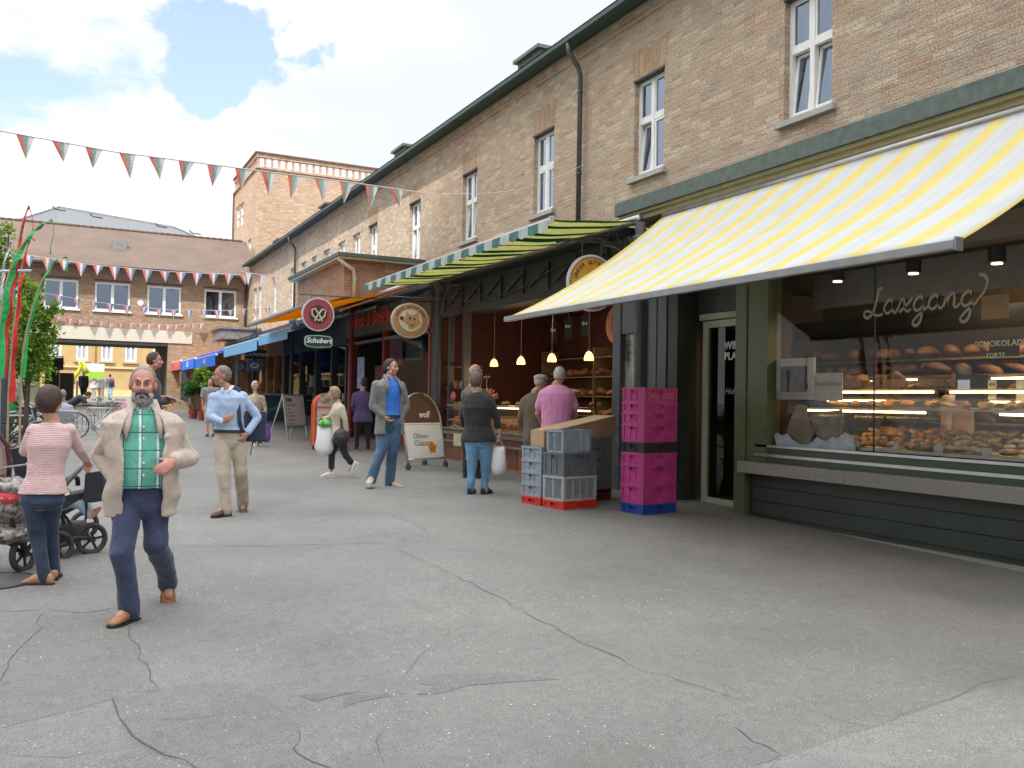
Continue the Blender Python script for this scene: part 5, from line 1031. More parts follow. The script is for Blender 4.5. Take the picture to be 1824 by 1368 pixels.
def b_white(r,w,h,le):
    S=lambda x,z,o=0:(x,z*math.sin(le)+o,z*math.cos(le)); m=MB()
    for x in(.02,w-.02): m.beam(S(x,0),S(x,h),.035,.03); m.beam((x,.62,0),S(x,h),.03,.025)
    for z in(.38,h): m.beam(S(0,z),S(w,z),.035,.03)
    m.build('frame',alu2,r); m=MB(); m.add([S(.03,.39,-.02),S(w-.03,.39,-.02),S(w-.03,h-.02,-.02),S(.03,h-.02,-.02)],[(0,1,2,3)]); m.build('poster',mat('white blue poster',(.78,.80,.84),.5),r)
    Rm=rr_(le); m=MB(); m.add([S(.10,h-.2,-.026),S(.38,h-.2,-.026),S(.38,h-.1,-.026),S(.10,h-.1,-.026)],[(0,1,2,3)]); m.build('blue_label',mat('blue label',(.10,.22,.36),.5),r)
    for i,(s_,c) in enumerate((('Heute frisch:','d'),('Suppe','d'),('mit Brot','r'),('klein 3,90 €','d'),('1 Portion','d'),('Gulasch','d'),('gross 5,40 €','d'))): text(s_,.085,mat('blue black pen',(.05,.07,.12),.6) if c=='d' else mat('red pen',(.5,.08,.08),.6),S(.09,h-.30-i*.105,-.026),Rm,'poster_lettering',r,ext=.0005,align='LEFT')
aboard((512,783),(548,780),1.27,R_(9),'sandwich_board','white hand lettered price stand with a blue label, in front of the dark shop',b_white)
def b_orange(r,w,h,le):
    orr=mat('orange red moulded plastic',(.55,.09,.02),.4,var=.08); n=14
    def prof(x): return [(x,y,z) for y,z in ((0,.12),(.02,.8),(.05,h-.35),(.11,h-.12),(.19,h-.02),(.27,h),(.38,h),(.46,h-.02),(.54,h-.12),(.60,h-.35),(.63,.8),(.65,.12))]
    S=lambda x,z:(x,z*.045,z); hz=h-w/2
    o=[S(0,.12)]+[S(0,hz*.5)]+[S(w/2-math.cos(a*math.pi/n)*w/2,hz+math.sin(a*math.pi/n)*w/2) for a in range(n+1)]+[S(w,hz*.5),S(w,.12)]
    m=MB(); m.tube(o,.03,8); b=[(x,.56-(z*.045),z) for x,_,z in o]; m.tube(b,.03,8)
    for i in range(len(o)-1): m.quad(o[i],o[i+1],b[i+1],b[i])
    m.build('shell',orr,r,smooth=False); i_=[(x_,y-.004,z) for x_,y,z in o]; m=MB(); P=[( .04 if x<.03 else (w-.04 if x>w-.03 else x*.92+.04*w),y-.0,z if z<hz else hz+(z-hz)*.9) for x,y,z in i_]; m.quad(*P); m.build('panel',mat('pale pinkish panel',(.50,.40,.37),.5,var=.1),r)
    m=MB(); m.box((0.0,.015+hz*.045-.04,hz-.04),(w,.02+hz*.045,hz)); m.build('cross_bar',orr,r); m=MB(); m.rings([[(w/2+w*.36*math.cos(a*.314),y,hz+.19+.13*math.sin(a*.314)) for a in range(20)] for y in (.028,.045)]); m.build('picture',mat('pastry photo',(.35,.27,.18),.5,var=.6,scale=12),r)
    m=MB(); m.box((w*.28,.0,.62),(w*.8,.03,.86)); m.build('photo',mat('red pastry photo',(.35,.10,.09),.5,var=.8,scale=14),r)
    for y in(.03,.55):
        for x in(.04,w-.04): m=MB(); m.cyl((x-.02,y,.06),(x+.02,y,.06),.06,n=14); m.box((x-.02,y-.01,.06),(x+.02,y+.01,.15)); m.build('castor_wheel',darkmetal,r)
aboard((560,803),(603,803),1.34,0,'sandwich_board','orange red arched plastic pavement board on castors behind the walking woman',b_orange)
for (px0,px1,pb,pt,Y,lb) in ((82,103,716,655,58,'dark upright menu board standing left in the passage'),(108,129,716,664,60,'black menu board with white writing, right of the other in the passage'),(323,336,716,662,44,'tall black board leaning under the royal blue awnings')):
    a=onY(px0,pt,Y); b=onY(px1,pb,Y); r=wroot('menu_board',(a.x,Y,b.z),lb,'board sign'); m=MB(); m.box((a.x,Y,b.z),(b.x,Y+.1,a.z)); m.build('board',mat('slate board',(.05,.055,.06),.6,var=.5,scale=3),r); m=MB(); m.box((a.x-.05,Y-.02,b.z-.15),(a.x,Y+.12,a.z)); m.box((b.x,Y-.02,b.z-.15),(b.x+.05,Y+.12,a.z)); m.build('frame',wood,r)
p=onY(99,648,56); r=wroot('hanging_sign',tuple(p),'dark brown rectangular sign projecting in front of the yellow house','sign'); m=MB(); m.box((p.x-.75,56,p.z-.35),(p.x+.4,56.1,p.z+.35)); m.build('board',mat('dark brown sign',(.09,.06,.05),.6),r); m=MB(); m.beam((p.x-1.4,56.05,p.z+.4),(p.x+.4,56.05,p.z+.4),.06); m.build('hanger',darkmetal,r)
p=onY(168,662,66); r=wroot('advert_sign',tuple(p),'white and lime green advertising banner in the passage','sign'); m=MB(); m.box((p.x-.6,66,p.z),(p.x+.62,66.06,p.z+.55)); m.build('upper_half',white,r); m=MB(); m.box((p.x-.6,66.0,p.z-.45),(p.x+.62,66.06,p.z-.001)); m.build('lower_half',mat('lime',(.35,.62,.06),.5),r); m=MB(); 
for x in(-.6,.6): m.beam((p.x+x,66.1,gz(66)),(p.x+x,66.1,p.z+.5),.05)
m.build('post',steel,r)
p=onY(147,668,64); r=wroot('inflatable_figure',tuple(p),'curved lime yellow inflatable shape standing left of the lime banner','decoration'); m=MB(); m.tube([(p.x-.1+u,64,p.z+v) for u,v in ((-.35,-.6),(-.45,-.2),(-.15,.2),(.0,.55),(-.1,.85),(.1,.8),(.2,.5),(.35,.1))],[.05,.14,.13,.11,.1,.12,.16,.2],10); m.build('body',mat('lime yellow vinyl',(.62,.66,.05),.4),r,smooth=True); m=MB(); m.beam((p.x-.3,64,gz(64)),(p.x-.3,64,p.z-.4),.1); m.build('stand',darkmetal,r)
# manhole
p=onG(-14,1036); m=MB(); m.cyl((0,0,.002),(0,0,.006),.30,n=40); o=m.build('manhole_cover',mat('iron cover',(.10,.10,.10),.6,.4,var=.3,scale=20)); o.location=(p.x,p.y,p.z+.002); tag(o,'round iron cover in the asphalt at the left photo edge','manhole cover'); 
m=MB(); m.tube([(.315*math.cos(a*.157),.315*math.sin(a*.157),.003) for a in range(40)],.012,5,closed=True); m.build('rim_ring',darkmetal,o)
# ------------------------------------------------ curved festival banners at the left
def banner(pts,Y,w,col,label,hang):
    r=wroot('festival_banner',tuple(onY(*pts[0],Y)),label,'banner','tall curved cloth banners'); P=[onY(x,y,Y) for x,y in pts]
    g=Vector((P[0].x,Y,gz(Y))); q=[]
    P=[g]+P
    for i in range(len(P)-1):
        p0=P[max(i-1,0)];p1=P[i];p2=P[i+1];p3=P[min(i+2,len(P)-1)]
        for k in range(6): t=k/6; q.append(.5*((2*p1)+(-p0+p2)*t+(2*p0-5*p1+4*p2-p3)*t*t+(-p0+3*p1-3*p2+p3)*t**3))
    q.append(P[-1]); n=len(q); m=MB(); m.tube(q,[.02*(1-.75*i/n) for i in range(n)],6); m.build('pole',mat('bamboo pole',(.35,.28,.15),.6),r)
    m=MB(); L=[];Rr=[]
    for i in range(5,n):
        d=(q[min(i+1,n-1)]-q[i-1]).normalized(); s=Vector((d.z,0,-d.x)); ww=w*(1-.85*(i-5)/(n-5))*(.85+.2*math.sin(i*1.3)); off=Vector((0,.03*math.sin(i*.9),0)); L.append(q[i]+off*.3); Rr.append(q[i]+s*ww+off*2)
    m.add(L+Rr,[(i,i+1,len(L)+i+1,len(L)+i) for i in range(len(L)-1)]); c=m.build('cloth',col,r); sm=c.modifiers.new('s','SOLIDIFY'); sm.thickness=.004
    if hang:
        H=[q[-1],*[onY(x,y,Y) for x,y in hang]]; m=MB(); m.tube(H,[.03]+[.018]*(len(H)-2)+[.05],6,flat=.3); m.build('tail',col,r)
cr_=mat('red banner cloth',(.62,.025,.03),.75,var=.2); cg=mat('green banner cloth',(.015,.36,.10),.75,var=.2); cw=mat('pale blue white banner cloth',(.45,.55,.62),.75,var=.3)
banner([(2,640),(14,540),(27,470),(38,405),(51,366)],14.5,.09,cr_,'tallest red curved banner with a pointed tip at the left edge',[(57,385),(59,402),(58,418)])
banner([(-6,640),(6,530),(22,470),(45,428),(70,402),(92,391)],14.3,.11,cg,'tall green curved banner bending right, in front of the red ones',[(96,402),(95,420),(90,440),(90,452)])
banner([(16,690),(23,600),(32,520),(40,470),(52,427)],14.9,.09,cr_,'shorter bright red banner right of the tallest red one',[(57,424),(62,428)])
banner([(40,640),(62,535),(78,495),(98,464),(118,457)],14.7,.06,cg,'smallest green banner arching right in front of the shrub leaves',[(122,466),(118,484)])
banner([(-10,600),(0,520),(6,470),(20,428)],15.2,.08,cw,'pale blue white banner at the very left edge',[(22,432)])
p0=onY(0,488,14.6); p1=onY(56,482,14.6); o=MB(); o.tube([p0-Vector((.4,0,0)),p1],.022,6); o=o.build('banner_rod',cw); tag(o,'thin pale blue horizontal rod crossing the red banners','rod')
# ------------------------------------------------ trees and plants
def leafmat(name,c):
    if name in MC:return MC[name]
    t=NT(name); oi=t.n('NewGeometry'); nz=t.n('TexNoise',Vector=oi.outputs['Position'],Scale=3.2,Detail=3.); rn=t.ramp(t.math('MULTIPLY_ADD',oi.outputs['Random Per Island'],.5,t.math('MULTIPLY',nz.outputs[0],.5)),[(.2,tuple(x*.45 for x in c)),(.55,c),(.85,tuple(min(1,x*1.7) for x in c))])
    d=t.n('BsdfDiffuse',Color=rn); tl=t.n('BsdfTranslucent',Color=rn); mx=t.n('MixShader',i0=.45,i1=d.outputs[0],i2=tl.outputs[0]); t.N.remove(t.p); t.L.new(mx.outputs[0],t.out.inputs[0]); MC[name]=t.m; return t.m
LF=leafmat('fresh green leaves',(.20,.34,.05)); LF2=leafmat('darker green leaves',(.07,.17,.04))
def leaves(m,blobs,n,size,rnd):
    tw=sum(b[1]**2 for b in blobs)
    for c,rad,fl in blobs:
        for _ in range(int(n*rad*rad/tw)):
            a=rnd.uniform(0,6.283); z=rnd.uniform(-1,1); r=rad*rnd.uniform(.35,1.05); s=math.sqrt(1-z*z)
            p=Vector(c)+Vector((r*s*math.cos(a),r*s*math.sin(a),r*z*fl)); s1=size*rnd.uniform(.6,1.3); d=Vector((rnd.uniform(-1,1),rnd.uniform(-1,1),rnd.uniform(-.8,.6))).normalized(); u=d.cross(Vector((rnd.uniform(-1,1),rnd.uniform(-1,1),1))).normalized()
            m.add([p,p+d*s1*.5+u*s1*.28,p+d*s1,p+d*s1*.5-u*s1*.28],[(0,1,2,3)])
def tree(name,x,Y,blobs,n,size,lf,label,trunk_r=.05,seed=1):
    rd=random.Random(seed); g=gz(Y); r=wroot(name,(x,Y,g),label,'tree' if 'tree' in name else 'plant'); m=MB(); top=max(b[0][2] for b in blobs)
    P=[(x,Y,g),(x+.04,Y,g+(top-g)*.4),(x-.02,Y+.03,g+(top-g)*.7),(x,Y,top)]; m.tube(P,[trunk_r,trunk_r*.8,trunk_r*.55,trunk_r*.2],8)
    for c,rad,fl in blobs:
        c=Vector(c); m.tube([(x,Y,g+(c.z-g)*.6),(x+(c.x-x)*.5,Y+(c.y-Y)*.5,g+(c.z-g)*.85),c],[trunk_r*.5,trunk_r*.3,trunk_r*.1],5)
    m.build('trunk',mat('grey brown bark',(.10,.08,.06),.9,bump=.5),r,smooth=True); m=MB(); leaves(m,blobs,n,size,rd); m.build('crown',lf,r)
def B_(px,py,Y,rad,fl=1.): return (tuple(onY(px,py,Y)),rad,fl)
tree('young_tree',onY(48,600,19).x,19,[B_(55,520,19,.26),B_(40,560,18.8,.34),B_(70,560,19.1,.30),B_(50,610,19,.42),B_(85,590,19.2,.24),B_(98,548,19,.14),B_(60,655,19,.38),B_(30,640,19,.34),B_(78,625,19.3,.26),B_(35,500,19,.16)],5200,.085,LF,'young light green leafy tree behind the curved banners',seed=2)
tree('young_tree',-1.0,20,[B_(-5,420,20,.30),B_(8,455,20,.22),B_(-20,470,20,.4),B_(15,405,20,.12),B_(-30,520,20,.5),B_(5,560,20.2,.35),B_(10,620,20,.4),B_(-10,680,20,.4)],4200,.08,LF,'taller light green tree cut off by the left photo edge',seed=3)
m_=None
for i,(px,py,Y,lb) in enumerate(((362,664,36.5,'leafy potted plant on a stand left of the bald walker'),(380,672,36.0,'second lower leafy plant half hidden by the bald walker'),(345,690,38,'small dark leafy plant beside the tall black board'))):
    p=onY(px,py,Y); tree('potted_plant',p.x,Y,[((p.x,Y,p.z),.38,.7),((p.x+.3,Y,p.z-.15),.25,.8),((p.x-.2,Y,p.z-.25),.22,.8)],500,.16,LF if i<2 else LF2,lb,.04,seed=9+i)
    m=MB(); m.lathe((p.x,Y,gz(Y)),[(.14,0),(.2,.35),(.21,.36)],14); o=m.build('plant_pot',mat('dark red pot',(.3,.05,.04),.5)); tag(o,'dark red pot under the '+lb[:24].strip()+' '+('first','second','third')[i],'pot')
for (x,Y,w,h,c,lb) in ((5.9,42,.5,.9,redc,'red display box on the ground under the royal blue awnings'),(6.3,40,.6,.7,steel,'grey display stand beside the red box'),(4.6,47.5,.5,.75,mat('orange frame',(.7,.25,.03),.5),'orange stool by the woman in the patterned jacket')):
    g=gz(Y); r=wroot('display_stand',(x,Y,g),lb,'stand'); m=MB(); m.box((x-w/2,Y-w/2,g+h-.06),(x+w/2,Y+w/2,g+h)); m.build('top',c,r)
    for a in(-1,1):
        for b in(-1,1): m=MB(); m.box((x+a*(w/2-.05)-.02,Y+b*(w/2-.05)-.02,g),(x+a*(w/2-.05)+.02,Y+b*(w/2-.05)+.02,g+h-.06)); m.build('leg',c,r)
    m=MB(); m.box((x-w/2+.03,Y-w/2+.03,g+h*.3),(x+w/2-.03,Y+w/2-.03,g+h*.36)); m.build('lower_shelf',c,r)
# closed parasols and posts at the left
for i,(px,Y,zb,zt,rr,lb) in enumerate(((38,25,715,596,.30,'closed pale parasol standing beside the capped man'),(15,24,712,612,.22,'narrower closed pale parasol at the left edge'))):
    a=onY(px,zb,Y); b=onY(px,zt,Y); r=wroot('closed_parasol',(a.x,Y,gz(Y)),lb,'parasol','closed parasols'); m=MB(); n=20; R=[]
    for t,k in ((0,1.),(.08,1.05),(.3,.85),(.55,.6),(.8,.32),(.97,.1),(1,.03)): R.append([(a.x+rr*k*(1+.16*math.cos(5*q*6.283/n+t*2))*math.cos(q*6.283/n),Y+rr*k*(1+.16*math.cos(5*q*6.283/n+t*2))*math.sin(q*6.283/n),a.z+(b.z-a.z)*t) for q in range(n)])
    m.rings(R); m.build('canopy',mat('pale grey parasol cloth',(.52,.51,.46),.8,var=.1),r,smooth=True); m=MB(); m.cyl((a.x,Y,gz(Y)),(a.x,Y,a.z+.2),.03); m.cyl((a.x,Y,gz(Y)),(a.x,Y,gz(Y)+.08),.28); m.build('pole',darkmetal,r)
for i,(px,Y,t) in enumerate(((4,17,560),(12,17.6,600))):
    b=onY(px,t,Y); m=MB(); m.cyl((b.x,Y,gz(Y)),(b.x,Y,b.z),.045,n=10); o=m.build('timber_post',mat('dark blue grey post',(.05,.06,.09),.6)); tag(o,['dark upright post at the very left edge','dark blue post just right of the edge one, before the parasols'][i],'post')
# ------------------------------------------------ bicycles
def bicycle(p,rz,fc,label,lean=0):
    r=empty('bicycle',p,label,'bicycle','parked bicycles',rz); m=MB(); A=(-.52,0,.34);Bq=(.52,0,.34); bb=(-.08,0,.29); st=(-.22,0,.80); hd=(.36,0,.80)
    for a,b,w in((A,bb,.012),(bb,st,.016),(A,st,.010),(st,hd,.016),(bb,hd,.018),(hd,(.33,0,.92),.016),(hd,Bq,.014)): m.cyl(a,b,w,n=8)
    m.build('frame',fc,r)
    for x in(-.52,.52):
        w=MB(); w.tube([(x+.33*math.cos(a*.2094),0,.34+.33*math.sin(a*.2094)) for a in range(30)],.018,6,closed=True); o=w.build('wheel',blackm,r); s_=MB()
        for a in range(14): s_.beam((x,0,.34),(x+.31*math.cos(a*.449),.0,.34+.31*math.sin(a*.449)),.004)
        s_.cyl((x,-.04,.34),(x,.04,.34),.02,n=8); s_.build('spokes',steel,o)
        f_=MB(); f_.tube([(x+.365*math.cos(a*.2+.3),0,.34+.365*math.sin(a*.2+.3)) for a in range(14)],.02,5,flat=.5); f_.build('mudguard',fc,r)
    m=MB(); m.ell((-.26,0,.88),(.13,.07,.035)); m.build('saddle',blackm,r); m=MB(); m.tube([(.28,-.28,.98),(.36,-.2,1.0),(.33,0,.95),(.36,.2,1.0),(.28,.28,.98)],.013,6); m.build('handlebar',steel,r)
    m=MB(); m.cyl((-.08,-.05,.29),(-.08,.05,.29),.07,n=14); m.beam((-.08,.06,.29),(.02,.06,.15),.02); m.beam((-.08,-.06,.29),(-.18,-.06,.43),.02); m.build('crank',steel,r); return r
silver=mat('silver paint',(.45,.47,.48),.3,.5)
for q in ((onG(22,812),.35,silver,'silver bicycle standing by the pram at the left edge'),(onG(-12,838),-.2,blackm,'dark bicycle in front of the silver one, cut by the edge'),(onG(45,795),1.1,blackm,'black bicycle beside the capped man legs'),(onG(172,782),.15,silver,'grey bicycle in the gap between pink woman and bearded man'),(onG(64,775),.8,silver,'pale bicycle behind the pink woman shoulder')): bicycle((q[0].x,q[0].y,q[0].z),q[1],q[2],q[3])
g=onG(0,790); r=wroot('cargo_bag',(g.x,g.y+1,g.z),'bulky green cloth cover heaped over a bicycle at the left edge','cover'); m=MB(); m.ell((g.x-.1,g.y+1.2,g.z+.75),(.42,.3,.42),nu=16,nv=10)
for i,v in enumerate(m.v): p=Vector(v); k=.06*noise.noise(p*4); m.v[i]=(p.x+k,p.y+k,p.z+k*1.5)
m.build('cover_cloth',mat('green cloth cover',(.03,.25,.08),.8,var=.25),r,smooth=True); m=MB(); m.box((g.x-.35,g.y+1,g.z),(g.x+.2,g.y+1.3,g.z+.45)); m.build('box_base',blackm,r)
# cafe chairs and tables far left
def chair(p,rz,label):
    r=empty('cafe_chair',p,label,'chair','metal cafe chairs',rz)
    for x in(-.2,.2):
        for y in(-.2,.2): m=MB(); m.cyl((x,y,0),(x*.95,y*.95,.45 if y<0 else .45),.012,n=6); m.build('leg',steel,r)
    m=MB(); m.box((-.22,-.22,.45),(.22,.22,.475)); m.build('seat',mat('grey slat seat',(.22,.22,.22),.6),r); m=MB(); m.tube([(-.2,.2,.46),(-.2,.26,.85),(.2,.26,.85),(.2,.2,.46)],.012,6)
    for z in(.6,.7,.8): m.beam((-.2,.24,z),(.2,.24,z),.01,.05)
    m.build('backrest',steel,r)
def ctable(p,label,h=.74):
    r=empty('cafe_table',p,label,'table','metal cafe tables'); m=MB(); m.cyl((0,0,h-.03),(0,0,h),.36,n=24); m.build('tabletop',steel,r)
    for a in range(3): m=MB(); m.tube([(.03*math.cos(a*2.1),.03*math.sin(a*2.1),h-.03),(.05*math.cos(a*2.1),.05*math.sin(a*2.1),.35),(.33*math.cos(a*2.1),.33*math.sin(a*2.1),0)],.013,6); m.build('leg',steel,r)
for q,rz,lb in ((onG(205,765),.4,'metal chair just left of the bearded man shoulder'),(onG(222,752),2.4,'metal chair behind the bearded man arm'),(onG(150,768),-1.,'metal chair nearest the bending man'),(onG(188,748),1.8,'far metal chair between the two backpackers and the table'),(onG(70,765),.2,'metal chair right of the capped man')): chair(tuple(q),rz,lb)
for q,lb in ((onG(190,758),'round metal table piled with things before the bending man'),(onG(222,772),'round metal table at the bearded man left arm'),(onG(130,752),'round metal table behind the pink woman head')): ctable(tuple(q),lb)
# ------------------------------------------------ people
DT=bpy.data.textures.new('folds','CLOUDS'); DT.noise_scale=.085; DT.noise_depth=2
DT2=bpy.data.textures.new('broad_folds','CLOUDS'); DT2.noise_scale=.19; DT2.noise_depth=1
def remesh(mb,name,mt,vox,parent=None,sm=3,disp=0,loc=None,disp2=0):
    me=bpy.data.meshes.new(name); me.from_pydata(mb.v,[],mb.f); o=bpy.data.objects.new(name,me); COL.objects.link(o)
    r=o.modifiers.new('r','REMESH'); r.mode='VOXEL'; r.voxel_size=vox; r.use_smooth_shade=True
    if sm: s=o.modifiers.new('s','SMOOTH'); s.factor=.5; s.iterations=sm
    for st,tx in ((disp2,DT2),(disp,DT)):
        if st: d=o.modifiers.new('d','DISPLACE'); d.texture=tx; d.strength=st; d.mid_level=.5; d.texture_coords='LOCAL'
    dg=bpy.context.evaluated_depsgraph_get(); m2=bpy.data.meshes.new_from_object(o.evaluated_get(dg)); bpy.data.objects.remove(o); bpy.data.meshes.remove(me)
    m2.materials.clear(); m2.materials.append(mt); m2.name=name; m2.polygons.foreach_set('use_smooth',[True]*len(m2.polygons)); o=bpy.data.objects.new(name,m2); COL.objects.link(o)
    if loc is not None:o.location=loc
    if parent is not None:o.parent=parent
    return o
def cloth(name,c,var=.1,pat=None,rough=.85):
    if name in MC:return MC[name]
    t=NT(name); tc=t.n('TexCoord'); O=tc.outputs['Object']; nz=t.n('TexNoise',Vector=O,Scale=7.,Detail=5.); col=t.ramp(nz.outputs[0],[(.3,tuple(x*(1-var) for x in c)),(.7,tuple(min(1,x*(1+var)) for x in c))]); sp=t.n('SeparateXYZ',Vector=O)
    if pat=='stripe':
        f=t.math('FRACT',t.math('MULTIPLY',t.math('ADD',sp.outputs[2],t.math('MULTIPLY',nz.outputs[0],.03)),60.)); col=t.mix(t.math('GREATER_THAN',f,.5),col,(.66,.55,.55))
    if pat=='plaid':
        for ax,sc,th,cc in ((0,9.,.86,(.55,.66,.70)),(2,8.5,.93,(.03,.13,.13)),(0,9.,.10,None)):
            f=t.math('FRACT',t.math('MULTIPLY_ADD',sp.outputs[ax],sc,.3))
            if cc is None: col=t.mix(t.math('LESS_THAN',f,.06),col,(.03,.15,.14))
            else: col=t.mix(t.math('GREATER_THAN',f,th),col,cc)
    if pat=='specks':
        v=t.n('TexVoronoi',Vector=O,Scale=28.); col=t.mix(t.math('LESS_THAN',v.outputs['Distance'],.28),col,(.6,.5,.5))
    if pat=='denim':
        f=t.n('TexNoise',Vector=O,Scale=3.,Detail=6.); col=t.mix(t.ramp(f.outputs[0],[(.45,(0,0,0)),(.7,(.7,.7,.7))]),col,tuple(min(1,x*2.1+.02) for x in c))
    t.set(Base_Color=col,Roughness=rough); t.p.inputs['Sheen Weight'].default_value=.15
    st=t.n('Mapping',Vector=O); st.inputs['Scale'].default_value=(14,14,5); w=t.n('TexNoise',Vector=st.outputs[0],Scale=1.6,Detail=4.,Distortion=1.2); fb=t.n('TexNoise',Vector=O,Scale=260.)
    t.bump(t.math('ADD',t.math('MULTIPLY',w.outputs[0],2.2),t.math('MULTIPLY',fb.outputs[0],.12)),.3,.02); MC[name]=t.m; return t.m
def skin(name,c):
    if name in MC:return MC[name]
    t=NT(name); tc=t.n('TexCoord'); nz=t.n('TexNoise',Vector=tc.outputs['Object'],Scale=16.,Detail=4.); t.set(Base_Color=t.ramp(nz.outputs[0],[(.35,tuple(x*.86 for x in c)),(.7,(min(1,c[0]*1.12),c[1]*1.02,c[2]))]),Roughness=.5); t.p.inputs['Subsurface Weight'].default_value=.12; t.p.inputs['Subsurface Radius'].default_value=(.012,.005,.003); t.p.inputs['Subsurface Scale'].default_value=.5
    t.bump(nz.outputs[0],.25,.004); MC[name]=t.m; return t.m
SK=skin('fair skin',(.50,.29,.21)); SKR=skin('ruddy skin',(.52,.26,.19)); SKT=skin('tanned skin',(.40,.22,.15))
def hairm(name,c): return mat(name,c,.65,var=.45,scale=45,bump=.9,bscale=90)
def lerp(a,b,t): return a+(b-a)*t
def chain(m,pts,rad,n=12):
    for (a,b),(ra,rb_) in zip(zip(pts,pts[1:]),zip(rad,rad[1:])): m.cyl(a,b,ra,rb_,n)
    for p,r in zip(pts,rad): m.ell(p,(r,r,r),nu=n,nv=8)
def torso(m,hip,nk,W,Dp,prof,k=1.,bulge=0,off=0.):
    """elliptic rings from the hips to the neck; W = sideways axis, Dp = forward axis"""
    R=[]
    up=(nk-hip).normalized(); Dq=(Dp-up*Dp.dot(up)).normalized()
    for t,w,d in prof:
        c=hip.lerp(nk,t)+Dq*(bulge*math.exp(-((t-.32)/.22)**2)+off); R.append([c+W*(w*k*math.cos(a*.3927))+Dq*(d*k*math.sin(a*.3927)*(1 if math.sin(a*.3927)<0 else 1)) for a in range(16)])
    m.rings(R)
PM=[(-.16,.12,.09),(-.06,.165,.115),(.06,.17,.12),(.25,.155,.112),(.45,.158,.115),(.68,.182,.125),(.82,.185,.115),(.90,.15,.09),(.97,.075,.065),(1.04,.058,.058)]
PF=[(-.16,.13,.10),(-.06,.18,.125),(.06,.178,.12),(.28,.135,.10),(.45,.14,.105),(.66,.165,.12),(.80,.16,.10),(.90,.125,.08),(.97,.062,.055),(1.04,.05,.05)]
def hand(m,wr,d,nrm,side,curl,s,grip=None):
    d=d.normalized(); nrm=(nrm-d*nrm.dot(d)); nrm=nrm.normalized() if nrm.length>1e-4 else d.orthogonal().normalized(); u=d.cross(nrm)*side
    M3=Matrix((u,d,nrm)).transposed(); m.ell(wr+d*.048*s,(.040*s,.052*s,.017*s),M3,12,8); m.ell(wr+d*.015*s,(.028*s,.03*s,.021*s),M3,10,6)
    for i,(o,L) in enumerate(((.030,.068),(.010,.078),(-.011,.073),(-.031,.057))):
        p=wr+d*(.088-.004*abs(i-1))*s+u*o*s; dd=d.copy(); pts=[p-d*.02*s,p]; rad=[.0095*s,.0092*s]
        for j,q in enumerate((.42,.33,.25)):
            a=curl*(.55 if j==0 else 1.)*(1+.12*i); dd=(dd*math.cos(a)+nrm*math.sin(a)).normalized(); nn=(nrm*math.cos(a)-d*math.sin(a)); p=p+dd*L*q*s; pts.append(p); rad.append((.0088,.0082,.007)[j]*s)
        chain(m,pts,rad,8)
    p=wr+d*.03*s+u*.032*s; td=(d*.75+u*.6+nrm*.35).normalized(); q=p+td*.035*s; r_=q+(td*.7+d*.4+nrm*.3*min(1,curl*2)).normalized()*.03*s; chain(m,[p,q,r_],[.0125*s,.0105*s,.0085*s],8)
def facing(f,r,deg): a=R_(deg); return (-f*math.cos(a)+r*math.sin(a))
def head(m,c,Fw,Rt,Up,s,female=False):
    T=lambda x,y,z:c+Rt*(x*s)+Fw*(y*s)+Up*(z*s); M3=Matrix((Rt,Fw,Up)).transposed(); E=lambda p,r,nu=14,nv=10:m.ell(T(*p),tuple(q*s for q in r),M3,nu,nv)
    E((0,-.012,.025),(.076,.094,.090),18,12); E((0,.020,-.045),(.058 if not female else .054,.067,.066)); E((0,.060,-.094),(.026,.021,.019)); 
    for x in(-1,1):
        E((x*.034,.058,-.030),(.028,.026,.030)); E((x*.028,.083,.022),(.022,.010,.009)); E((x*.077,-.008,-.012),(.011,.021,.031)); E((x*.011,.100,-.036),(.010,.012,.009)); E((x*.045,.01,-.075),(.022,.04,.025))
    chain(m,[T(0,.084,.012),T(0,.099,-.010),T(0,.112,-.032)],[.0085*s,.010*s,.0125*s],10); E((0,.085,-.067),(.024,.013,.013))
    return T,M3
def face_bits(par,T,M3,s,iris,brow,lipc,mouth=True,glasses=False):
    m=MB()
    for x in(-1,1): m.ell(T(x*.030,.0755,-.001),(.0135*s,.0112*s,.0066*s),M3,12,8)
    e=m.build('eye',mat('eye white',(.55,.52,.5),.25,var=0),par,smooth=True); m=MB()
    for x in(-1,1): m.ell(T(x*.030,.0855,-.001),(.0058*s,.0026*s,.0058*s),M3,10,6)
    m.build('iris',mat('dark iris',(.03,.022,.018),.2,var=0),e,smooth=True); m=MB()
    for x in(-1,1): m.tube([T(x*.016,.087,.0065),T(x*.030,.0895,.0095),T(x*.044,.079,.004)],[.0018*s,.003*s,.002*s],6)
    m.build('eyelid',mat('eyelid skin',(.32,.16,.12),.6),par,smooth=True); m=MB()
    for x in(-1,1): m.tube([T(x*.014,.094,.023),T(x*.030,.095,.029),T(x*.050,.080,.021)],[.003*s,.0048*s,.0025*s],6)
    m.build('eyebrow',brow,par,smooth=True)
    if mouth: m=MB(); m.ell(T(0,.0965,-.064),(.021*s,.005*s,.0032*s),M3); m.ell(T(0,.0955,-.071),(.017*s,.006*s,.004*s),M3); m.build('lips',lipc,par,smooth=True)
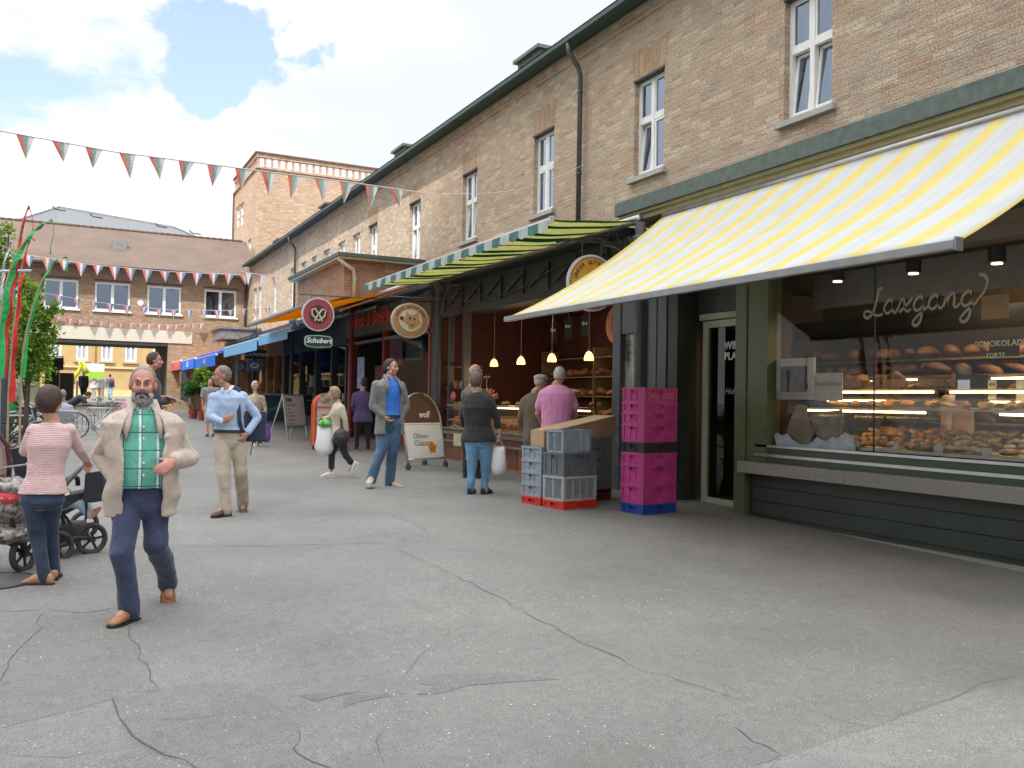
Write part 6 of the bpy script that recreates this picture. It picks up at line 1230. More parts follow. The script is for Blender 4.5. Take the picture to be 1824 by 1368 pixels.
def hair(par,T,M3,s,style,mt,seed=0):
    m=MB(); nu,nv=40,26; c=(0,-.014,.012); rr=(.079,.0975,.106); R=[]
    for j in range(nv+1):
        th=max(.02,min(math.pi-.02,math.pi*j/nv)); ring=[]
        for k in range(nu):
            a=2*math.pi*k/nu; n=Vector((math.sin(th)*math.cos(a),math.sin(th)*math.sin(a),-math.cos(th))); x,y,z=n
            sm=lambda v,a_,b_:max(0,min(1,(v-a_)/(b_-a_)))
            front=sm(.30+z*.55-y,-.08,.10) if style not in('bob','helmet') else sm(.42+z*.55-y,-.06,.1)
            low=(sm(z,-.95,-.85) if style=='helmet' else sm(z,-.80,-.62)) if y<-.1 else sm(z,-.42,-.25)
            th_=.13; ext=0
            if style=='short': mk=front*low; th_=.085
            elif style=='crop': mk=front*low; th_=.035
            elif style=='fringe': mk=front*low*(1-sm(z,.15,.5)*sm(.75-abs(z-1),.0,.3)) ; th_=.05
            elif style=='thin': mk=front*low; th_=.045; mk*= (1-.13*sm(z+y*.55,.45,.75))
            elif style=='bob': mk=front*(sm(z,-.98,-.8)); th_=.26; ext=.25 if y<.2 else .1
            else: mk=front*low; th_=.17
            nz=noise.noise(n*3.1+Vector((seed,0,0)))*.5+noise.noise(n*9+Vector((seed,3,0)))*.28+noise.noise(n*26)*.14
            k_=(.87+mk*(.13+th_*(1+.55*nz)))
            zz=c[2]+rr[2]*z*k_-(ext*.2*mk*max(0,-z)); p=T(c[0]+rr[0]*x*k_,c[1]+rr[1]*y*k_,zz); ring.append(p)
        R.append(ring)
    m.rings(R); return m.build('hair',mt,par,smooth=True)
def shoe(m,sole,an,tdir,s,pitch=0,L=.27,w=.048,hh=.075):
    """an = ankle joint; the shoe hangs under it, pointing along tdir; pitch>0 lifts the heel"""
    side=Vector((tdir.y,-tdir.x,0)); a=R_(pitch); fw=tdir*math.cos(a)-Vector((0,0,1))*math.sin(a); up=tdir*math.sin(a)+Vector((0,0,1))*math.cos(a)
    P=lambda y,x,z:an+fw*y*s+side*x*s+up*z*s
    R=[]
    for y,ww,z0,z1 in ((-.075,.012,-.070,-.04),(-.07,.030,-.085,-.01),(-.045,.038,-.088,.015),(0,.040,-.088,.03),(.045,.043,-.088,.018),(.10,.049,-.088,-.014),(.145,.048,-.088,-.034),(.18,.036,-.087,-.052),(.198,.015,-.082,-.062)):
        cz=(z0+z1)/2; h=(z1-z0)/2; R.append([P(y,ww*math.cos(q*.5236),cz+h*math.sin(q*.5236)*(1 if math.sin(q*.5236)>0 else 1)) for q in range(12)])
    m.rings(R)
    R=[]
    for y,ww in ((-.082,.014),(-.07,.036),(-.03,.041),(.03,.041),(.10,.053),(.15,.052),(.185,.038),(.203,.014)): R.append([P(y,ww,-.098),P(y,ww,-.080),P(y,-ww,-.080),P(y,-ww,-.098)])
    sole.rings(R)
def person(base,J,label,body=0,face=None,tilt=0,sex='m',sk=SK,vox=.012,hs=1.,top=None,sleeve='long',low=None,shoes=None,hairs=None,armskin=1.,group=None,bul=0.,k=1.,iris=None,jacket=None,hem=-.1,curl=.5,feet=(0,0,0,0),hand_n=None,noface=False,lip=True,collar=None,belt=None,sole=None,fold=.02,width=1.,legk=1.,cuff=None,dy=0.,skirt=None):
    """J: joints as (px,py[,metres farther away]); body, face: degrees, 0 = towards the reader, 90 = to the right"""
    Bp=onG(*base); 
    if dy: Bp=Bp+Vector((Bp.x,Bp.y,0)).normalized()*dy; Bp.z=gz(Bp.y)
    f=Vector((Bp.x,Bp.y,0)).normalized(); r=Vector((f.y,-f.x,0)); Z=Vector((0,0,1))
    def P(q):
        d=ray(q[0],q[1]); off=q[2] if len(q)>2 else 0.; D=(Vector((Bp.x,Bp.y,0))+f*off).dot(f); t=D/Vector((d.x,d.y,0)).dot(f); return E_+d*t-Bp
    j={a:P(b) for a,b in J.items()}
    hd=j['head']; H=hd.z+.115; s=H/1.74*hs; s0=H/1.74
    fa=body if face is None else face; Fb=facing(f,r,body); Wb=Vector((-Fb.y,Fb.x,0))*-1; Fh=facing(f,r,fa); Rh=Fh.cross(Z)
    if tilt: a=R_(tilt); Fh=(Fh*math.cos(a)-Z*math.sin(a))
    Uh=Rh.cross(Fh); prof=PM if sex=='m' else PF; prof=[(t,w*width,d*width) for t,w,d in prof]
    hip=(j['hL']+j['hR'])/2; nk=j['neck']+Z*.022*s0; j['neck']=nk
    m=MB(); T,M3=head(m,hd,Fh,Rh,Uh,s,sex=='f'); 
    chain(m,[T(0,-.02,-.03),T(0,-.015,-.09),nk,nk-Z*.05*s0],[.055*s,.052*s,.056*s0,.07*s0])
    torso(m,hip,nk,Wb,Fb,prof,.90*s0,bul*.8)
    for S in 'LR':
        chain(m,[j['s'+S]-Z*.02*s0,j['e'+S],j['w'+S]],[.046*s0,.037*s0,.027*s0]); chain(m,[j['s'+S]-Z*.02*s0,hip.lerp(nk,.85)],[.045*s0,.06*s0])
        wd=(j['w'+S]-j['e'+S]).normalized(); hd_=j.get('f'+S); dd=(hd_-j['w'+S]) if hd_ is not None else wd
        inward=(hip.lerp(nk,.3)-j['w'+S]).normalized(); nn=inward; side=1 if S=='L' else -1
        if hand_n and S in hand_n: a_,b_,c_=hand_n[S]; nn=r*a_+f*b_+Z*c_
        hand(m,j['w'+S],dd,nn,side,curl,s0*1.02)
        chain(m,[j['h'+S],j['k'+S],j['a'+S]],[.085*s0,.05*s0,.036*s0])
        td=facing(f,r,feet[0 if S=='L' else 1]); pt=feet[2 if S=='L' else 3]; a=R_(pt); fwd=td*math.cos(a)-Z*math.sin(a); chain(m,[j['a'+S],j['a'+S]+fwd*.10*s0-Z*.035*s0],[.036*s0,.028*s0])
    b=remesh(m,'person',sk,vox,loc=Bp,sm=2); tag(b,label,'person',group)
    if not noface: face_bits(b,T,M3,s,iris,hairs[1] if hairs else blackm,mat('lip colour',(.30,.10,.09),.5) if sex=='m' else mat('rosy lips',(.42,.10,.10),.4),lip)
    if hairs: hair(b,T,M3,s,hairs[0],hairs[1],seed=len(label))
    # lower garment
    if low:
        tw=1.04 if hem>.1 else .99; m=MB(); torso(m,hip,nk,Wb,Fb,[(t,w*tw,d*tw*1.02) for t,w,d in prof[:2]]+[(.06,prof[2][1]*(tw if hem>.1 else .95),prof[2][2]*(tw if hem>.1 else .95))]+([(.17,prof[2][1]*1.0,prof[2][2]*1.04)] if hem>.1 else [(.14,prof[2][1]*.90,prof[2][2]*.92)]),1.*s0,bul*.5)
        rr_=(.103,.080,.070,.070) if sex=='m' else (.102,.068,.053,.052)
        for S in 'LR':
            kn,an=j['k'+S],j['a'+S]; q=kn.lerp(an,.55); e=an+ (an-kn).normalized()*(-.0 if skirt is None else -.1)
            if low[1]=='long': chain(m,[j['h'+S],kn,q,an-Z*.03*s0],[rr_[0]*s0*legk,rr_[1]*s0*legk,rr_[2]*s0*legk,rr_[3]*s0*legk])
            elif low[1]=='crop': chain(m,[j['h'+S],kn,kn.lerp(an,.72)],[rr_[0]*s0*legk,rr_[1]*s0*legk,.062*s0*legk])
            else: chain(m,[j['h'+S],kn],[rr_[0]*s0*1.05,rr_[1]*s0*1.15])
        remesh(m,'trousers',low[0],vox,b,2,fold*.5*s0,disp2=fold*1.2)
    if belt and hem>.1:
        m=MB(); up=(nk-hip).normalized(); Dq=(Fb-up*Fb.dot(up)).normalized(); c=hip.lerp(nk,.17)+Dq*bul*.6*math.exp(-((.17-.32)/.22)**2); w_,d_=prof[2][1]*1.085*s0,prof[2][2]*1.14*s0
        m.rings([[c+up*z+Wb*(w_*k_*math.cos(a*.2618))+Dq*(d_*k_*math.sin(a*.2618)) for a in range(24)] for z,k_ in((-.018,.97),(-.018,1),(.018,1),(.018,.97))]); m.build('belt',belt,b)
    if top:
        m=MB(); t0=hem; pr=[(t,w,d) for t,w,d in prof if t>t0+.02 and t<1.0]; w0,d0=prof[2][1]*1.02,prof[2][2]*1.04; pr=[(t0,w0,d0)]+pr
        torso(m,hip,nk,Wb,Fb,pr,1.075*s0*k,bul)
        for S in 'LR':
            sh=j['s'+S]-Z*.015*s0; m.ell(sh,(.068*s0,)*3); chain(m,[sh,hip.lerp(nk,.82)],[.062*s0*k,.085*s0*k])
            e,w=j['e'+S],j['w'+S]
            if sleeve=='long': chain(m,[sh,e,e.lerp(w,.93)],[.062*s0*k,.052*s0*k,.040*s0*k])
            elif sleeve=='three': chain(m,[sh,e,e.lerp(w,.55)],[.058*s0*k,.048*s0*k,.041*s0*k])
            elif sleeve=='roll': chain(m,[sh,e,e.lerp(w,.18)],[.062*s0*k,.056*s0*k,.054*s0*k])
            else: chain(m,[sh,sh.lerp(e,.62)],[.066*s0*k,.068*s0*k])
        remesh(m,top[1],top[0],vox,b,2,fold*s0*.4,disp2=fold*.9)
    if jacket:
        jm,gap,jh,jk,jn=jacket; m=MB(); up=(nk-hip).normalized(); Dq=(Fb-up*Fb.dot(up)).normalized(); R=[]
        ts=[(jh,.180,.125),(jh*.4,.180,.125)]+[(t,w,d) for t,w,d in prof if .0<t<.95]+[(.97,.085,.075),(1.02,.082,.078)]
        for i,(t,w,d) in enumerate(ts):
            c=hip.lerp(nk,t)+Dq*bul*math.exp(-((t-.32)/.22)**2); g=R_(gap*(1 if t<.8 else .8)) ; n=26; o=[];inn=[]
            for a in range(n+1):
                an=math.pi/2+g+(2*math.pi-2*g)*a/n; x_,y_=math.cos(an),math.sin(an); kk=1.20*jk; o.append(c+Wb*(w*kk*s0*x_)+Dq*(d*kk*1.1*s0*y_)); inn.append(c+Wb*((w*kk-.024)*s0*x_)+Dq*((d*kk*1.1-.024)*s0*y_))
            R.append(o+inn[::-1])
        m.rings(R)
        for S in 'LR':
            sh=j['s'+S]-Z*.01*s0; e,w=j['e'+S],j['w'+S]; m.ell(sh,(.068*s0*jk,)*3); chain(m,[sh,hip.lerp(nk,.84)+(sh-nk)*.3],[.074*s0*jk,.07*s0*jk]); chain(m,[sh,e,e.lerp(w,.9)],[.069*s0*jk,.059*s0*jk,.050*s0*jk])
        jo=remesh(m,jn,jm,max(.008,vox),b,2,fold*s0*.35,disp2=fold*1.4)
        # lapels / collar
        m=MB(); c=hip.lerp(nk,1.0); 
        for x in(-1,1):
            pts=[c-Dq*.07*s0+up*.03*s0,c+Wb*x*.075*s0+up*.035*s0,c+Wb*x*.085*s0+Dq*.075*s0-up*.02*s0,hip.lerp(nk,.80)+Wb*x*.11*s0+Dq*.135*s0,hip.lerp(nk,.66)+Wb*x*.11*s0+Dq*.15*s0]; m.tube(pts,[.012*s0,.022*s0,.028*s0,.034*s0,.008*s0],8,flat=.4)
        m.build('lapel' if jn=='jacket' else 'collar',jm,jo,smooth=True)
    if collar:
        m=MB(); up=Z; c=nk+Z*.0
        for x in(-1,1): m.tube([nk-Fb*.062*s0+Z*.035*s0,nk+Wb*x*.062*s0+Z*.03*s0,nk+Wb*x*.048*s0+Fb*.05*s0+Z*.0,nk+Wb*x*.035*s0+Fb*.095*s0-Z*.05*s0],[.014*s0,.018*s0,.022*s0,.008*s0],8,flat=.35)
        m.build('shirt_collar',collar,b,smooth=True)
    if shoes:
        for S in 'LR':
            m=MB(); so=MB(); shoe(m,so,j['a'+S],facing(f,r,feet[0 if S=='L' else 1]),s0,feet[2 if S=='L' else 3]); o=m.build('shoe',shoes,b,smooth=True); so.build('sole',sole or blackm,o)
    return b,T,M3,s,j,(f,r,Z,Fb,Wb,Bp,s0)
def tubeprop(name,mt,b,pts,rad,flat=1.,n=8):
    m=MB(); m.tube(pts,rad,n,flat=flat); return m.build(name,mt,b,smooth=True)
def auto(base,h,body,stride=0.,sway=0.):
    """a standing or walking figure h pixels tall over its foot point"""
    x,y=base; u=h/175.; c=abs(math.cos(R_(body))); sn=math.sin(R_(body)); sw=21*u*max(.25,c); hw=9.5*u*max(.3,c); dd=.17*math.sin(R_(body)); st=stride*u; sg=sn if abs(sn)>.3 else .3
    J=dict(head=(x+sn*3*u,y-162.5*u),neck=(x,y-147*u),sL=(x-sw,y-141*u,dd),sR=(x+sw,y-141*u,-dd),eL=(x-sw*1.15-st*.25,y-110*u,dd),wL=(x-sw*1.1-st*.1,y-86*u,dd),eR=(x+sw*1.15+st*.2,y-110*u,-dd),wR=(x+sw*1.1+st*.5,y-86*u,-dd),
      hL=(x-hw,y-88*u,dd*.5),hR=(x+hw,y-88*u,-dd*.5),kL=(x-hw+st*.5*sg,y-47*u,dd*.5),kR=(x+hw-st*.3*sg,y-47*u,-dd*.5),aL=(x-hw+st*sg,y-9*u,dd*.5),aR=(x+hw-st*sg,y-10*u,-dd*.5))
    return J
beige=cloth('beige jacket cloth',(.47,.385,.325),.08); plaid=cloth('green checked shirt',(.10,.36,.27),.1,'plaid'); navy=cloth('navy trousers',(.035,.045,.10),.15); leather=mat('tan leather',(.30,.13,.055),.45,var=.2,bump=.3)
# 1 bearded man
b,T,M3,s,j,fr=person((250,1100),dict(head=(255,684),neck=(255,727),sL=(211,763,-.02),sR=(301,763,.02),eL=(180,810,.12),wL=(200,846,-.02),eR=(336,813,.06),wR=(310,822,-.18),fR=(284,838,-.26),hL=(229,893,-.02),hR=(276,893,.02),
  kL=(218,985,-.18),aL=(232,1082,-.08),kR=(280,968,-.04),aR=(300,1030,.42)),'bearded man in an open beige jacket, green checked shirt and navy trousers walking forward',body=2,face=-3,sk=SKR,vox=.0075,hs=1.08,top=(plaid,'shirt'),hem=.15,
  low=(navy,'long'),shoes=leather,hairs=('thin',hairm('grey hair',(.22,.20,.19))),bul=.075,jacket=(beige,34,-.14,1.08,'jacket'),feet=(-38,4,0,52),lip=False,collar=cloth('collar cloth',(.16,.42,.36)),fold=.028,curl=.35,hand_n={'R':(-.3,.9,-.2),'L':(.6,.4,0)},width=1.12)
f,r,Z,Fb,Wb,Bp,s0=fr; jk_=[c for c in b.children if c.name.startswith('jacket')][0]
for S in 'LR':
    w_=j['w'+S]; e_=j['e'+S]; d_=(w_-e_).normalized(); m=MB(); m.cyl(w_-d_*.075,w_-d_*.02,.052,.047,16); m.build('cuff',beige,jk_,smooth=True)
hp=(j['hL']+j['hR'])/2
c=hp.lerp(j['neck'],.68)+Wb*-.145+Fb*.165; m=MB(); m.ell(c,(.022,.012,.022)); m.build('badge',cloth('pale badge',(.50,.44,.38)),jk_,smooth=True)
grey=hairm('white grey beard',(.34,.33,.32)); dk=hairm('dark moustache',(.07,.055,.05))
m=MB(); R=[]
for jj in range(17):
    th=max(.03,min(math.pi-.03,math.pi*jj/16)); ring=[]
    for k in range(30):
        a=2*math.pi*k/30; n=Vector((math.sin(th)*math.cos(a),math.sin(th)*math.sin(a),-math.cos(th))); kk=1+.12*noise.noise(n*9)+.07*noise.noise(n*24)
        if n.z>.25: kk*=.72 if n.y>.35 and abs(n.x)<.55 else .9
        ring.append(T(n.x*.066*kk,.030+n.y*.078*kk,-.082+n.z*.068*kk))
    R.append(ring)
m.rings(R); m.build('beard',grey,b,smooth=True)
m=MB(); m.tube([T(-.036,.090,-.085),T(-.030,.104,-.062),T(-.012,.114,-.052),T(.012,.114,-.052),T(.030,.104,-.062),T(.036,.090,-.085)],[.006*s,.011*s,.010*s,.010*s,.011*s,.006*s],8); m.ell(T(0,.103,-.083),(.018*s,.010*s,.010*s),M3); m.build('moustache',dk,b,smooth=True)
f,r,Z,Fb,Wb,Bp,s0=fr; m=MB()
for t in (.30,.42,.54,.66,.78): c=j['hL'].lerp(j['hR'],.5).lerp(j['neck'],t)+Fb*(.128+.075*math.exp(-((t-.32)/.22)**2)+.012)*1.03; m.ell(c,(.007,.004,.007))
m.build('shirt_button',white,b,smooth=True)
# 2 man in a light blue shirt
lbs=cloth('light blue shirt cloth',(.36,.48,.68),.08); khaki=cloth('khaki trouser cloth',(.42,.36,.28),.08); stubble=hairm('shaved hair',(.19,.14,.12)); brs=mat('brown suede',(.10,.055,.04),.8,var=.2)
b,T,M3,s,j,fr=person((412,917),dict(head=(395,669),neck=(405,695),sL=(381,707,-.02),sR=(431,704,.04),eL=(375,742,-.08),wL=(398,752,-.22),fL=(408,745,-.26),eR=(459,744,.06),wR=(440,772,-.06),hL=(397,783),hR=(423,783),
  kL=(398,845,-.12),aL=(402,905,-.12),kR=(430,843,.0),aR=(432,893,.30)),'balding man in a light blue shirt and khaki trousers looking left',body=-12,face=-78,sk=SKT,vox=.0095,hs=1.,top=(lbs,'shirt'),sleeve='long',hem=.18,
  low=(khaki,'long'),shoes=brs,hairs=('crop',stubble),feet=(-50,5,0,25),collar=cloth('pale collar',(.6,.66,.75)),belt=mat('dark leather belt',(.03,.025,.02)),fold=.024,curl=.7,hand_n={'L':(.2,.9,0),'R':(-.5,.4,0)})
f,r,Z,Fb,Wb,Bp,s0=fr; nav=cloth('navy webbing',(.02,.03,.06)); sh=j['sR'].lerp(j['neck'],.25)
bp=wroot('shoulder_bag',tuple(Bp+Vector((0,0,.9))),'dark navy shoulder bag worn behind the right arm of the balding man','bag')
O=Bp; m=MB(); P=[O+sh+f*.12,O+sh+Z*.075,O+sh.lerp(j['hR'],.2)-f*.125,O+sh.lerp(j['hR'],.6)-f*.15+r*.02,O+j['hR']+Z*.12-f*.13+r*.05,O+j['hR']+Z*.05+f*.05+r*.12]; m.tube(P,.024,8,flat=.3); m.build('strap',nav,bp)
m=MB(); c=O+j['hR']+Z*.16+f*.17+r*.19; m.cbox(c,(.13,.09,.19),Matrix.Rotation(.3,3,'Z')); o=remesh(m,'bag_body',nav,.02,bp,4); o.matrix_parent_inverse=Matrix.Translation(bp.location).inverted(); m=MB(); m.tube([c+Vector((.0,-.05,-.1)),c+Vector((-.06,-.12,-.30))-Z*.05],.014,6,flat=.4); m.build('loose_strap',nav,bp)
# 3 woman from behind in a pink striped top
pinks=cloth('pink striped jersey',(.60,.30,.31),.06,'stripe'); jeans=cloth('dark blue denim',(.016,.032,.065),.2,'denim'); brh=hairm('dark brown hair',(.055,.03,.022))
b,T,M3,s,j,fr=person((88,1040),dict(head=(89,715),neck=(93,752),sL=(62,766,.03),sR=(123,764,.0),eL=(45,804,.10),wL=(62,812,.34),eR=(141,800,.10),wR=(153,817,.28),fR=(157,828,.33),hL=(60,888),hR=(92,884),kL=(66,955,.05),aL=(80,1023,.0),kR=(88,950,.12),aR=(97,1013,.16)),
  'woman seen from behind in a pink striped top and dark jeans at the pushchair',body=168,face=150,sex='f',vox=.0085,hs=1.12,top=(pinks,'striped_top'),sleeve='long',hem=.05,low=(jeans,'long'),shoes=mat('tan flat shoe leather',(.38,.20,.11),.5),hairs=('helmet',brh),feet=(-115,172,0,0),fold=.018,legk=1.05,curl=1.0,hand_n={'R':(0,.3,-1)},width=1.03)
# 4 man in a grey jacket
gj=cloth('grey tweed',(.16,.16,.155),.12); bs=cloth('bright blue polo',(.03,.17,.62),.08); jn=cloth('mid blue denim',(.035,.075,.14),.2,'denim'); cream_s=mat('cream canvas shoe',(.42,.38,.31),.7)
b,T,M3,s,j,fr=person((690,866),dict(head=(697,654),neck=(694,675),sL=(672,685,-.06),sR=(714,686,.08),eL=(664,722,-.08),wL=(684,742,-.16),eR=(724,722,.12),wR=(714,744,.02),hL=(684,755),hR=(704,755),kL=(680,800,-.10),aL=(662,850,-.22),kR=(699,805,.02),aR=(694,857,.08)),
  'man in a grey jacket, bright blue shirt and jeans looking right, hands in pockets',body=28,face=58,vox=.010,hs=.97,top=(bs,'shirt'),hem=.18,low=(jn,'long'),shoes=cream_s,sole=mat('pale sole',(.5,.48,.44),.7),hairs=('short',hairm('near black hair',(.02,.016,.014))),
  jacket=(gj,38,-.22,.98,'jacket'),collar=bs,belt=mat('dark leather belt',(.03,.025,.02)),feet=(-12,68,0,0),curl=.8,fold=.02,hand_n={'L':(.8,0,0),'R':(-.8,0,0)})
# 5 walking woman with bags
crm=cloth('cream rain jacket',(.48,.42,.33),.12); blkc=cloth('black cloth',(.018,.018,.022),.15); wsh=mat('white shoe',(.62,.62,.62),.6); hh=hairm('dark blonde hair',(.30,.20,.12))
b,T,M3,s,j,fr=person((604,850),dict(head=(594,701),neck=(602,717),sL=(601,725,.13),sR=(608,725,-.13),eL=(588,744,.16),wL=(576,746,.10),eR=(614,748,-.16),wR=(617,768,-.14),hL=(603,777,.06),hR=(606,777,-.06),kL=(591,808,.06),aL=(590,841,.06),kR=(616,812,-.06),aR=(628,826,-.06)),
  'blonde woman in a cream jacket and white shoes striding left with a white carrier bag',body=-88,face=-95,sex='f',vox=.010,top=(crm,'jacket'),sleeve='long',hem=-.06,k=1.18,low=(blkc,'crop'),shoes=wsh,sole=wsh,hairs=('bob',hh),feet=(-92,-70,0,58),fold=.022,curl=.9)
f,r,Z,Fb,Wb,Bp,s0=fr
def carrier(b_label,top,w,h,mt,name='carrier_bag',dep=.10,extra=None):
    rr=wroot(name,tuple(top-Vector((0,0,h))),b_label,'bag'); m=MB(); R=[]; rt=Vector((AR.x,AR.y,0)).normalized(); fw=Vector((AF.x,AF.y,0)).normalized()
    for t,kx,ky in ((0,.35,.5),(.04,.75,.9),(.25,1.,1.),(.6,.95,.9),(.85,.8,.6),(1,.72,.25)):
        c=top-Vector((0,0,h*(1-t))); R.append([c+rt*(w/2*kx*math.cos(a*.3927)*(1+.16*noise.noise(Vector((a*1.3,t*9,h)))+.10*math.sin(a*1.6+t*7)))+fw*(dep*ky*math.sin(a*.3927)) for a in range(16)])
    m.rings(R); m.build('bag_body',mt,rr,smooth=True); m=MB()
    for x in(-1,1): m.tube([top+rt*x*w*.27-Vector((0,0,.01)),top+rt*x*w*.16+Vector((0,0,.07)),top+Vector((0,0,.12)),],.009,6,flat=.5)
    m.build('handle',mt,rr); 
    if extra: m=MB(); m.rings([[top-Vector((0,0,h*z))+rt*(w/2*kx*math.cos(a*.3927))+fw*(dep*1.05*math.sin(a*.3927)) for a in range(16)] for z,kx in ((-.02,.74),(-.08,.74),(-.14,.68),(-.2,.4))]); m.build('bag_top',extra,rr,smooth=True)
    return rr
plas=mat('white carrier plastic',(.68,.69,.70),.35,var=.06); gpl=mat('green printed plastic',(.12,.50,.10),.4,var=.6,scale=14)
carrier('white carrier bag with a green top hanging from the hand of the blonde woman',Bp+P_ if False else Bp+j['wL']+Vector((0,0,-.12))-f*.06+r*.03,.31,.50,plas,extra=gpl)
rr=wroot('handbag',tuple(Bp+Vector((0,0,.6))),'slouchy black handbag hanging at the near hip of the blonde woman','bag'); m=MB(); m.ell(j['wR']-Z*.10-r*.08+f*.02+Bp-rr.location,(.15,.12,.17)); o=remesh(m,'bag_body',mat('black leather',(.03,.03,.035),.45),.02,rr,3,.03); m=MB(); m.tube([Bp+j['sR']+Z*.05,Bp+j['eR']-r*.06-f*.03,Bp+j['wR']-r*.08],.012,6); m.build('strap',blackm,rr)
# 6 woman in a black sweater
b,T,M3,s,j,fr=person((852,880),dict(head=(849,678),neck=(849,699),sL=(830,709,.02),sR=(870,709,.0),eL=(824,742,.08),wL=(828,766,.24),eR=(884,742,.0),wR=(889,772,.0),fR=(891,788,.0),hL=(841,783),hR=(864,783),kL=(841,826,.0),aL=(838,868,.0),kR=(865,826,.0),aR=(863,868,.02)),
  'woman seen from behind in a black sweater and light blue jeans with a carrier bag',body=172,face=155,sex='f',vox=.010,hs=1.0,top=(blkc,'sweater'),sleeve='three',hem=-.04,k=1.2,low=(cloth('light blue denim',(.10,.22,.36),.15,'denim'),'long'),shoes=blackm,hairs=('helmet',hairm('greying brown hair',(.11,.08,.065))),feet=(165,150,0,0),fold=.02,width=1.12,legk=1.12,curl=1.1,collar=white)
f,r,Z,Fb,Wb,Bp,s0=fr; carrier('thin white carrier bag held by the woman in the black sweater',Bp+j['wR']+Vector((0,0,-.20)),.24,.42,plas,dep=.08)
# 7 pink shirt
b,T,M3,s,j,fr=person((992,884),dict(head=(997,668),neck=(992,686),sL=(968,700,.0),sR=(1016,700,.0),eL=(957,737,.06),wL=(968,762,.22),eR=(1026,737,.06),wR=(1020,760,.2),hL=(979,778),hR=(1003,778),kL=(978,825),aL=(977,875),kR=(1004,825),aR=(1004,875)),
  'white haired man from behind in a pink short sleeved shirt at the counter',body=178,face=168,vox=.011,top=(cloth('pink shirt cloth',(.64,.27,.47),.06),'shirt'),sleeve='short',hem=-.1,k=1.12,low=(cloth('grey trousers',(.10,.10,.10)),'long'),shoes=blackm,hairs=('short',hairm('white hair',(.48,.45,.42))),feet=(180,175,0,0),fold=.018,width=1.16,dy=.9)
# 8 brown coat, flat cap
b,T,M3,s,j,fr=person((955,868),dict(head=(963,680),neck=(953,700),sL=(934,714),sR=(972,712),eL=(927,748,.05),wL=(938,775,.15),eR=(978,748,.05),wR=(972,775,.15),hL=(943,785),hR=(964,785),kL=(940,828),aL=(938,862),kR=(964,828),aR=(965,865)),
  'elderly man in a long brown coat and pale flat cap beside the pink shirt',body=165,face=125,vox=.012,top=(cloth('brown coat cloth',(.14,.11,.07),.12),'coat'),hem=-.42,k=1.16,low=(cloth('grey trousers',(.10,.10,.10)),'long'),shoes=mat('brown shoe',(.06,.04,.03)),hairs=('crop',hairm('white hair',(.48,.45,.42))),feet=(170,170,0,0),fold=.018,dy=.6)
m=MB(); m.ell(T(0,-.005,.068),(.094*s,.118*s,.055*s),M3,20,10); m.ell(T(0,.085,.045),(.062*s,.055*s,.014*s),M3); m.build('flat_cap',cloth('pale grey cap',(.42,.44,.42)),b,smooth=True)
# 9 man with sunglasses on his head
b,T,M3,s,j,fr=person((838,866),dict(head=(848,662),neck=(842,686),sL=(829,700),sR=(862,700,.1),eL=(827,740,.05),wL=(836,765,.1),eR=(866,740,.1),wR=(868,765,.1),hL=(832,780),hR=(852,780),kL=(832,825),aL=(832,860),kR=(852,825),aR=(856,862)),
  'bald man in brown with sunglasses pushed up, behind the black sweater',body=120,face=120,vox=.012,sk=SKR,top=(cloth('brown coat cloth',(.14,.11,.07)),'coat'),hem=-.4,k=1.08,low=(blkc,'long'),shoes=blackm,hairs=('fringe',hairm('sparse pale hair',(.40,.30,.25))),feet=(120,120,0,0),dy=1.3)
m=MB(); 
for x in(-1,1): m.ell(T(x*.032,.075,.075),(.027*s,.006*s,.02*s),M3); m.tube([T(x*.06,.065,.072),T(x*.082,.0,.03),T(x*.08,-.03,.0)],.003*s,5)
m.build('sunglasses',blackm,b)
# 10 purple top
b,T,M3,s,j,fr=person((650,800),dict(head=(650,682),neck=(646,696),sL=(632,703),sR=(659,703),eL=(629,722),wL=(634,738,.2),eR=(663,722),wR=(660,738,.2),hL=(638,748),hR=(655,748),kL=(636,775),aL=(635,796),kR=(655,775),aR=(656,796)),
  'person seen from behind in a purple top and black trousers by the red column',body=172,face=170,sex='f',vox=.014,top=(cloth('purple knit',(.09,.065,.19),.12),'sweater'),hem=-.08,k=1.15,low=(blkc,'long'),shoes=blackm,hairs=('helmet',hairm('near black hair',(.02,.016,.014))),feet=(180,175,0,0),width=1.1)
# 11 white haired woman
b,T,M3,s,j,fr=person((456,795),dict(head=(455,687),neck=(455,702),sL=(443,708),sR=(468,708),eL=(439,728),wL=(443,745,-.1),eR=(472,728),wR=(472,746,-.05),hL=(448,750),hR=(461,750),kL=(449,772),aL=(453,790,-.05),kR=(460,772),aR=(463,788,.15)),
  'white haired woman in a beige blouse and navy trousers carrying a purple bag',body=15,face=35,sex='f',vox=.013,top=(cloth('beige patterned blouse',(.42,.36,.25),.2,'specks'),'blouse'),hem=-.05,k=1.12,low=(cloth('navy trousers thin',(.03,.035,.06)),'long'),shoes=cream_s,hairs=('helmet',hairm('white hair',(.48,.45,.42))),feet=(10,20,0,10))
f,r,Z,Fb,Wb,Bp,s0=fr; carrier('purple cloth bag carried by the white haired woman',Bp+j['wR']+Vector((.03,0,-.12)),.22,.46,mat('purple cloth',(.13,.06,.30),.8),dep=.06)
